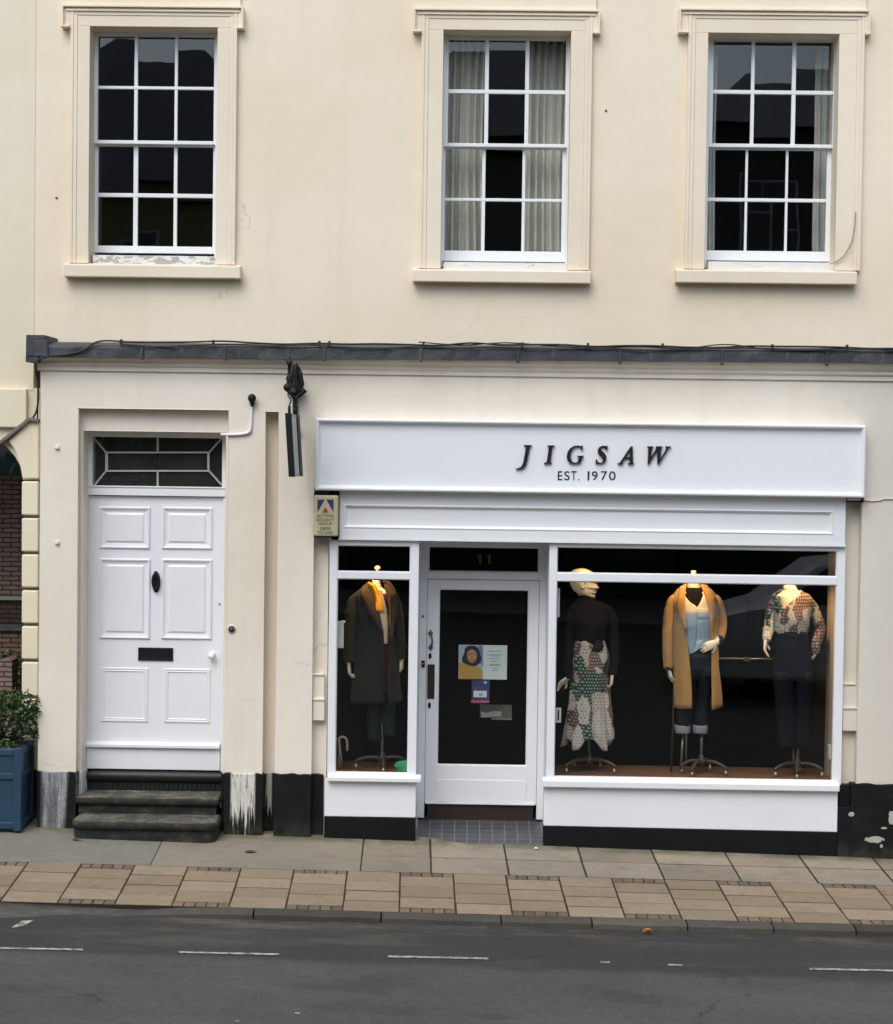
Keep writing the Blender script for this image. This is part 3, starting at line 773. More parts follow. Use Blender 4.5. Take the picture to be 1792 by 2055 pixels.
# lead flashing in bays with rolled seams
mb = MB(); random.seed(5)
seams = [90, 285, 452, 651, 845, 1040, 1245, 1450, 1660, 1880, 2200]
for a_, b_ in zip(seams, seams[1:]):
    n = 10; rs = []
    for k in range(n + 1):
        px = a_ + (b_ - a_) * k / n
        py = 690 + (px - 90) * 0.0075
        x, z = P(px, py + 2, -0.42)
        d = random.uniform(-0.004, 0.004); h_ = 0.105 - 0.008 * (px / 1800)
        rs.append([(x, -0.422 + d, z - h_ + random.uniform(-0.004, 0.004)), (x, -0.422 + d * 2, z - 0.02), (x, -0.412 + d, z), (x, -0.2, z + 0.035), (x, -0.002, z + 0.05), (x, -0.002, z + 0.02), (x, -0.40, z - h_ + 0.004)])
    mb.rings(rs, smooth=False)
for s_ in seams[1:]:
    x, z = P(s_, 692 + (s_ - 90) * 0.0095, -0.42)
    mb.box(x - 0.012, x + 0.012, -0.434, -0.40, z - 0.112, z + 0.004)
bx0 = prect(52, 672, 91, 724, -0.43)
z_ = P(70, 690, -0.43)[1]
mb.box(bx0[0], bx0[1] + 0.02, -0.434, 0.0, z_ - 0.10, z_ + 0.03)
mb.box(bx0[0], bx0[1], -0.430, 0.0, z_ + 0.03, bx0[3])
mb.box(bx0[0] - 0.004, bx0[0] + 0.10, -0.427, -0.2, bx0[2] - 0.01, z_ - 0.10)
mb.build('lead_flashing', M['lead'], bld, bevel=0.004, recalc=True)
random.seed(21)

# black plinth
mb = MB(); YP = YL - 0.018
def plinth(l, r, t, yf, yb, bot=-0.6):
    pm__ = 1290 if l < 1600 else 1610
    x0, x1 = P(l, pm__, yf)[0], P(r, pm__, yf)[0]; n = max(2, int((x1 - x0) / 0.05)); zt_ = P((l + r) / 2, t, yf)[1]
    poly = [(x0, bot), (x1, bot)] + [(x1 - (x1 - x0) * k / n, zt_ + random.uniform(-0.008, 0.005)) for k in range(n + 1)]
    mb.prism(poly, yf, yb)
pieces = [(76, 154.6, 1549, YP, YL + 0.089), (152.5, 166, 1549, YL + 0.075, YL + 0.30), (446, 453.5, 1552, YL + 0.075, YL + 0.3), (452.2, 530, 1552, YP, YL + 0.0885), (529, 553.5, 1552, YL + 0.12, YL + 0.14),
          (552.2, 627.5, 1553, YP, YL + 0.0885), (627, 652, 1554, YL + 0.06, YL + 0.10), (1684, 1707, 1574, YL + 0.03, YL + 0.1), (1707.5, 2300, 1577, YP, YL + 0.08)]
for groups in (pieces[:2], pieces[2:7], pieces[7:]):
    mb = MB()
    for q in groups: plinth(*q)
    if groups[0][0] == 1684: pbox(mb, 1681, 1620, 1707, 1724, YL - 0.012, YL + 0.0295)
    mb.build('plinth', M['plinth'], bld, bevel=0.006)

# ------------------------------------------------------------------ front door
YD = 0.0
fd = MB()
dz0 = P(307, 1547, YD)[1]
fx0, fx1 = doorI[0], doorI[1]
zfan0, zfan1 = P(316, 976, YD)[1], P(316, 878, YD)[1]
gx_0, gx_1 = P(186, 926, YD)[0], P(446, 926, YD)[0]
# door frame
frm = MB()
frm.box(fx0 - 0.02, gx_0, YD - 0.015, YD + 0.1, zfan0, doorI[3] + 0.01); frm.box(gx_1, fx1 + 0.02, YD - 0.015, YD + 0.1, zfan0, doorI[3] + 0.01)
frm.box(gx_0, gx_1, YD - 0.015, YD + 0.1, zfan1, doorI[3] + 0.01)
dl, dr = P(174, 1270, YD)[0], P(445, 1270, YD)[0]
zd1 = P(310, 996, YD)[1]
frm.box(fx0 - 0.02, dl - 0.003, YD - 0.010, YD + 0.1, dz0, zd1); frm.box(dr + 0.003, fx1 + 0.02, YD - 0.010, YD + 0.1, dz0, zd1)
frm.box(fx0 - 0.02, fx1 + 0.02, YD - 0.022, YD + 0.1, zd1 + 0.004, zfan0 - 0.012); frm.box(fx0 - 0.02, fx1 + 0.02, YD - 0.03, YD + 0.1, zfan0 - 0.012, zfan0)
dframe = frm.build('door_frame', M['sash'], bld, bevel=0.004)
# leaded fanlight
g = MB(); g.box(gx_0, gx_1, YD + 0.03, YD + 0.034, zfan0, zfan1); 
fan = g.build('fanlight', M['dusty_glass'], bld)
bars = MB()
def pb(l, t, r, b, w):
    p0, p1 = Vector((*P(l, t, YD + 0.01),)), Vector((*P(r, b, YD + 0.01),))
    d = (p1 - p0).normalized(); n = Vector((-d.y, d.x)) * w / 2
    bars.prism([tuple(p0 - n), tuple(p1 - n), tuple(p1 + n), tuple(p0 + n)], YD + 0.012, YD + 0.044)
ix0, ix1, iy0, iy1 = 213.5, 418, 908, 945
pb(ix0 - 3, iy0, ix1 + 3, iy0, 0.014); pb(ix0 - 3, iy1, ix1 + 3, iy1, 0.014); pb(ix0, iy0 + 2, ix0, iy1 - 2, 0.022); pb(ix1, iy0 + 2, ix1, iy1 - 2, 0.018)
pb(316, 878, 316, iy0 - 1, 0.014); pb(316, iy1 + 1, 316, 976, 0.014)
pb(190, 881, ix0 - 2, iy0 - 1, 0.013); pb(444, 880, ix1 + 2, iy0 - 1, 0.013); pb(189, 974, ix0 - 2, iy1 + 1, 0.013); pb(444, 973, ix1 + 2, iy1 + 1, 0.013)
bars.build('glazing_bars', plain('grey_leading', (0.42, 0.40, 0.36), 0.6, 0.1, 20), fan)
mb = MB(); q = (gx_0 - 0.3, gx_1 + 0.3)
hz1 = doorI[3] + 0.1
for bx in ((q[0], q[1], 2.5, 2.52, dz0, hz1), (q[0] - .02, q[0], YD + .12, 2.5, dz0, hz1), (q[1], q[1] + .02, YD + .12, 2.5, dz0, hz1), (q[0], q[1], YD + .12, 2.5, hz1, hz1 + .02)): mb.box(*bx)
mb.build('hallway', M['grey_wall'], bld)
# door leaf
fd.box(dl, dr, YD + 0.012, YD + 0.06, dz0 + 0.008, zd1 - 0.002)
def panel(l, t, r, b, deep=True):
    x0, x1, z0, z1 = prect(l, t, r, b, YD)
    if deep:
        profile_frame(fd, x0, x1, z0, z1, [(0.0, YD + 0.0125), (0.0, YD + 0.004), (0.008, YD - 0.004), (0.018, YD - 0.002), (0.024, YD + 0.008), (0.036, YD + 0.010), (0.044, YD + 0.0125), (0.050, YD + 0.0125), (0.066, YD + 0.002)])
        fd.box(x0 + 0.066, x1 - 0.066, YD + 0.002, YD + 0.0124, z0 + 0.066, z1 - 0.066)
    else:
        profile_frame(fd, x0, x1, z0, z1, [(0.0, YD + 0.0125), (0.004, YD + 0.004), (0.014, YD + 0.003), (0.020, YD + 0.009), (0.028, YD + 0.004), (0.036, YD + 0.0125)])
panel(199, 1017, 301, 1101); panel(325, 1018, 426, 1102)
panel(199, 1121, 301, 1282); panel(324, 1122, 425, 1283)
panel(202, 1340, 297, 1449, False); panel(329, 1342, 422, 1451, False)
leaf = fd.build('front_door', M['door_white'], bld)
mb = MB(); zz1, zz0 = P(307, 1490, YD - .03)[1], P(307, 1500, YD - .03)[1]
extrude_x(mb, dl + 0.006, dr - 0.006, [(YD + 0.0121, zz1), (YD - 0.035, zz1 - 0.022), (YD - 0.035, zz0 - 0.004), (YD - 0.004, zz0 - 0.006), (YD - 0.004, dz0 + 0.012), (YD + 0.0121, dz0 + 0.012)])
mb.build('weather_board', M['door_white'], leaf, bevel=0.003, recalc=True)
mb = MB(); x0, x1, z0, z1 = prect(277, 1300, 347, 1326, YD)
frame(mb, x0, x1, z0, z1, 0.018, YD + 0.0, YD + 0.013); mb.box(x0 + 0.018, x1 - 0.018, YD + 0.004, YD + 0.013, z0 + 0.018, z1 - 0.018)
mb.build('letterbox', M['black_iron'], leaf, bevel=0.003)
mb = MB(); c = V(313, 1168, YD)
ring = lambda a_, b_, y, n=20: [Vector((c.x + a_ * math.cos(2 * math.pi * k / n), y, c.z + b_ * math.sin(2 * math.pi * k / n))) for k in range(n)]
mb.rings([ring(0.034, 0.088, YD + 0.0125), ring(0.036, 0.090, YD + 0.006), ring(0.030, 0.084, YD + 0.001), ring(0.012, 0.05, YD - 0.002)][::1])
mb.tube([(c.x + 0.026 * math.sin(t), YD - 0.018 - 0.012 * abs(math.sin(t)), c.z + 0.01 - 0.062 * math.cos(t)) for t in [math.pi * 2 * k / 20 for k in range(21)]], 0.0085, 8)
mb.ball((c.x, YD - 0.012, c.z + 0.078), 0.016); mb.ball((c.x, YD - 0.02, c.z - 0.055), 0.014)
mb.build('door_knocker', M['black_iron'], leaf, recalc=True)
mb = MB(); mb.revolve(V(426, 1314, YD + 0.0125), [(0, 0), (0.032, 0), (0.030, -0.008), (0.013, -0.014), (0.012, -0.03), (0.026, -0.04), (0.032, -0.055), (0.024, -0.068), (0.0, -0.072)], 16, 'y')
mb.build('door_knob', M['white'], leaf, recalc=True)
mb = MB(); mb.revolve(V(440.5, 1212, YD + 0.0125), [(0, 0), (0.008, 0), (0.008, -0.006), (0, -0.006)], 10, 'y'); mb.build('keyhole', M['brass'], leaf, recalc=True)
mb = MB(); bp = V(465, 1262, YL)
mb.revolve(bp, [(0, 0), (0.036, 0), (0.036, -0.006), (0.030, -0.010)], 18, 'y')
bell = mb.build('bell_push', M['white_plastic'], None, recalc=True)
tag(bell, 'round doorbell push with brown centre on the wall beside the front door', 'doorbell')
mb = MB(); mb.revolve(bp, [(0, -0.0095), (0.028, -0.0105), (0.027, -0.016), (0.012, -0.020), (0, -0.020)], 18, 'y')
mb.build('button', plain('bell_brown', (0.06, 0.035, 0.03), 0.4), bell, recalc=True)
mb = MB()
for py in (898, 1089):
    mb = MB(); q = V(115, py, YL); mb.box(q.x - 0.017, q.x + 0.017, YL - 0.022, YL, q.z - 0.012, q.z + 0.012)
    mb.build('painted_bracket', M['stucco_lower'], bld, bevel=0.003)

# stone steps
def bullnose(mb, x0, x1, yf, yb, z0, z1, cr, n=5, flat=False):
    r = (z1 - z0) / 2; zc = (z0 + z1) / 2; rs = []
    prof = [(-90 + 180 * k / 8) for k in range(9)]
    for a_ in prof:
        ins = 0.0 if flat else r * (1 - math.cos(rad(a_))) * 0.8; z = zc + r * math.sin(rad(a_))
        X0, X1, YF = x0 + ins, x1 - ins, yf + ins; c_ = max(0.005, cr - ins * 0.5)
        loop = [(X0, yb, z)]
        for k in range(n + 1):
            t = math.pi + math.pi / 2 * k / n; loop.append((X0 + c_ + c_ * math.cos(t), YF + c_ + c_ * math.sin(t), z))
        for k in range(n + 1):
            t = 1.5 * math.pi + math.pi / 2 * k / n; loop.append((X1 - c_ + c_ * math.cos(t), YF + c_ + c_ * math.sin(t), z))
        loop.append((X1, yb, z))
        rs.append(loop)
    mb.rings(rs, smooth=True)
gst = gz(P(290, 1690, -0.6)[0], -0.6)
steps = thing('stone_steps', 'worn dark stone doorsteps with rounded treads below the panelled front door', 'steps', (P(290, 1690, -0.6)[0], -0.4, gst))
Y1, Y2, Y3 = -0.04, -0.33, -0.63
zA1 = P(300, 1549, Y1)[1]; zA0 = P(300, 1570, Y1)[1]; zB1 = P(300, 1601, Y2)[1]; zB0 = P(300, 1618, Y2)[1]; zC1 = P(290, 1650, Y3)[1]; zC0 = P(290, 1668, Y3)[1]
mb = MB(); bullnose(mb, doorI[0] + 0.004, doorI[1] - 0.006, Y1 - 0.01, 0.11, zA0, zA1, 0.02)
mb.build('tread', plain('black_threshold', (0.008, 0.008, 0.009), 0.5, 0.4, 8, 0.4), steps, recalc=True)
mb = MB(); mb.box(doorI[0] + 0.008, doorI[1] - 0.01, Y1 + 0.03, 0.1, zB1 - 0.01, zA0)
n = 26
for k in range(n):
    x = doorI[0] + 0.1 + (doorI[1] - doorI[0] - 0.2) * k / (n - 1); mb.box(x - 0.008, x + 0.008, Y1 + 0.018, Y1 + 0.0305, zB1 + 0.008, zA0 - 0.012)
mb.build('vent_riser', plain('black_riser', (0.005, 0.005, 0.005), 0.6, 0.4, 8, 0.4), steps)
mb = MB(); x0, x1 = P(148, 1610, Y2)[0], P(440, 1610, Y2)[0]
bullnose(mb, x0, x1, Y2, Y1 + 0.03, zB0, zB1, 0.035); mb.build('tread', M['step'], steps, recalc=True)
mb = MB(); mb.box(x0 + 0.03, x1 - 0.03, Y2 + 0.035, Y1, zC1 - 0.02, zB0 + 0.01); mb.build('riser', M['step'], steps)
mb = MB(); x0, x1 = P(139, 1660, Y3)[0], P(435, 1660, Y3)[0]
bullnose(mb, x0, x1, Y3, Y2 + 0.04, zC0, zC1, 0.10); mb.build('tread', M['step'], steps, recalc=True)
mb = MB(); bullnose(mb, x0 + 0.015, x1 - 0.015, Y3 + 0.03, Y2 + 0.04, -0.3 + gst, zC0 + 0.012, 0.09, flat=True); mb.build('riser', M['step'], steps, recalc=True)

def text_fit(mb, s, x0, x1, z0, z1, y0, y1):
    t = MB(); text(t, s, 0, 0, 1.0, y0, y1, 'LEFT')
    ax = [p.x for p in t.v]; az = [p.z for p in t.v]
    lx, hx, lz, hz = min(ax), max(ax), min(az), max(az)
    off = len(mb.v)
    for p in t.v: mb.vert((x0 + (p.x - lx) / (hx - lx) * (x1 - x0), p.y, z0 + (p.z - lz) / (hz - lz) * (z1 - z0)))
    for f in t.f: mb.face([off + k for k in f])

# ------------------------------------------------------------------ fascia sign
YF = -0.43
sx0, sx1, sz0, sz1 = prect(632, 846, 1738, 992, YF)
fas = thing('fascia_sign', 'long white shop fascia board with black raised name lettering above the shop windows', 'shop sign', (0.5 * (sx0 + sx1), YF, sz0))
mb = MB(); mb.box(sx0 + 0.02, sx1 - 0.02, YF + 0.045, YL + 0.001, sz0 + 0.02, sz1 - 0.02)
mb.build('sign_board', M['white'], fas)
mb = MB()
profile_frame(mb, sx0, sx1, sz0, sz1, [(0.0, YL + 0.001), (0.0, YF + 0.02), (0.004, YF + 0.006), (0.012, YF), (0.022, YF + 0.001), (0.028, YF + 0.010), (0.034, YF + 0.030), (0.040, YF + 0.034), (0.044, YF + 0.0455)])
mb.build('sign_moulding', M['white'], fas)
YT = YF + 0.045
def cr(cx, cy, y=YT):
    return P(1020.5 + cx * .19741, 870.8 + cy * .19741, y)
glyphs = {
 'J': [[(155,113),(236,113),(233,122),(218,127),(203,205),(190,270),(176,318),(150,348),(112,360),(75,359),(73,351),(100,348),(126,335),(143,305),(152,270),(165,200),(179,128),(157,122)]],
 'I': [[(397,116),(468,116),(466,124),(447,129),(424,288),(439,293),(436,301),(360,301),(361,293),(386,288),(411,129),(395,124)]],
 'G': [[(754,118),(748,166),(738,166),(735,141),(716,128),(695,125),(667,135),(643,165),(631,205),(631,248),(642,278),(666,292),(690,290),(704,282),(712,236),(697,230),(699,222),(764,222),(762,230),(747,236),(736,289),(700,301),(655,304),(620,293),(598,265),(591,225),(601,180),(627,145),(665,121),(705,117),(733,125),(743,118)]],
 'S': [[(1006,121),(1000,163),(990,163),(986,141),(966,128),(947,130),(936,146),(942,166),(977,199),(994,226),(991,263),(970,290),(938,303),(913,301),(898,294),(891,301),(883,300),(888,257),(898,257),(905,282),(925,293),(946,290),(960,273),(957,252),(928,219),(907,191),(907,158),(925,131),(955,119),(980,121),(992,127),(998,121)]],
 'A': [[(1240,128),(1254,136),(1152,296),(1127,296)], [(1238,128),(1259,124),(1264,296),(1230,296),(1234,150)], [(1184,236),(1234,236),(1234,248),(1176,248)], [(1110,296),(1163,296),(1161,305),(1108,305)], [(1214,296),(1273,296),(1271,305),(1212,305)]],
 'W': [[(1420,130),(1457,130),(1448,258),(1421,307),(1413,307)], [(1415,307),(1424,307),(1520,142),(1508,130)], [(1505,130),(1550,130),(1543,258),(1522,307),(1512,307)], [(1514,307),(1525,307),(1632,130),(1614,130)], [(1408,126),(1470,126),(1468,134),(1410,134)], [(1495,126),(1563,126),(1561,134),(1497,134)], [(1592,126),(1649,126),(1646,134),(1594,134)]],
}
for ch, polys in glyphs.items():
    mb = MB()
    for k, poly in enumerate(polys):
        mb.prism([cr(*q) for q in poly], YT - 0.022 - 0.0004 * k, YT)
    mb.build('letter', M['letter_black'], fas)['label'] = 'raised black italic letter ' + ch
for ch, a_, b_ in (('E', 500, 549), ('S', 565, 622), ('T', 635, 692), ('.', 708, 722), ('1', 803, 822), ('9', 846, 906), ('7', 938, 1002), ('0', 1021, 1088)):
    t_, u_ = (379, 469) if ch != '.' else (457, 469)
    p0 = cr(a_, u_); p1 = cr(b_, t_); mb = MB()
    text_fit(mb, ch, p0[0], p1[0], p0[1], p1[1], YT - 0.004, YT)
    mb.build('small_letter', M['letter_black'], fas)['label'] = 'small dark character %s of the line EST. 1970' % ch

# ------------------------------------------------------------------ shopfront
YS = -0.30                                          # front of the joinery
shop = bld
mb = MB()
x0, x1, z0, z1 = prect(681, 990, 1697, 1086, YS - 0.03)
px0, px1, pz0, pz1 = prect(689, 1019, 1672, 1066, YS - 0.03)
frame(mb, x0, x1, z0, sz0 + 0.03, (px0 - x0, x1 - px1, pz0 - z0, sz0 + 0.03 - pz1), YS - 0.03, YS + 0.1)
profile_frame(mb, px0, px1, pz0, pz1, [(-0.002, YS - 0.0295), (0.0, YS - 0.034), (0.008, YS - 0.036), (0.014, YS - 0.026), (0.022, YS - 0.02), (0.024, YS - 0.008)])
mb.box(px0, px1, YS - 0.008, YS + 0.09, pz0, pz1)
mb.box(x0 - 0.004, x1 + 0.004, YS - 0.038, YS + 0.1, z0 - 0.018, z0 - 0.001)
frieze = mb.build('frieze_panel', M['white'], bld, bevel=0.002)
zhead = z0 - 0.018

def shop_window(l, r, gl, gr, top, topb, g1, g2, sillt, sillb, sl, sr, rb, rl, rr, pb_):
    """measured edges: frame l/r, glass gl/gr, top light, main light, sill, stall riser"""
    mb = MB(); cxm = (l + r) / 2
    X0, X1 = P(l, 1320, YS)[0], P(r, 1320, YS)[0]; GX0, GX1 = P(gl, 1320, YS)[0], P(gr, 1320, YS)[0]
    zt, ztb = P(cxm, top, YS)[1], P(cxm, topb, YS)[1]; zg1, zg2 = P(cxm, g1, YS)[1], P(cxm, g2, YS)[1]
    zs1, zs0 = P(cxm, sillt, YS - 0.05)[1], P(cxm, sillb, YS - 0.05)[1]
    yb = YS + 0.075
    mb.box(X0, GX0, YS, yb, zs1 - 0.03, zhead - 0.001); mb.box(GX1, X1, YS, yb, zs1 - 0.03, zhead - 0.001)
    mb.box(GX0, GX1, YS, yb, zt, zhead - 0.001); mb.box(GX0, GX1, YS, yb, zg1, ztb); mb.box(GX0, GX1, YS, yb, zs1 - 0.03, zg2)
    for (za, zb_) in ((ztb, zt), (zg2, zg1)):        # glazing beads
        profile_frame(mb, GX0, GX1, za, zb_, [(-0.001, YS + 0.001), (0.006, YS + 0.012), (0.007, YS + 0.04)])
    w = mb.build('shop_window', M['white'], bld, bevel=0.004)
    g = MB()
    for (za, zb_) in ((ztb, zt), (zg2, zg1)): g.box(GX0, GX1, YS + 0.036, YS + 0.042, za, zb_)
    g.build('window_glass', M['glass'], w)
    s = MB(); S0, S1 = P(sl, 1570, YS - 0.05)[0], P(sr, 1570, YS - 0.05)[0]
    extrude_x(s, S0, S1, [(YS - 0.06, zs0), (YS + 0.02, zs0), (YS + 0.02, zs1 - 0.002), (YS - 0.001, zs1 - 0.002), (YS - 0.06, zs1 - 0.022)])
    s.build('window_sill', M['white'], w, bevel=0.006, recalc=True)
    s = MB(); R0, R1 = P(rl, 1620, YS - 0.01)[0], P(rr, 1620, YS - 0.01)[0]
    rbz = [P(rl, rb[0], YS - 0.01)[1], P(rr, rb[1], YS - 0.01)[1]]
    s.prism([(R0, rbz[0]), (R1, rbz[1]), (R1, zs0 + 0.003), (R0, zs0 + 0.003)], YS - 0.008, YS + 0.12)
    s.build('stall_riser', M['white'], w, bevel=0.004)
    s = MB(); s.prism([(R0, -0.8), (R1, -0.8), (R1, rbz[1] - 0.001), (R0, rbz[0] - 0.001)], YS - 0.016, YS + 0.12)
    s.build('skirting', plain('black_skirting_paint', (0.004, 0.004, 0.005), 0.55, 0.3, 5, 0.2, spec=0.25), w, bevel=0.004)
    return X0, X1, zs1
LW = shop_window(659, 838, 674.5, 821, 1095, 1148, 1162, 1552, 1555, 1569, 657, 845, (1638, 1641), 651, 834, 1680)
RW = shop_window(1099.5, 1693, 1115, 1676.5, 1101.5, 1154, 1170, 1564, 1566, 1584, 1088, 1685, (1657, 1670), 1091, 1681, 1700)

# recessed shop door
YR = 0.26
jl, jr = LW[1], RW[0]
zthr = P(965, 1642, YR)[1]
mb = MB()
mb.box(jl - 0.035, jl - 0.001, YS + 0.0755, YR + 0.08, zthr - 0.2, zhead); mb.box(jr + 0.001, jr + 0.035, YS + 0.0755, YR + 0.08, zthr - 0.2, zhead)
mb.box(jl - 0.035, jr + 0.035, YS + 0.101, YR + 0.08, zhead - 0.002, zhead + 0.02)
# side cheeks below the window level
mb.box(jl - 0.045, jl - 0.0005, YS + 0.12, YR + 0.08, zthr - 0.3, LW[2] - 0.06); mb.box(jr + 0.0005, jr + 0.045, YS + 0.12, YR + 0.08, zthr - 0.3, RW[2] - 0.06)
mb.build('doorway_lining', M['white'], bld)
tx0, tx1, tz0, tz1 = prect(860, 1097.5, 1081.5, 1148, YR)
dx0, dx1, dz_0, dz_1 = prect(855, 1164, 1079, 1614, YR)
fr = MB()
fr.box(jl - 0.001, tx0, YR - 0.02, YR + 0.07, dz_1 + 0.006, zhead); fr.box(tx1, jr + 0.001, YR - 0.02, YR + 0.07, dz_1 + 0.006, zhead)
fr.box(tx0, tx1, YR - 0.02, YR + 0.07, tz1, zhead); fr.box(tx0, tx1, YR - 0.02, YR + 0.07, dz_1 + 0.006, tz0)
fr.box(jl - 0.001, dx0 - 0.003, YR - 0.02, YR + 0.07, zthr, dz_1 + 0.005); fr.box(dx1 + 0.003, jr + 0.001, YR - 0.02, YR + 0.07, zthr, dz_1 + 0.005)
profile_frame(fr, tx0, tx1, tz0, tz1, [(-0.001, YR - 0.019), (0.008, YR - 0.002), (0.009, YR + 0.02)])
sfr = fr.build('shop_door_frame', M['white'], bld, bevel=0.003)
g = MB(); g.box(tx0, tx1, YR + 0.02, YR + 0.026, tz0, tz1); g.build('transom_glass', M['glass'], sfr)
mb = MB()
for a_, b_ in ((956.5, 967), (975, 985.5)):
    p0 = P(a_, 1132, YR); p1 = P(b_, 1113, YR)
    w_ = p1[0] - p0[0]; h_ = p1[1] - p0[1]
    mb.prism([(p0[0] + w_ * .45, p0[1]), (p1[0] - w_ * .08, p0[1]), (p1[0] - w_ * .08, p1[1]), (p0[0] + w_ * .45, p1[1]), (p0[0], p1[1] - h_ * .2), (p0[0], p1[1] - h_ * .36), (p0[0] + w_ * .45, p1[1] - h_ * .2)], YR + 0.0185, YR + 0.0199)
mb.build('street_number', plain('gilt_number', (0.075, 0.068, 0.045), 0.5), sfr)['label'] = 'gilt number 11 on the transom glass'
d = MB(); y0_, y1_ = YR - 0.005, YR + 0.04
qx0, qx1, qz0, qz1 = prect(879, 1183, 1059, 1536.5, YR)
d.box(dx0, qx0, y0_, y1_, dz_0, dz_1); d.box(qx1, dx1, y0_, y1_, dz_0, dz_1)
d.box(qx0, qx1, y0_, y1_, qz1, dz_1); d.box(qx0, qx1, y0_, y1_, dz_0, qz0)
profile_frame(d, qx0, qx1, qz0, qz1, [(-0.001, y0_ + 0.001), (0.008, y0_ + 0.012), (0.009, y0_ + 0.025)])
zl = P(969, 1565, YR)[1]; d.box(qx0, qx1, y0_ - 0.006, y0_ - 0.0005, dz_0 + 0.02, zl)
d.box(dx0 + 0.01, dx1 - 0.01, y0_ - 0.018, y0_ - 0.0005, dz_0, dz_0 + 0.018)
door = d.build('shop_door', M['white'], bld, bevel=0.003)
g = MB(); g.box(qx0, qx1, YR + 0.015, YR + 0.021, qz0, qz1); g.build('door_glass', M['glass'], door)
mb = MB(); kx = prect(857, 1617, 1070, 1641, YR)
mb.box(kx[0], kx[1], YR + 0.004, YR + 0.05, zthr - 0.05, dz_0 - 0.002); mb.build('kick_board', M['dark_brown'], door, bevel=0.003)
mb = MB(); a_ = prect(857.6, 1333, 872, 1402, YR); mb.box(a_[0], a_[1], YR - 0.013, YR - 0.0055, a_[2], a_[3]); mb.box(a_[0] + 0.012, a_[1] - 0.012, YR - 0.0165, YR - 0.0131, a_[2] + 0.02, a_[3] - 0.02)
mb.build('letter_plate', M['dark_brown'], door, bevel=0.002)
mb = MB(); h0, h1 = V(864, 1271, YR - 0.006), V(864, 1300, YR - 0.006)
mb.tube(spline([h0, h0 + Vector((0.008, -0.035, -0.02)), (h0 + h1) / 2 + Vector((0.016, -0.05, 0)), h1 + Vector((0.008, -0.035, 0.02)), h1], 6), 0.0085, 8)
for h in (h0, h1): mb.box(h.x - 0.020, h.x + 0.020, YR - 0.011, YR - 0.0055, h.z - 0.009, h.z + 0.009); mb.box(h.x - 0.008, h.x + 0.008, YR - 0.0113, YR - 0.0052, h.z - 0.026, h.z + 0.026)
mb.build('pull_handle', M['brass'], door, recalc=True)
for px, py in ((863, 1316.5), (861.7, 1415.5)):
    mb = MB(); q = V(px, py, YR - 0.0055)
    mb.rings([[Vector((q.x + 0.013 * math.cos(t), yy, q.z + 0.026 * math.sin(t))) for t in [2 * math.pi * k / 14 for k in range(14)]] for yy in (YR - 0.0055, YR - 0.010)])
    mb.ball((q.x, YR - 0.010, q.z + 0.006), 0.008)
    mb.build('keyhole', M['black_iron'], door, recalc=True)
mb = MB(); q = prect(846, 1325.5, 852.5, 1339, YR - 0.02); mb.box(q[0], q[1], YR - 0.036, YR - 0.0205, q[2], q[3])
mb.build('rim_latch', M['black_iron'], sfr, bevel=0.003)
mb = MB(); c_ = V(849.3, 1332, YR - 0.036); mb.ball((c_.x, YR - 0.037, c_.z), 0.008); mb.build('latch_button', M['steel'], sfr)
mb = MB(); c_ = V(849, 1237, YR - 0.0205); mb.revolve(c_, [(0, 0), (0.011, 0), (0.010, -0.006), (0, -0.008)], 12, 'y'); mb.build('bell_push', M['brass'], sfr, recalc=True)
# tiled entrance floor
f0 = P(835, 1690, YS - 0.01); f1 = P(1093, 1693, YS - 0.01)
mb = MB(); zf = (f0[1] + f1[1]) / 2
N = NT('quarry_tiles'); p = N.coord('Object'); br = N.n('TexBrick'); br.offset = 0.0
N.set(br.inputs['Vector'], p); br.inputs['Scale'].default_value = 1.0; br.inputs['Brick Width'].default_value = 0.105; br.inputs['Row Height'].default_value = 0.105; br.inputs['Mortar Size'].default_value = 0.0045; br.inputs['Mortar Smooth'].default_value = 0.2
br.inputs['Color1'].default_value = (0.050, 0.048, 0.056, 1); br.inputs['Color2'].default_value = (0.066, 0.062, 0.070, 1); br.inputs['Mortar'].default_value = (0.15, 0.145, 0.14, 1)
c = N.mix(1.0, br.outputs['Color'], N.mix(N.noise(p, 9, 5), (0.6, 0.6, 0.6), (1.5, 1.5, 1.5)), 'MULTIPLY')
tile = N.bsdf(c, 0.45, N.bump(br.outputs['Fac'], -0.4, 0.004))
mb.hexa([(jl - 0.03, YS - 0.012, -0.8), (jr + 0.03, YS - 0.012, -0.8), (jr + 0.03, YR + 0.1, -0.8), (jl - 0.03, YR + 0.1, -0.8)], [(jl - 0.0, YS - 0.012, f0[1]), (jr, YS - 0.012, f1[1]), (jr, YR + 0.1, zthr - 0.004), (jl, YR + 0.1, zthr - 0.004)])
mb.build('entrance_tiles', tile, bld)
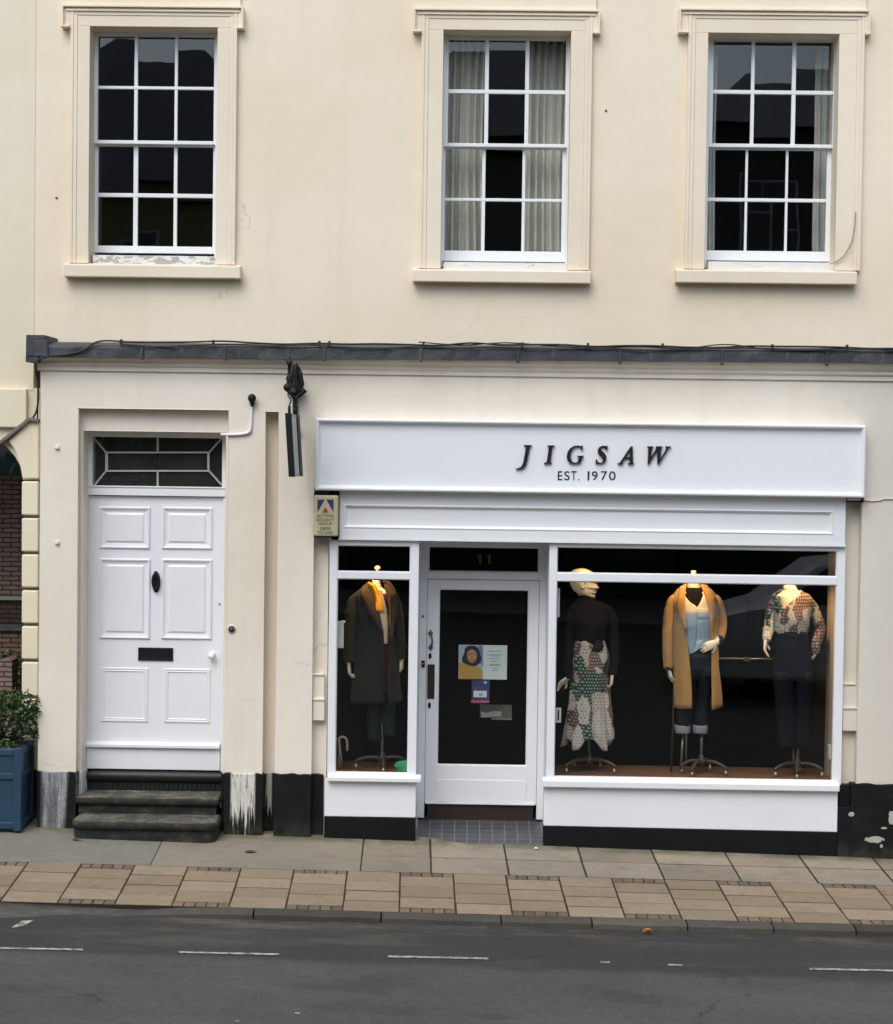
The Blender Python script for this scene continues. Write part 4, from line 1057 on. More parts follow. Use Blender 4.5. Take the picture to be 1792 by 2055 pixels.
# shop interior
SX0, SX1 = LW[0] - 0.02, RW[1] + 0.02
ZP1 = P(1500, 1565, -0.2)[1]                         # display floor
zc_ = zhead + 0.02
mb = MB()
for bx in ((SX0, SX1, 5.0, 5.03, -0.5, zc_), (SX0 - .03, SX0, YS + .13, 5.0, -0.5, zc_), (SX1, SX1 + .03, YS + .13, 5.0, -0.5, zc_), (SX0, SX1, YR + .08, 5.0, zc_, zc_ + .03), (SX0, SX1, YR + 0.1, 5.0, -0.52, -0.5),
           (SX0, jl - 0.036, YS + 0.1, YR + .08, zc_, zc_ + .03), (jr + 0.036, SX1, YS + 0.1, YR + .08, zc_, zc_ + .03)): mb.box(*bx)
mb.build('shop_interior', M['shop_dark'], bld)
def wood_mat(name, col, var=0.35, axis=(1.2, 14, 14)):
    N = NT(name); p = N.coord(); n = N.noise(N.scale(p, axis), 2.0, 6, 0.6, 0.5)
    c = N.mix(n, tuple(x * (1 - var) for x in col), tuple(x * (1 + var) for x in col))
    return N.bsdf(c, 0.4, N.bump(n, 0.15, 0.004))
M['floor_wood'] = wood_mat('display_floor_boards', (0.17, 0.085, 0.045))
mb = MB(); YB = 0.42
mb.box(SX0, jl - 0.046, YS + 0.121, YB, ZP1 - 0.05, ZP1); mb.box(jr + 0.046, SX1, YS + 0.121, YB, ZP1 - 0.05, ZP1)
mb.box(SX0, jl - 0.046, YB - 0.03, YB, -0.5, ZP1 - 0.05); mb.box(jr + 0.046, SX1, YB - 0.03, YB, -0.5, ZP1 - 0.05)
mb.box(SX0, jl - 0.046, YS + 0.121, YS + 0.14, -0.5, ZP1 - 0.05); mb.box(jr + 0.046, SX1, YS + 0.121, YS + 0.14, -0.5, ZP1 - 0.05)
mb.build('display_floor', M['floor_wood'], bld)
xo = P(1681, 1300, YS + 0.08)[0]
mb = MB(); mb.box(xo, xo + 0.03, YS + 0.08, 0.24, ZP1, zhead); mb.build('display_side_board', M['orange_wall'], bld)
mb = MB(); xs = xo - 0.001; q = V(1662, 1506, 0.0); mb.box(xs - 0.014, xs, -0.05, 0.03, q.z - 0.07, q.z + 0.05); mb.build('wall_socket', M['white_plastic'], bld, bevel=0.003)
# window fittings seen at the edge of the glass
mb = MB(); a_ = prect(1116, 1180, 1123, 1238, YS + 0.12); mb.box(a_[0], a_[1], YS + 0.09, YS + 0.13, a_[2], a_[3])
mb.build('window_fitting', M['white_plastic'], bld, bevel=0.002)
mb = MB(); a_ = prect(1115, 1421, 1124, 1450, YS + 0.1); frame(mb, a_[0], a_[1] + 0.008, a_[2], a_[3], 0.016, YS + 0.09, YS + 0.12)
mb.build('window_fitting', M['white_plastic'], bld, bevel=0.002)
# neighbour board seen at the edge of the narrow window
a_ = prect(676, 1246, 690, 1300, YS + 0.14); mb = MB(); mb.box(a_[0], a_[1], YS + 0.11, YS + 0.125, a_[2], a_[3]); mb.box(a_[1] - 0.02, a_[1] + 0.012, YS + 0.105, YS + 0.13, a_[3] - 0.012, a_[3] + 0.004)
tag(mb.build('wall_notice', M['white_plastic'], None, bevel=0.003), 'small pale card at the left edge of the narrow shop window', 'notice')

# posters inside the door glass
YPO = YR + 0.028
po = thing('poster', 'landscape poster with portrait in mustard jumper on the shop door glass', 'poster', V(969, 1363, YPO))
def flat(name, poly, lay, mat, parent, lab=None):
    mb = MB(); mb.prism([P(*q, YPO) for q in poly], YPO - 0.0012 * lay, YPO - 0.0012 * lay + (0.001 if lay else 0.002)); o = mb.build(name, mat, parent)
    if lab: o['label'] = lab
    return o
pm_ = lambda n, c: plain(n, c, 0.7, 0.06, 12, 0.0)
flat('paper', [(920.5, 1294), (1018, 1295), (1017, 1364), (920, 1362.5)], 0, pm_('pale_paper', (0.62, 0.68, 0.68)), po)
flat('photo_background', [(921, 1294.5), (968, 1295), (968, 1363), (920.5, 1362)], 1, pm_('photo_sky', (0.38, 0.46, 0.54)), po)
flat('photo_background', [(960, 1295), (969, 1295), (969, 1340), (962, 1325)], 2, pm_('photo_blue', (0.16, 0.2, 0.36)), po)
flat('jumper', [(920.5, 1331), (928, 1329), (938, 1332), (950, 1336), (958, 1337), (966, 1342), (968.5, 1346), (968.5, 1362.5), (920.5, 1362)], 3, pm_('mustard', (0.48, 0.28, 0.06)), po)
flat('hair', [(933, 1302), (938, 1296.5), (946, 1295), (954, 1296), (960, 1301), (963, 1311), (966, 1320), (964, 1330), (957, 1335), (949, 1337), (938, 1334), (928, 1329), (927, 1321), (931, 1312)], 4, pm_('dark_hair', (0.02, 0.014, 0.014)), po)
flat('face', [(938, 1309), (942, 1304.5), (948, 1303), (954, 1306), (957, 1312), (957, 1319), (954, 1326), (948, 1330.5), (942, 1328), (938.5, 1322), (937.5, 1315)], 5, pm_('photo_skin', (0.42, 0.25, 0.15)), po)
mb = MB()
for poly in ([(940, 1312), (944.5, 1311), (945, 1313), (940.5, 1313.6)], [(950, 1311.5), (955, 1312.6), (954.6, 1314), (950, 1313.2)], [(943, 1322), (948, 1324), (953.5, 1322.5), (949, 1326.5), (945, 1325.5)], [(946.5, 1314), (948.6, 1319), (946, 1319)]):
    mb.prism([P(*q, YPO) for q in poly], YPO - 0.0072, YPO - 0.0062)
mb.build('face_features', pm_('photo_dark', (0.09, 0.03, 0.025)), po)
mb = MB()
for cy, w_ in ((1307, 15), (1314, 17), (1316.5, 10), (1322, 12), (1327.5, 8), (1333.5, 11), (1336, 10), (1341, 6), (1346, 7)):
    q = prect(993 - w_, cy - 0.7, 993 + w_, cy + 0.7, YPO); mb.box(q[0], q[1], YPO - 0.0014, YPO - 0.0004, q[2], q[3])
mb.build('text_lines', pm_('grey_print', (0.28, 0.31, 0.32)), po)
op = thing('door_notice', 'small navy notice with white panel and pink foot below the poster', 'notice', V(964, 1411, YPO))
flat('card', [(946.5, 1364.5), (982.5, 1365), (982, 1405), (946, 1404.5)], 0, pm_('navy_card', (0.035, 0.05, 0.15)), op)
flat('foot_strip', [(945.5, 1405), (982, 1405.4), (981.5, 1411), (945.5, 1410.6)], 0, pm_('pink_card', (0.45, 0.10, 0.18)), op)
flat('hours_panel', [(950.5, 1386), (977, 1386.4), (976.6, 1399.4), (950, 1399)], 1, pm_('white_card', (0.68, 0.68, 0.72)), op)
for (l, t, r, b) in ((961, 1392, 969, 1393.4), (961.5, 1394.4, 968.5, 1396), (951, 1380, 966, 1381.2), (951, 1382.6, 958, 1383.6)):
    mb = MB(); q = prect(l, t, r, b, YPO); mb.box(q[0], q[1], YPO - 0.0028, YPO - 0.0016, q[2], q[3])
    mb.build('text_line', pm_('grey_print2', (0.16, 0.18, 0.26)), op)
flat('emblem', [(974, 1366.5), (978, 1369.5), (974, 1373), (970, 1369.5)], 1, pm_('pale_emblem', (0.5, 0.5, 0.56)), op)
lf = thing('leaflet_tray', 'pale leaflet holder with crumpled white paper inside the shop door', 'leaflet holder', V(995, 1440, YR + 0.30))
q = prect(963, 1415, 1027, 1441, YR + 0.3); mb = MB()
mb.box(q[0], q[1], YR + 0.32, YR + 0.335, q[2], q[3]); mb.box(q[0] + 0.10, q[1], YR + 0.20, YR + 0.2995, q[2], q[2] + 0.012); mb.build('tray', plain('tray_grey', (0.22, 0.22, 0.18), 0.6), lf)
mb = MB(); mb.prism([P(*k_, YR + .3) for k_ in ((965, 1428), (976, 1431), (990, 1427), (1006, 1428), (1006, 1437), (985, 1439), (966, 1440))], YR + 0.303, YR + 0.312); mb.build('paper', plain('white_paper', (0.75, 0.75, 0.72), 0.6), lf)

# ------------------------------------------------------------------ alarm box
YA = -0.42
al = thing('alarm_box', 'cream burglar alarm box with blue and red triangle under the fascia corner', 'alarm box', V(653, 1078, YL))
ax = prect(630, 994, 678, 1076, YA)
mb = MB(); mb.box(ax[0], ax[1], YA, YL + 0.0, ax[2], ax[3]); mb.build('cover', plain('aged_cream_plastic', (0.52, 0.46, 0.27), 0.45, 0.10, 6, 0.03), al, bevel=0.012, seg=3)
mb = MB(); mb.box(ax[0] - 0.008, ax[1] + 0.002, YL - 0.05, YL + 0.05, ax[2] - 0.012, ax[3] + 0.014); mb.build('back_plate', M['black_iron'], al, bevel=0.003)
def A(px, py): return P(px, py, YA)
for poly, c_ in (([(637, 1003), (669.5, 1003), (669.5, 1028), (653.5, 1004), (637, 1028)], (0.03, 0.025, 0.12)),):
    for pl_ in ([(637, 1002.5), (651.5, 1002.5), (637.2, 1028)], [(655, 1002.5), (669.5, 1002.5), (669.3, 1028)]):
        mb = MB(); mb.prism([A(*q) for q in pl_], YA - 0.002, YA + 0.001); mb.build('emblem', pm_('emblem_blue', c_), al)
mb = MB(); mb.prism([A(653, 1017.5), A(659.5, 1028.5), A(646.5, 1028.5)], YA - 0.0025, YA + 0.001); mb.build('emblem', pm_('emblem_red', (0.45, 0.03, 0.03)), al)
mb = MB()
for s_, l, r, t, b in (('ACTIVE', 636, 670, 1032.5, 1038), ('SECURITY', 635, 670, 1041, 1046), ('GROUP', 639, 666, 1048.5, 1053.5), ('0800', 642, 664, 1057.5, 1063.5), ('7214381', 637, 669, 1066, 1072)):
    p0, p1 = A(l, b), A(r, t); text_fit(mb, s_, p0[0], p1[0], p0[1], p1[1], YA - 0.002, YA + 0.001)
mb.build('lettering', pm_('alarm_print', (0.06, 0.05, 0.05)), al)

# small junction box at the right end of the fascia, with its cable
jb = thing('junction_box', 'small dark edged box under the far end of the fascia with thin cable', 'junction box', V(1716, 1006, YL))
q = prect(1701, 998, 1733, 1007, YL - 0.04); mb = MB(); mb.box(q[0], q[1] - 0.02, YL - 0.04, YL + 0.09, q[2] + 0.01, q[3] - 0.008); mb.build('box', M['white'], jb)
mb = MB(); mb.box(q[1] - 0.0195, q[1], YL - 0.045, YL + 0.0, q[2] - 0.005, q[3]); mb.box(q[0], q[1] - 0.02, YL - 0.035, YL + 0.09, q[2] - 0.002, q[2] + 0.0095); mb.build('edge', M['black_iron'], jb)
mb = MB(); mb.tube(spline([V(1733, 1002, YL - 0.02), V(1748, 1005, YL - 0.008), V(1765, 1004, YL - 0.006), V(1778, 1001, YL - 0.007), V(1830, 1003, YL - 0.006)], 6), 0.006, 8)
mb.build('cable', M['stucco_lower'], jb)

# sensor and its painted conduit by the front door
se = thing('outdoor_sensor', 'black bulb shaped sensor on bent white conduit right of the fanlight', 'sensor', V(475, 872, YL))
mb = MB(); mb.tube(spline([V(443, 872, YL - 0.014), V(470, 872, YL - 0.014), V(492, 870, YL - 0.014), V(500.5, 866, YL - 0.014), V(503, 857, YL - 0.014), V(504, 838, YL - 0.014), V(505.5, 812, YL - 0.014)], 6), 0.012, 10)
mb.build('conduit', M['white'], se)
q = V(505.5, 799, YL - 0.05); mb = MB(); mb.ball(q, 0.036, 10, (0.95, 1.0, 1.0)); mb.tube([q + Vector((0, 0.01, -0.02)), q + Vector((0, 0.03, -0.065))], [0.025, 0.013], 12); mb.build('sensor_head', M['black_iron'], se)

# ------------------------------------------------------------------ hanging sign on its iron bracket
xw = P(593, 800, YL)[0]
hs = thing('hanging_sign', 'narrow framed sign board edge-on below an ornate black iron bracket', 'hanging sign', (xw, YL, P(593, 880, YL)[1]))
xb = -1.43
def Z(px, py, y): return P(px, py, y)[1]
mb = MB()
mb.box(xw - 0.020, xw + 0.020, YL - 0.03, YL, Z(593, 868, YL), Z(593, 770, YL))
zA = Z(595, 787, YL - 0.03)
for zz, r_ in ((Z(593, 872, YL), 0.032), (Z(593, 769, YL), 0.032)):   # shaped ends of the wall bar
    mb.prism([(xw - 0.030, zz + 0.02), (xw - 0.02, zz - 0.035), (xw + 0.012, zz - 0.04), (xw + 0.040, zz + 0.01), (xw + 0.046, zz + 0.036), (xw + 0.02, zz + 0.04)], YL - 0.034, YL - 0.001)
mb.prism([(xw - 0.07, zA), (xw, zA - 0.075), (xw + 0.10, zA + 0.006), (xw + 0.02, zA + 0.075)], YL - 0.045, YL - 0.031)   # boss
mb.build('wall_bar', M['black_iron'], hs, bevel=0.006)
mb = MB()
zarm = zA - 0.01
mb.tube([(xw, YL - 0.03, zarm), (xb, -0.6, zarm + 0.01), (xb, -0.9, zarm + 0.015), (xb, -1.17, zarm + 0.015)], [0.022, 0.021, 0.020, 0.020], 8)
mb.ball((xb, -1.19, zarm + 0.015), 0.032)
def scroll(cy, cz, r0, r1, turns, ph, th, x=xb):
    pts = []
    for k in range(int(18 * turns) + 1):
        t = k / 18; a_ = ph + 2 * math.pi * t; r = r0 + (r1 - r0) * t / turns
        pts.append((x, cy + r * math.cos(a_), cz + r * math.sin(a_)))
    mb.tube(pts, th, 6)
scroll(-0.52, zarm + 0.13, 0.125, 0.03, 1.6, -1.57, 0.013); scroll(-0.84, zarm + 0.115, 0.11, 0.03, 1.6, -1.57, 0.013, xb + 0.004); scroll(-1.05, zarm + 0.07, 0.06, 0.02, 1.3, -1.57, 0.011)
scroll(-0.50, zarm - 0.06, 0.055, 0.02, 1.4, 1.57, 0.011)
mb.prism([(xb - 0.05, zarm - 0.01), (xb, zarm - 0.045), (xb + 0.07, zarm + 0.01), (xb + 0.03, zarm + 0.055), (xb - 0.04, zarm + 0.045)], -0.66, -0.60)
for dx in (-0.03, 0.025):
    mb.tube([(xb + dx, -0.47, zarm + 0.0), (xb + dx * 1.5, -0.46, zarm + 0.07), (xb + dx, -0.45, zarm + 0.16), (xb + dx * 0.4, -0.44, zarm + 0.21)], [0.016, 0.024, 0.018, 0.010], 8)
mb.build('scroll_bracket', M['black_iron'], hs, recalc=True)
mb = MB(); q = V(581, 712, -0.62); base = zarm
c_ = Vector((q.x, -0.62, 0))
H = q.z - base
mb.revolve(Vector((q.x, -0.62, base)), [(0.0, 0), (0.026, 0.0), (0.022, H * .3), (0.030, H * .36), (0.016, H * .45), (0.014, H * .72), (0.026, H * .76), (0.026, H * .80), (0.013, H * .85), (0.010, H * .93), (0.0, H)], 10)
mb.build('finial', M['black_iron'], hs, recalc=True)
# board
ya, yb_ = -1.13, -0.44
zt_ = Z(580, 831, -0.8); zb_ = Z(585, 956, -0.8)
def yz(poly, x0, x1, mb):
    i = [mb.vert((x0, *p)) for p in poly]; j = [mb.vert((x1, *p)) for p in poly]; n = len(poly)
    mb.face(i); mb.face(j[::-1])
    for k in range(n): l = (k + 1) % n; mb.face((i[l], i[k], j[k], j[l]))
class Swung(MB):
    def build(s, *a, **k):
        for p in s.v: p.x += (zt_ - p.z) * 0.07
        return MB.build(s, *a, **k)
mb = Swung(); mb.box(xb - 0.014, xb + 0.014, ya + 0.05, yb_ - 0.20, zb_ + 0.02, zt_ - 0.02); mb.build('panel', plain('grey_sign_panel', (0.46, 0.46, 0.43), 0.5, 0.25, 3, 0.05), hs)
for q, q2 in ((ya, ya + 0.05), (yb_ - 0.20, yb_)):
    mb = Swung(); mb.box(xb - 0.024, xb + 0.024, q, q2, zb_, zt_); mb.build('frame_stile', M['black_iron'], hs, bevel=0.003)
M['grey_rail'] = plain('grey_rail', (0.33, 0.33, 0.31), 0.5)
for q in (zt_ - 0.02, zb_):
    mb = Swung(); mb.box(xb - 0.0165, xb + 0.0165, ya + 0.0501, yb_ - 0.2001, q, q + 0.02); mb.build('frame_rail', M['grey_rail'], hs, bevel=0.003)
for yy in (-1.03, -0.60):
    mb = MB(); mb.tube(spline([(xb, yy, zarm), (xb - 0.012, yy, zarm - 0.04), (xb + 0.012, yy, zarm - 0.075), (xb, yy, zt_ + 0.06), (xb, yy, zt_)], 5), [0.005] * 21, 6); mb.tube([(xb, yy, zt_ + 0.06), (xb, yy, zt_)], 0.011, 8)
    mb.build('hanger', M['black_iron'], hs)

# ------------------------------------------------------------------ cables on the lead ledge
def cable(pts, r, lab, name='cable'):
    mb = MB(); mb.tube(spline(pts, 8), r, 6)
    return tag(mb.build(name, M['cable']), lab, 'cable')
def lp(px, dy, y): return V(px, 690 + (px - 90) * 0.0075 + dy, y)
random.seed(3)
pts = [V(76, 722, -0.435), V(100, 714, -0.44), V(130, 712, -0.437), V(165, 704, -0.435)] + [lp(px, random.choice((-4, -6, -8, -3, -5))  , -0.43) for px in range(200, 1900, 62)]
cable(pts, 0.008, 'black cable sagging along the lead ledge from its raised end block')
pts = [lp(px, random.choice((1, -1, -2, 2, 4, 0)), -0.435) for px in range(240, 1900, 75)]
cable(pts, 0.0065, 'thinner black cable lying lower on the lead ledge')
pts = [lp(px, random.choice((-7, -2, -9, -4, 0)), -0.427) for px in range(840, 1900, 88)]
cable(pts, 0.0055, 'third black cable crossing the others on the ledge above the fascia')
for px in (243, 428, 641, 661, 850, 1048, 1180, 1330, 1550, 1700):
    mb = MB(); q = lp(px, -7, -0.43); mb.box(q.x - 0.009, q.x + 0.009, -0.442, -0.41, q.z - 0.03, q.z + 0.012)
    mb.build('cable_clip', M['cable'], bld)
cable([V(70, 726, -0.30), V(72, 745, -0.06), V(76, 775, -0.05), V(77, 800, -0.05), V(73, 825, -0.05), V(66, 838, -0.05), V(58, 842, -0.055)], 0.008, 'black cable drooping from the lead end block to the arch moulding')
cable([V(74, 730, -0.05), V(76, 760, -0.03), V(75.5, 800, -0.03), V(75, 850, -0.03), V(74, 935, -0.04)], 0.006, 'thin dark cable running straight down beside the quoin blocks')

mb = MB(); mb.tube(spline([V(1717, 425, -0.055), V(1715, 455, -0.058), V(1709, 485, -0.062), V(1694, 512, -0.06), V(1676, 526, -0.05), V(1666, 529, -0.03)], 6), 0.0045, 6)
tag(mb.build('wire', plain('grey_wire', (0.30, 0.26, 0.21), 0.7)), 'thin grey wire curving down beside the right-hand upstairs window to its sill', 'cable')

# ------------------------------------------------------------------ neighbouring building with carriage arch
nb = thing('arched_building', 'pale yellow rendered building with quoins and carriage arch at the left edge', 'building', (-6.0, 0, gz(-6, 0)))
YN = 0.0
nx1 = P(78, 1200, YN)[0]
# upper part
mb = MB(); mb.box(-9.5, XL - 0.001, -0.004, 0.3, P(40, 783, 0)[1], ZTOP); mb.build('upper_wall', M['stucco_left'], nb)
mb = MB(); zbn = P(30, 780, -0.05)[1]
xe = P(53, 790, -0.05)[0]
mb.box(-9.5, xe, -0.05, 0.1, P(30, 990, 0)[1] + 0.55, zbn); mb.build('arch_panel', M['stucco_left'], nb, bevel=0.01)
# arch wall: opening from springing at the quoins
sp = P(43, 963, -0.05); apx = sp[0] - 1.35; Rr = 1.35
arch = []
n = 20
for k in range(n + 1):
    a_ = math.pi * k / n * 0.5
    arch.append((apx + Rr * math.cos(a_), sp[1] + 0.62 * math.sin(a_) * 1.0))
ztopw = P(40, 783, 0)[1] + 0.02
mb = MB()
poly = [(nx1 + 0.2, sp[1]), (nx1 + 0.2, ztopw), (apx, ztopw)] + arch[::-1]
mb.prism(poly, 0.0, 0.34)
mb.build('arch_wall', M['stucco_left'], nb)
# big voussoir / springer stone beside the opening
mb = MB()
k1, k2 = P(22, 884, -0.06), P(57, 844, -0.06)
edge = [P(px, py, -0.06) for px, py in ((44, 961), (40, 938), (36, 925), (30, 908), (25, 897), (15, 885))]
mb.prism([P(77, 961, -0.06)] + edge + [P(57, 846, -0.06), P(77, 846, -0.06)], -0.05, 0.33)
mb.build('springer_stone', M['stucco_left'], nb, bevel=0.012)
# hood mould
mb = MB()
for (p0, p1) in (((-30, 905), (4, 884)), ((4, 884), (57, 841)), ((57, 841), (77, 845))):
    a_, b_ = Vector((*P(*p0, -0.1), 0)), Vector((*P(*p1, -0.1), 0)); d = (b_ - a_).normalized(); nn = Vector((-d.y, d.x, 0)) * 0.016
    mb.prism([tuple((a_ - nn)[:2]), tuple((b_ - nn)[:2]), tuple((b_ + nn)[:2]), tuple((a_ + nn)[:2])], -0.085, 0.0)
mb.build('hood_mould', plain('weathered_mould', (0.16, 0.14, 0.11), 0.85, 0.5, 14, 0.4), nb, bevel=0.008)
# quoins
for t_, b_ in ((966, 1034), (1040, 1107), (1113, 1179), (1185, 1251), (1257, 1323), (1329, 1397), (1403, 1470), (1476, 1545), (1551, 1668)):
    mb = MB(); q = prect(43 if t_ < 1500 else 44, t_, 76.5, b_, -0.05)
    mb.box(q[0], q[1], -0.05, 0.34, q[2], q[3])
    mb.build('quoin', M['stucco_left'] if t_ < 1540 else M['plinth'], nb, bevel=0.014, seg=3)
mb = MB(); q = prect(47, 962, 78, 1668, -0.02); mb.box(q[0], q[1] + 0.1, 0.0, 0.33, -0.5, sp[1]); mb.build('arch_jamb', plain('joint_mortar', (0.26, 0.23, 0.18), 0.9, 0.3, 9, 0.2), nb)  # darker mortar colour showing between the quoin blocks
mb = MB(); mb.box(-9.5, apx - 2.6, 0.0, 0.34, -0.5, ztopw); mb.build('far_pier', M['stucco_left'], nb)
def brick_mat(name, c1, c2, mort, bw=0.215, bh=0.075, m=0.011):
    N = NT(name); p = N.coord(); x, y, z = N.xyz(p); cmb = N.n('CombineXYZ'); N.set(cmb.inputs[0], N.math('ADD', x, y)); N.set(cmb.inputs[1], z)
    br = N.n('TexBrick'); wob = N.n('VectorMath', operation='ADD'); nz = N.n('TexNoise'); N.set(nz.inputs['Vector'], p); nz.inputs['Scale'].default_value = 7.0
    sc = N.n('VectorMath', operation='SCALE'); N.set(sc.inputs[0], nz.outputs['Color']); sc.inputs['Scale'].default_value = 0.018; N.set(wob.inputs[0], cmb.outputs[0]); N.set(wob.inputs[1], sc.outputs[0])
    N.set(br.inputs['Vector'], wob.outputs[0]); br.inputs['Scale'].default_value = 1.0; br.inputs['Brick Width'].default_value = bw; br.inputs['Row Height'].default_value = bh; br.inputs['Mortar Size'].default_value = m; br.inputs['Mortar Smooth'].default_value = 0.15
    br.inputs['Color1'].default_value = (*c1, 1); br.inputs['Color2'].default_value = (*c2, 1); br.inputs['Mortar'].default_value = (*mort, 1)
    n = N.noise(p, 2.5, 6, 0.7); c = N.mix(1.0, br.outputs['Color'], N.mix(n, (0.45, 0.45, 0.45), (1.55, 1.5, 1.45)), 'MULTIPLY')
    return N.bsdf(c, 0.9, N.bump(N.math('SUBTRACT', N.math('MULTIPLY', N.noise(p, 60, 3), 0.4), br.outputs['Fac']), 0.6, 0.01))
M['brick'] = brick_mat('old_purple_brick', (0.20, 0.125, 0.105), (0.26, 0.17, 0.145), (0.045, 0.035, 0.03), 0.15, 0.044, 0.007)
bw = thing('brick_wall', 'old dark purple brick wall of the passage behind the carriage arch', 'wall', (-7.0, 0.36, gz(-7, 0.36)))
# passage side wall, running back beside the opening, and the far yard wall
mb = MB(); xside = P(48, 1200, 0.4)[0] + 0.35
yy_ = 1.4
mb.box(-12, xside + 0.6, yy_, yy_ + 0.25, P(20, 1196, yy_)[1], P(20, 960, yy_)[1] + 0.02); mb.build('upper_brickwork', M['brick'], bw)
mb = MB(); mb.box(-12, xside + 0.6, yy_ - 0.015, yy_ + 0.25, P(20, 1204, yy_)[1], P(20, 1196.5, yy_)[1]); mb.build('pale_string_course', plain('pale_string', (0.3, 0.26, 0.2), 0.85), bw)
mb = MB(); mb.box(-12, xside + 0.6, yy_ + 0.03, yy_ + 0.25, P(20, 1252, yy_)[1], P(20, 1204.5, yy_)[1]); mb.build('dark_recess_course', brick_mat('dark_brick', (0.06, 0.036, 0.026), (0.085, 0.05, 0.035), (0.015, 0.012, 0.01), 0.15, 0.044, 0.007), bw)  # set-back band in a darker brick colour
mb = MB(); mb.box(-12, xside + 0.6, yy_ - 0.04, yy_ + 0.25, P(20, 1265, yy_)[1], P(20, 1252.5, yy_)[1]); mb.build('lead_capping', M['lead'], bw)
mb = MB(); mb.box(-12, xside + 0.6, yy_, yy_ + 0.25, -0.5, P(20, 1265.5, yy_)[1]); mb.build('lower_brickwork', brick_mat('brown_brick', (0.15, 0.085, 0.055), (0.21, 0.13, 0.085), (0.035, 0.025, 0.018), 0.15, 0.044, 0.007), bw)
# weathered painted boarding over the brickwork, seen in the head of the arch
N = NT('faded_blue_boarding'); p = N.coord(); n = N.noise(N.scale(p, (3.5, 3.5, 2.0)), 1.6, 4, 0.6, 1.0)
c = N.ramp(n, [(0.35, (0.03, 0.075, 0.09)), (0.5, (0.055, 0.09, 0.10)), (0.56, (0.20, 0.22, 0.235)), (0.75, (0.32, 0.34, 0.36))])
mb = MB(); mb.box(-12, xside + 0.6, yy_ + 0.05, yy_ + 0.2, P(20, 960, yy_)[1] + 0.021, P(20, 860, yy_)[1] + 0.6); mb.build('arch_boarding', N.bsdf(c, 0.8), bw)
mb = MB(); mb.prism([P(-60, 1348, 0.8), P(16, 1318, 0.8), P(27, 1324, 0.8), P(27, 1700, 0.8), P(-60, 1700, 0.8)], 0.75, 0.95); lowb = mb.build('low_wall', M['brick'], None)
tag(lowb, 'low brown brick wall with sloping top standing inside the arch', 'wall')

# foliage helper
def leaf_mat(name, cols):
    N = NT(name); t = N.attr('tint'); c = N.ramp(t, [(0.0, cols[0]), (0.55, cols[1]), (1.0, cols[2])])
    return N.bsdf(c, 0.45, spec=0.4)
M['leaf'] = leaf_mat('shrub_leaf', ((0.012, 0.028, 0.010), (0.035, 0.075, 0.018), (0.15, 0.20, 0.035)))
def leaves(mb, n, centre, rad_, size, bias=0.0):
    for _ in range(n):
        while True:
            q = Vector((random.uniform(-1, 1), random.uniform(-1, 1), random.uniform(-1, 1)))
            if q.length < 1: break
        q = q.normalized() * (q.length ** 0.6)
        p = Vector(centre) + Vector((q.x * rad_[0], q.y * rad_[1], q.z * rad_[2]))
        s = size * random.uniform(0.6, 1.3)
        d = Vector((random.gauss(0, 1), random.gauss(0, 1) - 0.3, random.gauss(0.4, 0.8))).normalized()
        w = d.cross(Vector((random.gauss(0, 1), random.gauss(0, 1), random.gauss(0, 1)))).normalized()
        nn = d.cross(w)
        mb.tint = min(1, max(0, random.gauss(0.38 + bias + 0.2 * q.z, 0.2)))
        i = [mb.vert(x) for x in (p, p + d * s * .3 + w * s * .24 + nn * s * 0.05, p + d * s * .7 + w * s * .2, p + d * s - nn * s * .1, p + d * s * .7 - w * s * .2, p + d * s * .3 - w * s * .24 + nn * s * 0.05)]
        mb.face((i[0], i[1], i[2], i[3]), True); mb.face((i[0], i[3], i[4], i[5]), True)
# planter
pz = gz(P(10, 1670, -0.5)[0], -0.5)
YPF = -0.52
bx_l, bx_r = P(-70, 1590, YPF)[0], P(40, 1590, YPF)[0]; bz1 = P(0, 1502, YPF)[1]; bz0 = P(0, 1667, YPF)[1]
yb2 = -0.10; tap = 0.012
plr = thing('planter', 'square blue panelled wooden planter standing against the quoins by the arch', 'planter', ((bx_l + bx_r) / 2, (YPF + yb2) / 2, bz0))
M['blue'] = plain('blue_planter_paint', (0.017, 0.050, 0.086), 0.45, 0.2, 5, 0.1)
mb = MB()
mb.hexa([(bx_l + tap, YPF + tap, bz0), (bx_r - tap, YPF + tap, bz0), (bx_r - tap, yb2, bz0), (bx_l + tap, yb2, bz0)], [(bx_l, YPF, bz1), (bx_r, YPF, bz1), (bx_r, yb2, bz1), (bx_l, yb2, bz1)])
mb.build('box', M['blue'], plr, bevel=0.006)
mb = MB(); y_ = YPF - 0.014
mb.box(bx_r - 0.05, bx_r + 0.012, YPF - 0.014, YPF + 0.05, bz0, bz1 + 0.006); mb.box(bx_r - 0.02, bx_r + 0.012, yb2 - 0.05, yb2, bz0, bz1 + 0.006)
for zz in (bz1 - 0.055, bz1 - 0.25, bz0 + 0.02):
    mb.box(bx_l, bx_r - 0.0505, YPF - 0.012, YPF + 0.02, zz, zz + 0.05)
    mb.box(bx_r - 0.02, bx_r + 0.010, YPF + 0.0505, yb2 - 0.0505, zz, zz + 0.05)
mb.build('panel_trim', M['blue'], plr, bevel=0.004)
mb = MB(); mb.box(bx_l + 0.03, bx_r - 0.03, YPF + 0.03, yb2 - 0.03, bz1 - 0.06, bz1 + 0.004); mb.build('soil', plain('soil', (0.02, 0.014, 0.010), 0.95, 0.4, 30, 0.6), plr)
mb = MB(); mb.box(bx_l + 0.06, bx_r - 0.06, YPF + 0.05, yb2 - 0.05, pz - 0.03, bz0 - 0.001); mb.build('foot', M['black_iron'], plr)
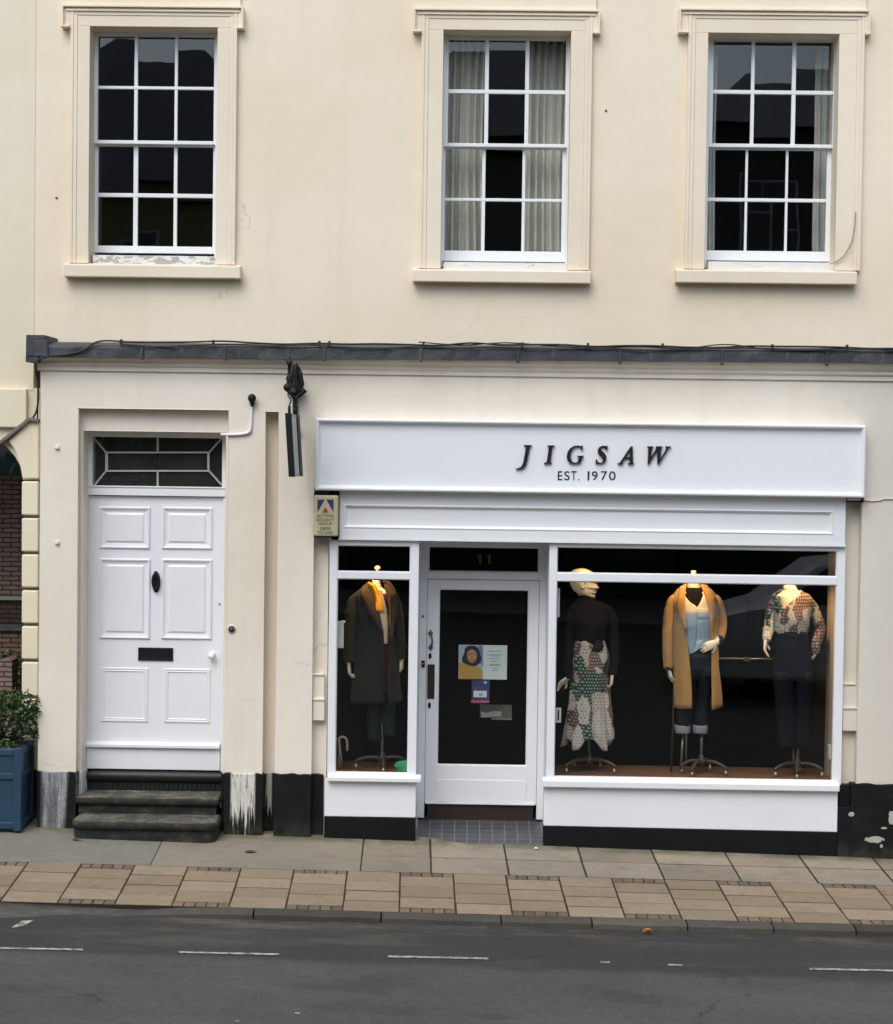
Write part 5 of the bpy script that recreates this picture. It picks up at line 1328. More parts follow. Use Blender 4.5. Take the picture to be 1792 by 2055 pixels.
sh = thing('shrub', 'bushy dark green shrub with small leaves growing in the blue planter', 'shrub', ((bx_l + bx_r) / 2, -0.3, bz1))
mb = MB(); cx_ = bx_r - 0.12
for (dx, dy, dz, r, n_, b_) in ((-0.35, 0.0, 0.22, (0.26, 0.2, 0.2), 520, -0.12), (-0.05, -0.02, 0.20, (0.22, 0.2, 0.18), 480, -0.08), (0.06, 0.02, 0.30, (0.17, 0.15, 0.15), 260, 0.0), (-0.10, 0.05, 0.34, (0.11, 0.10, 0.10), 130, 0.12), (0.12, 0.04, 0.16, (0.14, 0.14, 0.16), 200, 0.05), (-0.24, -0.16, 0.03, (0.32, 0.07, 0.04), 160, 0.18), (0.14, 0.0, 0.33, (0.10, 0.09, 0.07), 60, 0.05)):
    leaves(mb, n_, (cx_ + dx, -0.31 + dy, bz1 + dz), r, 0.042, b_)
mb.tint = 0.3
mb.build('foliage', M['leaf'], sh)
mb = MB()
for k in range(14):
    a_ = random.uniform(0, 6.28); r = random.uniform(0.05, 0.2)
    mb.tube([(cx_ - 0.1, -0.31, bz1), (cx_ - 0.1 + r * math.cos(a_) * 0.6, -0.31 + r * 0.5 * math.sin(a_), bz1 + 0.15), (cx_ - 0.08 + r * 1.2 * math.cos(a_), -0.31 + r * 0.8 * math.sin(a_), bz1 + random.uniform(0.25, 0.42))], [0.008, 0.006, 0.003], 5)
mb.build('stem', plain('twig', (0.06, 0.045, 0.03), 0.8), sh)
pl2 = thing('climbing_plant', 'sparse yellowish climbing plant on the brick wall inside the arch', 'plant', (P(20, 1345, 1.25)[0], 1.3, gz(-6, 1)))
mb = MB()
for px, py, n_ in ((24, 1330, 60), (16, 1318, 35), (30, 1345, 50), (8, 1358, 30), (30, 1362, 30)):
    leaves(mb, n_, V(px, py, 1.3), (0.05, 0.05, 0.06), 0.05, 0.3)
mb.build('foliage', M['leaf'], pl2)
mb = MB(); mb.tube([V(22, 1420, 1.33), V(26, 1380, 1.33), V(22, 1345, 1.34), V(17, 1315, 1.34)], 0.008, 5); mb.build('stem', plain('twig2', (0.06, 0.045, 0.03), 0.8), pl2)

# fallen leaf in the gutter and litter on the paving
q = RD(1299, 1871, 0.012); mb = MB()
for k in range(2):
    r = []
    for a_, b_, h_ in ((-0.035, 0, 0), (-0.015, 0.022, 0.012), (0.012, 0.026, 0.014), (0.04, 0.004, 0.004), (0.014, -0.020, 0.016), (-0.016, -0.018, 0.010)):
        r.append(mb.vert((q.x + a_, q.y + b_, q.z + h_ + 0.010 * k)))
    mb.face(r)
tag(mb.build('fallen_leaf', plain('orange_leaf', (0.42, 0.17, 0.04), 0.7, 0.3, 40, 0.3), solid=0.002), 'single curled orange leaf lying in the gutter by the kerb', 'leaf')
for (px, py, s_, f, lab) in ((503, 1709, 0.05, 0, 'brown leaf fragment on the pavement right of the stone steps'), (152, 1685, 0.035, 0, 'dark leaf scrap on the concrete pavement beside the planter')):
    q = G(px, py, 0.008); mb = MB()
    r = [mb.vert((q.x + s_ * math.cos(t) * random.uniform(0.7, 1.2), q.y + s_ * 0.6 * math.sin(t), q.z + random.uniform(0, 0.012))) for t in [k * 6.283 / 7 for k in range(7)]]
    mb.face(r); tag(mb.build('dead_leaf', plain('brown_leaf_%d' % px, (0.06, 0.04, 0.025), 0.8, 0.3, 40, 0.3), solid=0.002), lab, 'leaf')
q = G(1076, 1704, 0.004); mb = MB(); mb.ball((q.x, q.y, q.z + 0.008), 0.014, 6, (1.3, 1, 0.6)); tag(mb.build('litter', M['white_plastic']), 'tiny white scrap of litter on the flagstones below the shop door', 'litter')

# ------------------------------------------------------------------ curtains
def curtain(l, r, t, b, y, lab, folds, seed, mat, amp=0.03, skew=0.0):
    random.seed(seed); mb = MB(); x0, x1 = P(l, 300, y)[0], P(r, 300, y)[0]; z1, z0 = P(l, t, y)[1], P(l, b, y)[1]
    nx_, nz_ = folds * 9, 14; ph = [random.uniform(0, 6.28) for _ in range(folds + 2)]; wd = [random.uniform(0.6, 1.5) for _ in range(folds)]; tot = sum(wd)
    for a_ in (0,):
        rs = []
        for j in range(nz_ + 1):
            v = j / nz_; row = []
            for i in range(nx_ + 1):
                u = i / nx_; k = u * folds
                s = math.sin(2 * math.pi * k + 0.6 * math.sin(ph[int(k) % len(ph)] + v * 1.5)) * (0.7 + 0.3 * math.sin(ph[int(k)] + k))
                gather = 1.0 - 0.06 * math.sin(v * 3.14)
                row.append((x0 + (x1 - x0) * (u * gather + (1 - gather) * (0 if skew <= 0 else 1)), y + amp * s * (0.55 + 0.45 * v) + 0.01 * math.sin(9 * v + ph[1]), z1 + (z0 - z1) * v))
            rs.append(row)
        mb.rings(rs, closed=False)
    return tag(mb.build('curtain', mat, solid=0.003), lab, 'curtain', 'curtains in the upstairs windows')
M['curtain'] = plain('grey_green_curtain', (0.66, 0.645, 0.57), 0.9, 0.15, 4, 0.2, bscale=200)
M['curtain2'] = plain('pale_curtain', (0.55, 0.56, 0.52), 0.9, 0.15, 4, 0.2, bscale=200)
curtain(884, 974, 84, 530, 0.42, 'grey pleated curtain on the shop-door side of the middle window, left panel', 6, 1, M['curtain'], 0.06)
curtain(1052, 1146, 84, 530, 0.42, 'grey pleated curtain drawn to the right jamb of the middle window', 6, 2, M['curtain'], 0.06)
curtain(1408, 1437, 84, 530, 0.42, 'narrow pale curtain strip at the left jamb of the right-hand window', 3, 3, M['curtain2'])
curtain(1634, 1690, 100, 530, 0.45, 'pale curtain hanging at the right jamb of the right-hand window', 4, 4, M['curtain2'])
for wi, w in ((1, wins[1]), (2, wins[2])):
    a_, b_ = holes[wi][0] - 0.1, holes[wi][1] + 0.1; z_ = P(1000, 86, 0.42)[1]
    mb = MB(); mb.tube([(a_, 0.42, z_), (b_, 0.42, z_)], 0.014, 10)
    tag(mb.build('curtain_pole', M['dark_brown']), 'dark curtain pole across the top of the %s upstairs window' % ('middle' if wi == 1 else 'right-hand'), 'curtain pole', 'curtain poles')
random.seed(8)

# ------------------------------------------------------------------ mannequins
from mathutils import noise as mnoise
class Surf:
    """garment shape: rows of (measured y, left, right, half depth in m)"""
    def __init__(s, rows, ym):
        s.ym = ym; s.rows = []
        for py, l, r, b in rows:
            x0, z = P(l, py, ym); x1, _ = P(r, py, ym); s.rows.append((z, x0, x1, b))
        s.rows.sort(key=lambda q: -q[0])
    def at(s, z):
        R = s.rows
        if z >= R[0][0]: return R[0][1:]
        if z <= R[-1][0]: return R[-1][1:]
        for k in range(len(R) - 1):
            if R[k][0] >= z >= R[k + 1][0]:
                t = (R[k][0] - z) / (R[k][0] - R[k + 1][0])
                t0 = R[max(k - 1, 0)]; t3 = R[min(k + 2, len(R) - 1)]
                out = []
                for i in (1, 2, 3):
                    p0, p1, p2, p3 = t0[i], R[k][i], R[k + 1][i], t3[i]
                    v = 0.5 * ((2 * p1) + (p2 - p0) * t + (2 * p0 - 5 * p1 + 4 * p2 - p3) * t * t + (3 * p1 - p0 - 3 * p2 + p3) * t ** 3)
                    lo, hi = min(p1, p2), max(p1, p2); e = (hi - lo) * 0.3 + 0.004
                    out.append(min(hi + e, max(lo - e, v)))
                return tuple(out)
    def front(s, x, z, off=0.0):
        x0, x1, b = s.at(z); c = (x0 + x1) / 2; a = (x1 - x0) / 2
        u = max(-0.98, min(0.98, (x - c) / a)); return s.ym - b * (1 - abs(u) ** 2.3) ** (1 / 2.3) - off
def sgnp(v, p): return math.copysign(abs(v) ** p, v)
def loft(mb, S, n=40, steps=26, fold=0.0, nf=7, seed=0.0, gap=None, capt=False, capb=False, wr=0.007, hem=0.0, z0=None, z1=None):
    zt, zb = (S.rows[0][0] if z1 is None else z1), (S.rows[-1][0] if z0 is None else z0); rs = []
    for j in range(steps + 1):
        v = j / steps; z = zt + (zb - zt) * v; x0, x1, b = S.at(z); c = (x0 + x1) / 2; a = (x1 - x0) / 2
        t0, t1 = 0.0, 2 * math.pi
        if gap:
            gl, gr = gap(z)
            f = lambda gx: math.acos(max(-0.999, min(0.999, sgnp((gx - c) / a, 2.3 / 2))))
            t0 = -f(gr); t1 = 2 * math.pi - f(gl)
        row = []
        for i in range(n + (1 if gap else 0)):
            t = t0 + (t1 - t0) * i / n
            x = c + a * sgnp(math.cos(t), 2 / 2.3); y = S.ym + b * sgnp(math.sin(t), 2 / 2.3)
            amp = fold * v ** 1.3
            k = 1 + amp * (0.6 * math.sin(nf * t + seed + 1.5 * math.sin(3 * v + seed)) + 0.4 * math.sin((nf * 1.7) * t + 2 * seed))
            w = wr * (mnoise.noise(Vector((x * 9 + seed, y * 9, z * 6))) + 0.6 * mnoise.noise(Vector((x * 22, y * 22 + seed, z * 12))))
            d = Vector((math.cos(t), math.sin(t), 0)) * w
            zz = z + (hem * v ** 6 * math.sin(nf * t * 0.5 + seed) if hem else 0)
            row.append(Vector((c + (x - c) * k, S.ym + (y - S.ym) * k, zz)) + d)
        rs.append(row)
    mb.rings(rs, closed=not gap, cap0=capt, cap1=capb)
def ptube(mb, pts, n=14, sub=6, wr=0.004, seed=0.0, flat=1.0):
    """sleeve or limb through measured points (px, py, y, radius in px)"""
    c = [(*V(px, py, y), r / PPM) for px, py, y, r in pts]
    c3 = spline([Vector(q[:3]) for q in c], sub); rr = spline([Vector((q[3], 0, 0)) for q in c], sub)
    off = len(mb.v); mb.tube(c3, [max(0.004, r.x) for r in rr], n, flat)
    if wr:
        for k in range(off, len(mb.v)):
            p = mb.v[k]; mb.v[k] = p + Vector((1, 0.6, 0)) * wr * 1.5 * mnoise.noise(Vector((p.x * 8 + seed, p.y * 8, p.z * 26))) + Vector((0, 1, 0)) * wr * mnoise.noise(p * 30)
def conform(mb, S, eA, eB, off, n=5, steps=14, flip=False):
    """strip of cloth lying on a garment between two measured edges"""
    A_ = spline([Vector((px, py, 0)) for px, py in eA], 5); B_ = spline([Vector((px, py, 0)) for px, py in eB], 5); rs = []
    for j in range(steps + 1):
        t = j / steps
        a_ = A_[min(len(A_) - 1, int(round(t * (len(A_) - 1))))]; b_ = B_[min(len(B_) - 1, int(round(t * (len(B_) - 1))))]
        row = []
        for i in range(n + 1):
            u = i / n; q = a_.lerp(b_, u); x, z = P(q.x, q.y, S.ym - 0.1)
            row.append((x, S.front(x, z, off + 0.006 * math.sin(math.pi * u)), z))
        rs.append(row)
    mb.rings(rs, closed=False)
def hand(mb, wrist, direc, palm, size=0.185, curl=0.5, side=1, spread=0.05):
    """palm, four bent fingers of unequal length and a thumb; palm = direction the palm faces"""
    d = Vector(direc).normalized(); p = Vector(palm); p = (p - d * p.dot(d)).normalized(); w = d.cross(p) * side
    wr_ = Vector(wrist); k = size / 0.185
    prof = [(-0.02, .024, .019), (0.0, .026, .018), (0.025, .034, .016), (0.055, .040, .015), (0.085, .041, .013), (0.098, .038, .010)]
    rs = []
    for t, hw, ht in prof:
        rs.append([wr_ + d * t * k + (w * math.cos(q) * hw + p * math.sin(q) * ht) * k for q in [2 * math.pi * i / 14 for i in range(14)]])
    mb.rings(rs)
    for i, (o, L, r) in enumerate(((-0.030, .068, .0085), (-0.010, .076, .009), (0.0105, .071, .0088), (0.030, .055, .0078))):
        b_ = wr_ + (d * (0.088 - 0.004 * abs(i - 1)) + w * o) * k; dd = (d + w * o * spread * 40 * 0.1).normalized(); pts = [b_ - dd * 0.012 * k, b_]; a_ = 0.12
        for s_, f in ((0.45, 0.45), (0.32, 0.75), (0.23, 0.7)):
            a_ += curl * f * (1 + 0.12 * (i - 1)); pts.append(pts[-1] + (dd * math.cos(a_) + p * math.sin(a_)) * L * s_ * k)
        mb.tube(spline(pts, 3), [max(0.0045, r * k * (1 - 0.28 * q / 12)) for q in range(13)], 8)
    b_ = wr_ + (d * 0.018 + w * -0.030) * k
    t_ = (d * 0.72 - w * 0.62 + p * 0.32).normalized()
    pts = [b_ + w * 0.012 * k, b_ + t_ * 0.022 * k, b_ + t_ * 0.046 * k + p * 0.006 * k, b_ + (t_ * 0.064 + d * 0.010 + p * 0.014 * curl) * k]
    mb.tube(spline(pts, 3), [max(.005, (0.0125 - 0.00045 * q) * k) for q in range(10)], 8)
def castor_base(par, cx, cy, zf, arms, z_hub, mat):
    """turned hub with curved wooden legs, each ending in a castor"""
    mb = MB(); hub = Vector((cx, cy, z_hub))
    mb.revolve(hub, [(0, 0.06), (0.018, 0.055), (0.02, 0.03), (0.036, 0.015), (0.036, -0.02), (0.02, -0.04), (0, -0.042)], 14)
    mb.build('stand_hub', mat, par, recalc=True)
    for ex, ey in arms:
        e = Vector((ex, ey, zf + 0.055)); mid = hub.lerp(e, 0.55) + Vector((0, 0, 0.028))
        mb = MB(); mb.tube(spline([hub, mid, e + Vector((0, 0, 0.012)), e], 6), [0.017] * 6 + [0.016] * 6 + [0.013] * 7, 8)
        leg = mb.build('stand_leg', mat, par)
        mb = MB(); mb.ball((ex, ey, zf + 0.0225), 0.022, 8, (0.7, 1, 1)); mb.tube([(ex, ey, zf + 0.03), (ex, ey, zf + 0.06)], 0.009, 8)
        mb.build('castor', M['castor'], leg)
M['castor'] = plain('castor_metal', (0.45, 0.38, 0.30), 0.3, 0.2, 20, 0.05, metal=0.6)
M['pole'] = plain('stand_pole_metal', (0.20, 0.17, 0.13), 0.35, 0.2, 20, 0.05, metal=0.7)
def pole(par, a, b, r=0.012):
    mb = MB(); mb.tube([a, (Vector(a) + Vector(b)) / 2, b], r, 10); mb.build('stand_pole', M['pole'], par)
def garment(name, mb, mat, par, lab=None, solid=0.0, sub=0):
    o = mb.build(name, mat, par, solid=solid, sub=sub)
    if lab: o['label'] = lab
    return o
def cloth(name, col, var=0.15, rough=0.9, weave=220, sheen=0.0, bs=0.10):
    N = NT(name); p = N.coord(); n = N.noise(p, 5, 4); f = N.noise(p, weave, 2, 0.7)
    c = N.mix(n, tuple(x * (1 - var) for x in col), tuple(x * (1 + var) for x in col)); c = N.mix(1.0, c, N.mix(f, (0.85, 0.85, 0.85), (1.15, 1.15, 1.15)), 'MULTIPLY')
    return N.bsdf(c, rough, N.bump(N.math('ADD', N.math('MULTIPLY', f, 0.3), N.math('MULTIPLY', N.noise(p, 16, 3), 1.5)), bs, 0.006), sheen=sheen, spec=0.2)
def patchwork(name, seed=0.0, dark=1.0, blouse=False):
    """patches of small dotted prints: green, mauve, cream, black"""
    N = NT(name); p = N.coord(); q = N.n('Mapping'); N.set(q.inputs['Vector'], p); q.inputs['Rotation'].default_value = (0, rad(28), 0); q.inputs['Scale'].default_value = (11.5, 3.0, 5.6); q.inputs['Location'].default_value = (seed, seed * 2, seed * 3)
    wp = N.n('TexNoise'); N.set(wp.inputs['Vector'], p); wp.inputs['Scale'].default_value = 9.0; ws = N.n('VectorMath', operation='SCALE'); N.set(ws.inputs[0], wp.outputs['Color']); ws.inputs['Scale'].default_value = 0.9; wa = N.n('VectorMath', operation='ADD'); N.set(wa.inputs[0], q.outputs[0]); N.set(wa.inputs[1], ws.outputs[0])
    vo = N.n('TexVoronoi'); N.set(vo.inputs['Vector'], wa.outputs[0]); vo.inputs['Scale'].default_value = 1.0; vo.inputs['Randomness'].default_value = 0.85
    cid = N.n('SeparateColor'); N.set(cid.inputs[0], vo.outputs['Color']); r = cid.outputs[0]
    def const(stops):
        k = N.n('ValToRGB'); N.set(k.inputs[0], r); k.color_ramp.interpolation = 'CONSTANT'; e = k.color_ramp.elements
        while len(e) < len(stops): e.new(0.5)
        for i, (pp, c_) in enumerate(stops): e[i].position = pp; e[i].color = (*c_, 1)
        return k.outputs[0]
    L_ = [0.0, 0.20, 0.36, 0.64, 0.70, 0.80] if not blouse else [0.0, 0.12, 0.50, 0.62, 0.67, 0.90]
    ground = const(list(zip(L_, [(0.010, 0.040, 0.030), (0.055, 0.034, 0.045), (0.50, 0.45, 0.38), (0.008, 0.008, 0.012), (0.10, 0.055, 0.055), (0.42, 0.37, 0.31)])))
    dots = const(list(zip(L_, [(0.25, 0.28, 0.23), (0.30, 0.20, 0.19), (0.30, 0.25, 0.235), (0.02, 0.02, 0.022), (0.40, 0.26, 0.20), (0.22, 0.17, 0.165)])))
    # half-dropped grid of dots
    x, y, z = N.xyz(p); wob = N.math('MULTIPLY', N.math('SUBTRACT', N.noise(p, 30, 2), 0.5), 0.016)
    u = N.math('DIVIDE', N.math('ADD', N.math('ADD', x, wob), N.math('MULTIPLY', y, 0.6)), 0.024); w_ = N.math('DIVIDE', N.math('ADD', z, wob), 0.027)
    row = N.math('FLOOR', w_); u2 = N.math('ADD', u, N.math('MULTIPLY', N.math('FRACT', N.math('MULTIPLY', row, 0.5)), 1.0))
    du = N.math('SUBTRACT', N.math('FRACT', u2), 0.5); dw = N.math('SUBTRACT', N.math('FRACT', w_), 0.5)
    d2 = N.math('ADD', N.math('MULTIPLY', du, du), N.math('MULTIPLY', dw, dw)); dm = N.step(d2, 0.12, 0.06)
    c = N.mix(dm, ground, dots); c = N.mix(1.0, c, (dark, dark, dark), 'MULTIPLY')
    return N.bsdf(c, 0.75, N.bump(N.noise(p, 14, 3), 0.3, 0.008), sheen=0.2, spec=0.3)
def limb(mb, pts, n=10): ptube(mb, pts, n, 5, 0.0)

YM = 0.10
floor_z = ZP1
# ---- 1: charcoal overcoat in the narrow window
ym = 0.06
m1 = thing('mannequin', 'headless mannequin in long charcoal overcoat with yellow scarf in the narrow window', 'mannequin', V(765, 1548, ym).xy.to_3d() + Vector((0, 0, floor_z)), 'shop window mannequins')
b = MB()
loft(b, Surf([(1164, 746.5, 765, .042), (1178, 746, 766, .045), (1186, 738, 776, .05), (1196, 730, 782, .06), (1225, 720, 789, .095), (1290, 726, 786, .085), (1345, 722, 792, .10), (1385, 730, 788, .08)], ym), 24, 30, wr=0, capt=True, capb=True)
limb(b, [(725, 1204, ym, 7), (708, 1240, ym - .02, 8), (701, 1290, ym - .05, 7.5), (700, 1330, ym - .07, 5.5)]); limb(b, [(785, 1204, ym, 7), (799, 1240, ym, 7), (805, 1290, ym, 7.5), (805.5, 1326, ym, 5.5)])
hand(b, V(700, 1331, ym - .07), (0.05, -0.12, -1), (0.9, 0.2, 0), 0.17, 0.75, 1); hand(b, V(805.5, 1325, ym), (0.02, 0.15, -1), (-0.9, 0.3, 0), 0.16, 0.8, -1)
b.build('body', M['skin'], m1, remesh=0.004)
mb = MB(); mb.revolve(V(757.5, 1161.5, ym), [(0.0, 0.0), (0.044, 0.0), (0.042, 0.012), (0.018, 0.024), (0.012, 0.04), (0.020, 0.055), (0.012, 0.068), (0.024, 0.082), (0.026, 0.094), (0.016, 0.106), (0.0, 0.110)], 14); mb.build('neck_cap', plain('pale_turned_wood', (0.62, 0.50, 0.33), 0.4, 0.1, 10), m1, recalc=True)
Sb = Surf([(1190, 733, 785, .085), (1225, 724, 785, .125), (1290, 728, 784, .115), (1345, 724, 791, .125), (1384, 724, 791, .12)], ym)
mb = MB(); loft(mb, Sb, 28, 18, capt=True); garment('maroon_dress', mb, cloth('maroon_knit', (0.055, 0.012, 0.016)), m1)
mb = MB(); conform(mb, Sb, [(741, 1180), (746, 1200), (757, 1230), (765, 1262), (769, 1292)], [(766, 1184), (770, 1200), (777, 1230), (780.5, 1262), (779, 1292)], 0.012)
garment('cream_blouse', mb, cloth('cream_silk', (0.62, 0.53, 0.40), 0.08, 0.6), m1, solid=0.004)
mb = MB(); conform(mb, Sb, [(738.5, 1169), (742, 1182), (749, 1202), (757, 1226)], [(753, 1171), (760, 1184), (767, 1202), (771, 1227)], 0.028)
conform(mb, Sb, [(744, 1172), (750, 1188), (757, 1206), (762, 1225)], [(749, 1172), (756, 1188), (763, 1206), (767, 1225)], 0.036)
garment('yellow_scarf', mb, cloth('yellow_scarf_cloth', (0.72, 0.34, 0.03), 0.2), m1, solid=0.010)
Sc = Surf([(1170, 741, 773, .075), (1178, 729, 783, .085), (1184, 721, 788, .09), (1190, 714, 793, .10), (1202, 713, 794, .12), (1235, 716, 791, .14), (1290, 716, 793, .14), (1345, 711, 799, .15), (1406, 705.5, 806, .155)], ym)
gp = Surf([(1170, 744, 769, 0), (1200, 752, 778, 0), (1240, 762, 782, 0), (1265, 768.5, 782.5, 0), (1290, 770.5, 781, 0), (1345, 771.5, 779.5, 0), (1406, 771.5, 780, 0)], ym - .12)
coat = cloth('charcoal_wool', (0.014, 0.0145, 0.0145), 0.2, 0.95, 160, 0.06)
mb = MB(); loft(mb, Sc, 44, 26, fold=0.03, nf=6, gap=lambda z: gp.at(z)[:2], hem=0.006)
ptube(mb, [(724, 1193, ym, 7), (714, 1203, ym, 11), (707, 1222, ym - .01, 12.5), (703, 1262, ym - .03, 12.5), (700.5, 1300, ym - .05, 11.5), (700, 1329, ym - .07, 10.5)], seed=1.0, wr=0.006); ptube(mb, [(784, 1193, ym, 7), (792, 1203, ym, 9.5), (797, 1222, ym, 11), (801, 1262, ym, 10.5), (804, 1300, ym, 9), (805, 1322, ym, 8)], seed=2.0, wr=0.006)
ct = garment('overcoat', mb, coat, m1, solid=0.008)
lap = cloth('brown_fleece_collar', (0.052, 0.029, 0.017), 0.3, 0.95, 90, 0.1, 0.5)
mb = MB(); conform(mb, Sc, [(741, 1167), (752, 1196), (762, 1232), (769.5, 1268)], [(727, 1177), (727, 1200), (745, 1232), (767, 1265)], 0.012)
conform(mb, Sc, [(768, 1166), (779, 1196), (783, 1235), (782, 1284)], [(781, 1168), (795, 1190), (796, 1225), (784, 1282)], 0.012)
garment('coat_lapel', mb, lap, m1, solid=0.012)
mb = MB(); conform(mb, Sc, [(691, 1310), (691, 1326)], [(711, 1310), (711, 1326)], 0.0) if False else None
St = Surf([(1370, 736, 796, .10), (1400, 736, 795, .095), (1484, 741, 792, .075)], ym); tr = cloth('dark_teal_cloth', (0.008, 0.012, 0.014))
mb = MB()
for l_, r_, bt in ((736, 767, 1486), (764, 794, 1476)): loft(mb, Surf([(1375, l_, r_, .085), (1430, l_ + 1, r_ - 1, .07), (bt, l_ + 4, r_ - 1, .062)], ym), 24, 12)
garment('trousers', mb, tr, m1, solid=0.004)
mb = MB(); mb.box(*[P(718, 1450, ym + .16)[0], P(738, 1450, ym + .16)[0]], ym + .14, ym + .16, P(728, 1515, ym + .16)[1], P(728, 1400, ym + .16)[1])
pole(m1, V(766, 1440, ym), V(767, 1540, ym), 0.013)
zh = floor_z + 0.085; cxm = V(767, 1540, ym).x
castor_base(m1, cxm, ym, floor_z, [(cxm - .22, ym - .03), (cxm + .2, ym + .04), (cxm + .02, ym - .2), (cxm - 0.03, ym + .2)], zh, M['stand_wood'])

# ---- 2: bald headed figure with patchwork skirt
ym = 0.10; cx2 = V(1183, 1545, ym).x
m2 = thing('mannequin', 'bald mannequin with profile head wearing dark jumper and patchwork print skirt', 'mannequin', Vector((cx2, ym, floor_z)), 'shop window mannequins')
b = MB()
loft(b, Surf([(1192, 1165, 1187, .048), (1204, 1165, 1190, .05), (1212, 1162, 1206, .055), (1225, 1158, 1214, .08), (1255, 1157, 1216, .11), (1290, 1160, 1210, .09), (1330, 1150, 1218, .11)], ym), 24, 26, wr=0, capt=True, capb=True)
limb(b, [(1160, 1226, ym, 7), (1148, 1262, ym, 7.5), (1142, 1320, ym - .03, 7.5), (1141, 1360, ym - .06, 5.5)]); limb(b, [(1214, 1226, ym, 7), (1231, 1262, ym, 7.5), (1234, 1315, ym - .02, 7.5), (1229, 1354, ym - .06, 5.5)])
hand(b, V(1140, 1361, ym - .06), (-0.75, -0.2, -0.55), (0.3, -0.6, -0.6), 0.17, 0.35, 1, 0.2); hand(b, V(1229, 1354, ym - .06), (-0.1, -0.1, -1), (-0.95, 0.1, 0), 0.17, 0.7, -1)
# head in profile towards the right, chin slightly down
hc = V(1171.5, 1170.5, ym); HS = 0.25
prof = [(-0.50, 0.10, 0.36, .14), (-0.46, 0.02, 0.44, .20), (-0.40, -0.10, 0.46, .26), (-0.35, -0.20, 0.43, .29), (-0.31, -0.28, 0.43, .30), (-0.265, -0.33, 0.485, .31), (-0.235, -0.36, 0.45, .31), (-0.205, -0.38, 0.485, .315), (-0.165, -0.41, 0.44, .32), (-0.125, -0.43, 0.525, .325), (-0.09, -0.45, 0.535, .33), (-0.03, -0.48, 0.475, .335), (0.05, -0.50, 0.425, .35), (0.12, -0.52, 0.455, .36), (0.22, -0.53, 0.44, .365), (0.31, -0.50, 0.39, .345), (0.39, -0.43, 0.29, .29), (0.45, -0.31, 0.16, .21), (0.49, -0.15, 0.02, .09)]
tilt = rad(-6); rs = []
for v, ub, uf, wd in prof:
    row = []
    for k in range(20):
        t = 2 * math.pi * k / 20; c_ = (ub + uf) / 2; a_ = (uf - ub) / 2
        nose = 1.0
        u = c_ + a_ * math.cos(t); w = wd * math.sin(t)
        if math.cos(t) > 0: w *= 1 - 0.25 * math.cos(t) ** 2 * (1 if v < 0.06 else 0.25)
        q = (u * math.cos(tilt) - v * math.sin(tilt), u * math.sin(tilt) + v * math.cos(tilt))
        row.append(hc + Vector((q[0], w * 0.9, q[1])) * HS)
    rs.append(row)
b.rings(rs)
b.tube([hc + Vector((-0.01, 0, -0.05)), V(1178, 1206, ym)], [0.055, 0.052], 14)
b.build('body', M['skin'], m2, remesh=0.004)
mb = MB(); e_ = hc + Vector((-0.012, -0.073, -0.002)); mb.tube([e_ + Vector((0.02 * math.cos(t) , -0.004, 0.03 * math.sin(t))) for t in [0.3 + 5.2 * k / 12 for k in range(13)]], 0.006, 6); mb.ball(e_ + Vector((0, 0.002, 0)), 0.018, 8, (0.8, 0.4, 1.3)); mb.build('ear', M['skin'], m2)
Sj = Surf([(1187, 1162, 1188, .055), (1200, 1160, 1191, .058), (1207, 1158, 1200, .064), (1211, 1150, 1216, .075), (1222, 1146, 1225, .10), (1255, 1151, 1221, .125), (1287, 1156, 1213, .11), (1300, 1155, 1214, .105)], ym)
jm = cloth('dark_plum_knit', (0.0075, 0.005, 0.006), 0.3, 0.95, 120)
mb = MB(); loft(mb, Sj, 32, 20)
ptube(mb, [(1160, 1217, ym, 7), (1154, 1225, ym, 10), (1148.5, 1242, ym, 11), (1145, 1270, ym, 10), (1142, 1320, ym - .03, 9.5), (1141, 1362, ym - .06, 7.5)], seed=3); ptube(mb, [(1213, 1217, ym, 7), (1220, 1225, ym, 10), (1228, 1242, ym, 11), (1233, 1270, ym, 10), (1234, 1320, ym - .02, 9), (1229, 1355, ym - .06, 7.5)], seed=4)
garment('jumper', mb, jm, m2, solid=0.004)
Sk = Surf([(1284, 1155.5, 1213, .105), (1300, 1150, 1219, .115), (1325, 1146.5, 1222.5, .135), (1380, 1145, 1222, .14), (1430, 1140, 1225, .155), (1488, 1133, 1230, .175)], ym - .0)
mb = MB(); loft(mb, Sk, 120, 40, fold=0.15, nf=11, seed=0.7, hem=0.05, wr=0.006); garment('patchwork_skirt', mb, patchwork('patchwork_print', 0.35, 1.0), m2, solid=0.003)
mb = MB(); conform(mb, Sk, [(1197, 1284), (1190, 1296), (1186, 1305)], [(1208, 1284), (1211, 1296), (1208, 1305)], 0.012); garment('sash_tie', mb, cloth('black_ribbon', (0.01, 0.01, 0.011)), m2, solid=0.005)
pole(m2, V(1181, 1460, ym), Vector((cx2, ym, floor_z + .1)), 0.013)
castor_base(m2, cx2, ym, floor_z, [(cx2 - .20, ym - .12), (cx2 + .20, ym - .12), (cx2 + .10, ym + .17), (cx2 - .12, ym + .17)], floor_z + .095, M['stand_wood'])

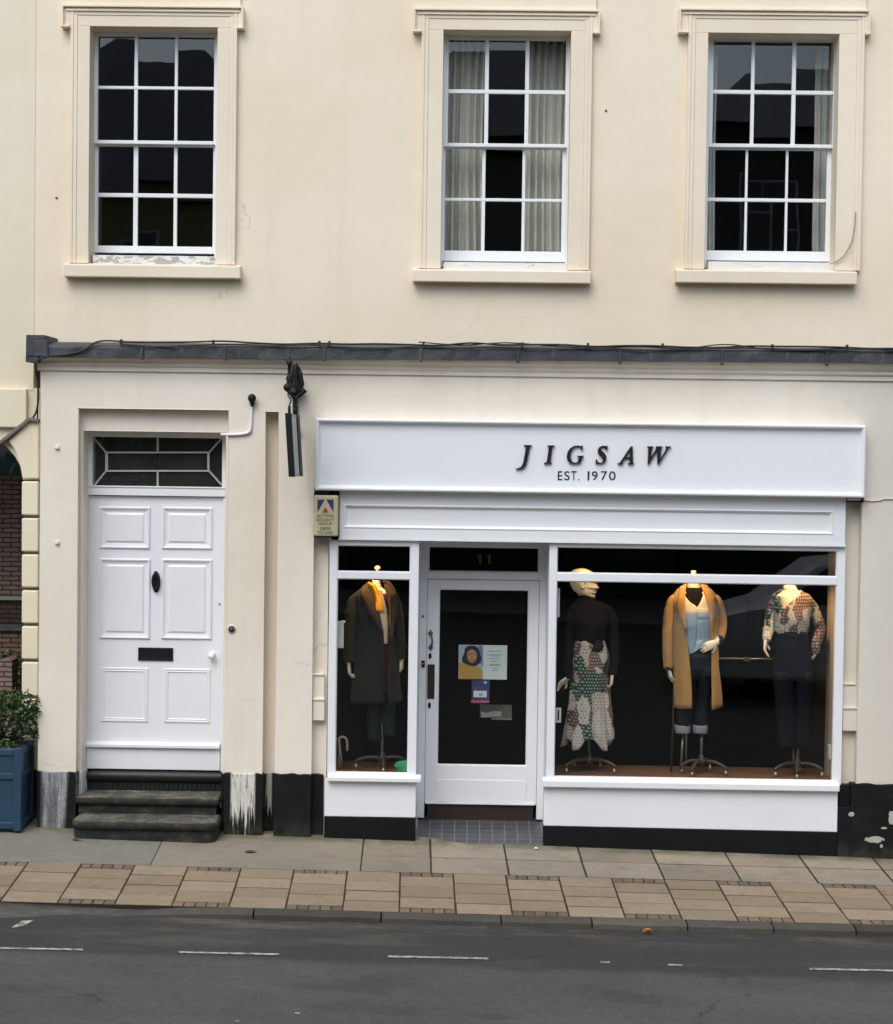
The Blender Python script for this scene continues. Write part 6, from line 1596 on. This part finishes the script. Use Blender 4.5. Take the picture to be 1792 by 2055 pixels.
# ---- 3: camel coat
ym = 0.10; cx3 = V(1407, 1545, ym).x
m3 = thing('mannequin', 'headless mannequin in open camel coat over pale blue sweater and rolled jeans', 'mannequin', Vector((cx3, ym, floor_z)), 'shop window mannequins')
b = MB()
loft(b, Surf([(1169, 1378, 1405, .048), (1182, 1378, 1407, .05), (1192, 1366, 1424, .06), (1202, 1364, 1428, .07), (1240, 1360, 1432, .11), (1290, 1368, 1430, .09), (1330, 1372, 1432, .11)], ym), 24, 26, wr=0, capt=True, capb=True)
limb(b, [(1360, 1210, ym, 7), (1345, 1250, ym, 7.5), (1342, 1300, ym - .02, 7.5), (1342, 1342, ym - .03, 5.5)]); limb(b, [(1432, 1210, ym, 7), (1446, 1240, ym + .02, 7.5), (1447, 1268, ym - .02, 8), (1438, 1289, ym - .14, 5.5)])
hand(b, V(1341.5, 1342, ym - .03), (0.25, -0.1, -1), (0.8, 0.3, 0.2), 0.16, 0.4, 1); hand(b, V(1438, 1289, ym - .145), (-0.92, -0.05, -0.42), (0.1, 0.9, -0.2), 0.175, 0.25, -1)
b.build('body', M['skin'], m3, remesh=0.004)
mb = MB(); mb.revolve(V(1391.5, 1169, ym), [(0.0, 0.0), (0.048, 0.0), (0.045, 0.012), (0.02, 0.024), (0.012, 0.05), (0.022, 0.06), (0.022, 0.085), (0.019, 0.1), (0.0, 0.102)], 14); mb.build('neck_cap', plain('pale_turned_wood2', (0.62, 0.50, 0.33), 0.4, 0.1, 10), m3, recalc=True)
Ss = Surf([(1188, 1372, 1412, .07), (1198, 1360, 1430, .09), (1240, 1360, 1433, .13), (1290, 1364, 1434, .12), (1320, 1372, 1434, .13)], ym)
Sn = Surf([(1178, 1376, 1411, .066), (1190, 1374, 1413, .068), (1202, 1364, 1426, .085), (1240, 1364, 1429, .122), (1320, 1376, 1430, .11)], ym)
mb = MB(); loft(mb, Sn, 28, 14); garment('polo_neck', mb, cloth('black_jersey', (0.006, 0.004, 0.0045)), m3, solid=0.003)
# the V-necked sweater: cream above a set height, pale blue below
N = NT('cream_and_blue_knit'); p = N.pos(); zk = P(1395, 1228, ym - .1)[1]; z_ = N.xyz(p)[2]
f = N.noise(N.coord(), 150, 2, 0.7); c = N.mix(N.step(z_, zk - 0.015, zk + 0.015), N.mix(N.noise(N.coord(), 7, 4), (0.20, 0.30, 0.42), (0.34, 0.42, 0.52)), (0.68, 0.58, 0.42))
knit = N.bsdf(c, 0.9, N.bump(N.math('ADD', f, N.math('MULTIPLY', N.noise(N.scale(N.coord(), (18, 18, 5)), 1.0, 3), 3.0)), 0.4, 0.012), sheen=0.3, spec=0.2)
mb = MB()
vneck = Surf([(1188, 1376, 1413, 0), (1200, 1382, 1409, 0), (1217, 1397, 1399, 0), (1219, 1398, 1398.4, 0)], ym - .1)
conform(mb, Ss, [(1372, 1192), (1384, 1208), (1398, 1219), (1398, 1240), (1398, 1262), (1396, 1290), (1392, 1309)], [(1362, 1200), (1362, 1215), (1362, 1235), (1363, 1255), (1366, 1280), (1370, 1300), (1378, 1315)], 0.008, 7, 26)
conform(mb, Ss, [(1398, 1219), (1398, 1240), (1398, 1262), (1396, 1290), (1392, 1309)], [(1427, 1219), (1430, 1240), (1432, 1262), (1431, 1276), (1427, 1284)], 0.008, 7, 22)
conform(mb, Ss, [(1398, 1219), (1405, 1209), (1413, 1192)], [(1427, 1219), (1427, 1208), (1426, 1197)], 0.008, 6, 10)
garment('sweater', mb, knit, m3, solid=0.005)
den = cloth('dark_denim', (0.007, 0.0085, 0.013), 0.3, 0.85, 260)
mb = MB()
loft(mb, Surf([(1286, 1368, 1433, .10), (1320, 1367, 1433, .115), (1345, 1368, 1432, .11)], ym), 28, 8)
loft(mb, Surf([(1335, 1367, 1402, .11), (1380, 1364, 1396, .085), (1458, 1357, 1384, .065)], ym), 24, 14, seed=1.5); loft(mb, Surf([(1335, 1398, 1433, .11), (1380, 1398, 1428, .085), (1458, 1392, 1417, .065)], ym), 24, 14, seed=2.5)
jn = garment('jeans', mb, den, m3, solid=0.004)
for l_, r_ in ((1355, 1384.5), (1390.5, 1419)):
    mb = MB(); loft(mb, Surf([(1454, l_, r_, .072), (1461, l_ - .5, r_ + .5, .075), (1470, l_, r_, .072)], ym), 24, 5); mb.build('turn_up', cloth('denim_inside', (0.22, 0.23, 0.24), 0.15, 0.9, 240), jn, solid=0.008)
mb = MB(); conform(mb, Surf([(1286, 1366, 1435, .105), (1345, 1366, 1435, .118)], ym), [(1373, 1312), (1373, 1318)], [(1432, 1312), (1432, 1318)], 0.004); garment('belt', mb, plain('dark_belt', (0.012, 0.011, 0.012), 0.4), m3, solid=0.004)
Sc = Surf([(1174, 1373, 1415, .085), (1182, 1362, 1427, .095), (1190, 1356, 1434, .10), (1198, 1349, 1440, .115), (1208, 1348, 1441, .13), (1240, 1350, 1440, .155), (1290, 1350, 1440, .15), (1345, 1350, 1443, .155), (1417, 1354, 1448, .165)], ym)
gp = Surf([(1174, 1378, 1409, 0), (1200, 1374, 1417, 0), (1228, 1373, 1424, 0), (1275, 1376, 1427, 0), (1315, 1382, 1428, 0), (1360, 1386, 1427, 0), (1417, 1388, 1427, 0)], ym - .13)
cam_m = cloth('camel_wool', (0.40, 0.22, 0.08), 0.15, 0.95, 150, 0.1)
mb = MB(); loft(mb, Sc, 48, 26, fold=0.03, nf=5, seed=2.2, gap=lambda z: gp.at(z)[:2], hem=0.008)
ptube(mb, [(1360, 1198, ym, 7), (1352, 1206, ym, 10.5), (1345.5, 1225, ym, 11.5), (1341.5, 1262, ym - .01, 11), (1340.5, 1300, ym - .02, 10.5), (1341, 1341, ym - .03, 9)], seed=5); ptube(mb, [(1430, 1198, ym, 7), (1438, 1206, ym, 10), (1443, 1222, ym + .01, 10.5), (1447, 1242, ym + .02, 10), (1448, 1262, ym - .01, 9.5), (1444, 1280, ym - .08, 8.5)], seed=6)
garment('coat', mb, cam_m, m3, solid=0.009)
mb = MB(); conform(mb, Sc, [(1378, 1172), (1375, 1195), (1373, 1225), (1376, 1262)], [(1367, 1178), (1361, 1200), (1359, 1225), (1374, 1264)], 0.012, 6)
conform(mb, Sc, [(1410, 1172), (1418, 1200), (1424, 1228), (1427, 1262)], [(1421, 1176), (1434, 1200), (1437, 1225), (1428.5, 1264)], 0.012, 6); garment('coat_lapel', mb, cam_m, m3, solid=0.010)
mb = MB(); ptube(mb, [(1341, 1338, ym - .03, 9.4), (1341, 1344, ym - .032, 9.4)], wr=0); ptube(mb, [(1445, 1281, ym - .085, 8.2), (1440, 1291, ym - .125, 7.6)], wr=0); garment('cuff', mb, cloth('black_cuff', (0.012, 0.012, 0.014)), m3)
mb = MB(); ptube(mb, [(1446, 1272, ym - .045, 9.6), (1444.5, 1281, ym - .08, 9.3)], wr=0); garment('shirt_cuff', mb, cloth('pale_blue_cuff', (0.30, 0.36, 0.42)), m3)
pole(m3, V(1371, 1468, ym), V(1366, 1545, ym - .05), 0.011); pole(m3, V(1408, 1468, ym), Vector((cx3, ym, floor_z + .1)), 0.014)
castor_base(m3, cx3, ym, floor_z, [(cx3 - .17, ym - .04), (cx3 - .10, ym - .20), (cx3 + .19, ym - .13), (cx3 + .09, ym + .13)], floor_z + .10, M['stand_wood'])

# ---- 4: patchwork blouse and navy trousers
ym = 0.06; cx4 = V(1600, 1548, ym).x
m4 = thing('mannequin', 'headless mannequin in patchwork print blouse and wide navy trousers by the lit side board', 'mannequin', Vector((cx4, ym, floor_z)), 'shop window mannequins')
b = MB()
loft(b, Surf([(1173, 1574, 1594, .040), (1178, 1571, 1598, .05), (1188, 1569, 1604, .055), (1194, 1558, 1620, .065), (1204, 1560, 1619, .08), (1240, 1556, 1622, .11), (1280, 1560, 1614, .09), (1330, 1553, 1624, .11)], ym), 28, 28, wr=0, capt=True, capb=True)
limb(b, [(1560, 1212, ym, 6.5), (1547, 1240, ym, 7), (1541, 1268, ym - .05, 7), (1537, 1286, ym - .10, 5)]); limb(b, [(1618, 1212, ym, 6.5), (1639, 1238, ym + .02, 7), (1648, 1262, ym + .02, 7.5), (1638, 1300, ym - .03, 6)])
hand(b, V(1536.5, 1286, ym - .10), (-0.1, -0.25, -1), (0.8, -0.3, 0.1), 0.165, 0.5, 1); hand(b, V(1638, 1299, ym - .03), (-0.15, -0.1, -1), (-0.7, 0.3, 0), 0.15, 0.5, -1)
b.build('body', M['skin'], m4, remesh=0.004)
Sb = Surf([(1184, 1566, 1607, .066), (1192, 1553, 1624, .08), (1202, 1549.5, 1630, .10), (1235, 1552, 1625, .135), (1262, 1552, 1622, .13), (1272, 1556, 1618, .12)], ym)
gp = Surf([(1184, 1560, 1606, 0), (1192, 1559, 1602, 0), (1205, 1565, 1590, 0), (1222, 1573, 1574, 0), (1226, 1573.4, 1573.6, 0), (1272, 1573.4, 1573.6, 0)], ym - .11)
pw = patchwork('patchwork_blouse_print', 4.85, 1.1, True)
mb = MB(); loft(mb, Sb, 56, 26, gap=lambda z: gp.at(z)[:2], wr=0.008, fold=0.05, nf=8, seed=0.4)
ptube(mb, [(1561, 1202, ym, 7), (1555, 1210, ym, 10), (1549, 1224, ym, 10.5), (1545, 1247, ym - .02, 10), (1541, 1268, ym - .05, 10), (1537.5, 1286, ym - .10, 7.5)], seed=7, wr=0.007); ptube(mb, [(1616, 1202, ym, 7), (1624, 1209, ym, 10), (1632, 1222, ym + .01, 10.5), (1641, 1244, ym + .02, 10.5), (1646, 1264, ym + .02, 10.5), (1639, 1288, ym - .02, 9.5), (1636, 1312, ym - .05, 7)], seed=8, wr=0.007)
garment('blouse', mb, pw, m4, solid=0.003)
nv = cloth('navy_crepe', (0.0035, 0.0035, 0.0075), 0.2, 0.9, 220)
mb = MB(); loft(mb, Surf([(1266, 1556, 1619, .115), (1285, 1553, 1624, .12), (1330, 1551, 1630, .135), (1360, 1552, 1630, .13)], ym), 28, 10)
loft(mb, Surf([(1345, 1552, 1594, .125), (1420, 1557, 1595, .10), (1499, 1564, 1597, .08)], ym), 26, 14, seed=3.1, fold=0.05, nf=3); loft(mb, Surf([(1345, 1588, 1630, .125), (1420, 1592, 1628, .10), (1499, 1594, 1626, .08)], ym), 26, 14, seed=4.4, fold=0.05, nf=3)
garment('trousers', mb, nv, m4, solid=0.003)
mb = MB(); conform(mb, Surf([(1262, 1555, 1620, .12), (1290, 1553, 1625, .125)], ym), [(1557, 1268), (1557, 1277)], [(1618, 1268), (1618, 1277)], 0.006); garment('waistband', mb, nv, m4, solid=0.005)
pole(m4, V(1592.5, 1490, ym), V(1592, 1545, ym), 0.011); pole(m4, V(1602, 1490, ym), Vector((cx4, ym, floor_z + .1)), 0.014)
castor_base(m4, cx4, ym, floor_z, [(cx4 - .20, ym - .10), (cx4 - .04, ym - .20), (cx4 + .19, ym - .09), (cx4 + .05, ym + .17)], floor_z + .10, M['stand_wood'])

# ---- props in the windows
cn = thing('walking_stick', 'dark walking stick standing upright beside the camel coat', 'walking stick', V(1344, 1548, ym))
mb = MB(); mb.tube([V(1353, 1362, .08), V(1352, 1420, .09), V(1346.5, 1550, .12)], [0.009, 0.009, 0.008], 8); mb.build('shaft', plain('stick_wood', (0.05, 0.035, 0.022), 0.5, 0.3, 20), cn)
us = thing('umbrella', 'folded umbrella with pale crook handle in the corner of the narrow window', 'umbrella', Vector((V(684, 1545, .0).x, 0.0, floor_z)))
mb = MB(); mb.tube(spline([V(683, 1520, 0), V(681, 1490, 0), V(680, 1483, 0), V(686, 1479, 0), V(693, 1481, 0), V(696.5, 1490, 0), V(696.5, 1507, 0)], 5), 0.011, 8); mb.build('crook_handle', plain('pale_handle', (0.35, 0.31, 0.26), 0.4), us)
mb = MB(); mb.tube([V(683, 1512, 0), V(682, 1525, 0), V(681, 1552, 0)], [0.014, 0.024, 0.012], 10); mb.build('canopy', cloth('grey_umbrella', (0.16, 0.14, 0.13)), us)
gb = thing('green_package', 'bright green paper package on the floor of the narrow window', 'package', Vector((V(806, 1545, -.05).x, -0.02, floor_z)))
q = prect(794, 1527, 820, 1551, -0.02)
mb = MB(); gm = plain('green_card', (0.05, 0.42, 0.19), 0.6, 0.2, 8, 0.3)
mb.hexa([(q[0] + .01, -0.06, floor_z + .001), (q[1], -0.05, floor_z + .001), (q[1] - .01, 0.06, floor_z + .001), (q[0], 0.05, floor_z + .001)], [(q[0] + .018, -0.045, q[3]), (q[1] + .006, -0.035, q[3] + .006), (q[1], 0.03, q[3] + .004), (q[0] + .02, 0.035, q[3] - .012)]); mb.build('package_body', gm, gb, bevel=0.004)
mb = MB(); mb.prism([(q[0] - .012, floor_z + .05), (q[0] + .03, floor_z + .02), (q[0] + .04, floor_z + .06), (q[0] + .01, floor_z + .08)], -0.075, -0.065); mb.build('paper_bow', gm, gb)

# ------------------------------------------------------------------ spotlights over the displays (they are lit in the photograph)
def spot(px, y, target, energy, ang, lab, blend=0.6):
    x, z = P(px, 1088, y); zz = zhead - 0.02
    s = thing('ceiling_spotlight', lab, 'spotlight', (x, y, zz), 'spotlights over the window displays')
    d = (Vector(target) - Vector((x, y, zz))).normalized()
    mb = MB(); c0 = Vector((x, y, zz))
    mb.tube([c0 - d * 0.10 + Vector((0, 0, .03)), c0 - d * 0.02], 0.032, 14); mb.tube([c0 - d * 0.07, Vector((x, y, zc_ + 0.02))], 0.008, 8)
    mb.build('lamp_housing', M['black_iron'], s)
    L = D.lights.new('display_lamp', 'SPOT'); L.energy = energy; L.spot_size = ang; L.spot_blend = blend; L.color = (1.0, 0.62, 0.28); L.shadow_soft_size = 0.03
    o = D.objects.new('display_lamp', L); COL.objects.link(o); o.parent = s
    o.rotation_euler = d.to_track_quat('-Z', 'Y').to_euler()
LAMP = 1.0
spot(742, -0.10, V(758, 1205, .0), 26 * LAMP, rad(75), 'black spotlight in the ceiling of the narrow window')
spot(1200, -0.14, V(1180, 1180, .05), 7 * LAMP, rad(80), 'black spotlight above the bald mannequin')
spot(1384, -0.13, V(1395, 1205, .0), 19 * LAMP, rad(80), 'black spotlight above the camel coat')
spot(1610, -0.13, V(1592, 1215, .0), 22 * LAMP, rad(90), 'black spotlight nearest the lit side board')

# ------------------------------------------------------------------ houses across the street (reflected in the panes)
def house(x0, x1, yf, lab, wallc, ridge, eave, gfc, hip=1.6):
    zb0 = zb + KX * (x0 + x1) / 2
    h = thing('opposite_house', lab, 'house', ((x0 + x1) / 2, yf, zb0)); yb = yf - 7
    mb = MB(); mb.box(x0, x1, yf - 0.02, yb, zb0 + 2.9, eave); mb.build('upper_wall', plain('opp_wall', wallc, 0.9, 0.15, 1.0), h)
    mb = MB(); mb.box(x0, x1, yf, yb, zb0 - 0.6, zb0 + 2.9); mb.build('ground_floor', plain('opp_ground', gfc, 0.7, 0.3, 1.0), h)
    mb = MB()
    i = [mb.vert(p) for p in ((x0 - .1, yf + .35, eave - .1), (x1 + .1, yf + .35, eave - .1), (x1 + .1, yb - .3, eave - .1), (x0 - .1, yb - .3, eave - .1), (x0 + hip, (yf + yb) / 2, ridge), (x1 - hip, (yf + yb) / 2, ridge))]
    for f in ((3, 2, 1, 0), (0, 1, 5, 4), (1, 2, 5), (2, 3, 4, 5), (3, 0, 4)): mb.face([i[k] for k in f])
    rf = mb.build('roof', plain('slate', (0.05, 0.044, 0.066), 0.7, 0.3, 3), h)
    mb = MB(); mb.box(x1 - 2.2, x1 - 1.3, (yf + yb) / 2 - .4, (yf + yb) / 2 + .4, ridge - 1.0, ridge + 0.9); mb.build('chimney', plain('opp_brick', (0.12, 0.06, 0.04), 0.9, 0.2, 3), rf)
    n = max(2, int((x1 - x0) / 2.6))
    for k in range(n):
        xc = x0 + (x1 - x0) * (k + 0.5) / n
        mb = MB(); mb.box(xc - .5, xc + .5, yf - 0.019, yf + 0.03, eave - 2.6, eave - 0.9); w = mb.build('window', plain('opp_frame', (0.6, 0.6, 0.58), 0.6), h)
        mb = MB()
        for a_ in (0, 1):
            for b_ in (0, 1): mb.box(xc - .45 + .46 * a_, xc - .01 + .46 * a_, yf + 0.0301, yf + 0.034, eave - 2.53 + .82 * b_, eave - 1.76 + .82 * b_)
        mb.build('window_pane', plain('opp_pane', (0.02, 0.02, 0.022), 0.1), w)
yo = -20.5
house(-20, -11.4, yo, 'dark brick house with hipped slate roof across the street', (0.12, 0.09, 0.08), ZC + 7.8, ZC + 5.2, (0.02, 0.02, 0.02))
house(-11.2, -2.4, yo - 0.3, 'ochre rendered house with slate roof across the street', (0.30, 0.24, 0.11), ZC + 8.9, ZC + 5.4, (0.025, 0.022, 0.02), 3.6)
house(-2.3, 4.0, yo, 'grey stone house with steep slate roof across the street', (0.15, 0.14, 0.12), ZC + 9.0, ZC + 6.4, (0.02, 0.02, 0.02))
house(4.1, 14, yo - 0.2, 'brown stone house with hipped slate roof across the street', (0.10, 0.09, 0.08), ZC + 8.5, ZC + 6.6, (0.02, 0.02, 0.02))

# white car parked on the far side of the road: it shows mirrored in the wide shop window
yc = -9.8; xc0 = 2.7; KZ = 1.22; zg = zroad(5.5, yc)
car = thing('parked_car', 'white hatchback parked on the far side of the street, mirrored in the shop glass', 'car', (xc0 + 2.0, yc, zg))
def section(x, zb_, zw, zr, hw, hr):
    p = [(hw, zb_), (hw + .03, (zb_ + zw) / 2), (hw, zw), (hr, zr - .06), (hr - .10, zr)]
    return [(x, yc - y, zg + z * KZ) for y, z in p] + [(x, yc + y, zg + z * KZ) for y, z in p[::-1]]
mb = MB()
rows = [(0.0, .42, .66, .70, .70, .60), (.10, .25, .78, .80, .82, .72), (.9, .22, .95, .99, .86, .74), (1.15, .22, .98, 1.05, .86, .74), (1.85, .22, 1.0, 1.48, .87, .62), (2.5, .22, 1.0, 1.54, .87, .62), (3.3, .22, 1.0, 1.48, .87, .60), (3.85, .25, 1.0, 1.10, .84, .62), (4.0, .42, .72, .78, .76, .66)]
mb.rings([section(xc0 + r[0], *r[1:]) for r in rows], smooth=False)
body = mb.build('body', plain('white_car_paint', (0.75, 0.76, 0.77), 0.25, 0.03, 2), car, bevel=0.03, seg=3, recalc=True)
mb = MB()
for sgn in (-1, 1):
    for x_a, x_b, x_c, x_d in ((1.42, 2.32, 1.95, 2.32), (2.40, 3.45, 2.40, 3.20)):
        ysd = [(0.865, 1.03), (0.665, 1.40)]
        q = [(xc0 + x_a, yc + sgn * (ysd[0][0] + .012), zg + ysd[0][1] * KZ), (xc0 + x_b, yc + sgn * (ysd[0][0] + .012), zg + ysd[0][1] * KZ), (xc0 + x_d, yc + sgn * (ysd[1][0] + .012), zg + ysd[1][1] * KZ), (xc0 + x_c, yc + sgn * (ysd[1][0] + .012), zg + ysd[1][1] * KZ)]
        i = [mb.vert(p) for p in q]; j = [mb.vert((p[0], p[1] - sgn * .03, p[2])) for p in q]
        mb.face(i); mb.face(j[::-1])
        for k in range(4): l = (k + 1) % 4; mb.face((i[l], i[k], j[k], j[l]))
mb.build('side_window', plain('car_window', (0.01, 0.012, 0.014), 0.08), car, recalc=True)
for xx in (0.78, 3.22):
    for sgn in (-1, 1):
        mb = MB(); c_ = Vector((xc0 + xx, yc + sgn * 0.70, zg + 0.31)); mb.revolve(c_, [(0, -.1), (.24, -.1), (.31, -.08), (.31, .08), (.24, .1), (.2, .085), (0, .08)] if sgn > 0 else [(0, .1), (.24, .1), (.31, .08), (.31, -.08), (.24, -.1), (.2, -.085), (0, -.08)], 22, 'y')
        w_ = mb.build('wheel', plain('tyre', (0.015, 0.015, 0.015), 0.8), car, recalc=True)
        mb = MB(); mb.revolve(c_ + Vector((0, sgn * 0.1, 0)), [(0, 0), (.19, 0), (.19, -.02 * sgn), (0, -.02 * sgn)], 16, 'y'); mb.build('rim', M['steel'], w_, recalc=True)

# clothes rail deep in the shop
cr_ = thing('clothes_rail', 'slim steel clothes rail standing behind the camel coat and navy trousers', 'clothes rail', Vector((V(1500, 1560, .95).x, 0.95, -0.4)))
mb = MB(); zr_ = V(1500, 1322, .95).z; xa_, xb_ = V(1380, 1322, .95).x, V(1650, 1322, .95).x
mb.tube([(xa_, .95, zr_), (xb_, .95, zr_)], 0.010, 8); mb.build('bar', M['steel'], cr_)
for x_ in (xa_, xb_):
    mb = MB(); mb.tube([(x_, .95, zr_), (x_, .95, -0.5)], 0.010, 8); mb.build('upright', M['steel'], cr_)
mb = MB(); mb.box(xb_ - .02, xb_ + .02, .94, .96, zr_ - .02, zr_ + .02); mb.box(xa_ + .5, xa_ + .55, .93, .97, zr_ - .02, zr_ + .015); mb.build('clamp', M['steel'], cr_)

# ------------------------------------------------------------------ daylight: bright overcast
SUN_EL, SUN_AZ = rad(52), rad(200)                  # azimuth clockwise from +y: behind the viewer, a little left
w = D.worlds.new('World'); SC.world = w; w.use_nodes = True
nt = w.node_tree; nt.nodes.clear()
sky = nt.nodes.new('ShaderNodeTexSky'); sky.sky_type = 'NISHITA'; sky.sun_disc = False
sky.sun_elevation = SUN_EL; sky.sun_rotation = SUN_AZ; sky.air_density = 1.0; sky.dust_density = 2.5; sky.ozone_density = 1.0
# cloud cover: the blue is mostly greyed out
bw_ = nt.nodes.new('ShaderNodeRGBToBW'); mixn = nt.nodes.new('ShaderNodeMix'); mixn.data_type = 'RGBA'; mixn.inputs[0].default_value = 0.30
tint_ = nt.nodes.new('ShaderNodeMix'); tint_.data_type = 'RGBA'; tint_.blend_type = 'MULTIPLY'; tint_.inputs[0].default_value = 1.0; tint_.inputs[7].default_value = (0.97, 1.035, 1.05, 1)
bg = nt.nodes.new('ShaderNodeBackground'); ow = nt.nodes.new('ShaderNodeOutputWorld'); bg.inputs[1].default_value = 0.13
nt.links.new(sky.outputs[0], bw_.inputs[0]); nt.links.new(sky.outputs[0], mixn.inputs[6]); nt.links.new(bw_.outputs[0], mixn.inputs[7]); nt.links.new(mixn.outputs[2], tint_.inputs[6]); nt.links.new(tint_.outputs[2], bg.inputs[0]); nt.links.new(bg.outputs[0], ow.inputs[0])
L = D.lights.new('sun', 'SUN'); L.energy = 0.8; L.angle = rad(45); L.color = (0.98, 1.0, 1.0)
so = D.objects.new('sun', L); COL.objects.link(so)
sd = Vector((math.sin(SUN_AZ) * math.cos(SUN_EL), math.cos(SUN_AZ) * math.cos(SUN_EL), math.sin(SUN_EL)))
so.rotation_euler = sd.to_track_quat('Z', 'Y').to_euler(); so.location = (0, -10, 20)
SC.view_settings.view_transform = 'Standard'; SC.view_settings.look = 'None'; SC.view_settings.gamma = 1.0; SC.view_settings.exposure = 0.82
try:
    SC.cycles.use_denoising = True; SC.cycles.max_bounces = 8; SC.cycles.transparent_max_bounces = 16; SC.cycles.caustics_reflective = False; SC.cycles.caustics_refractive = False
except Exception: pass
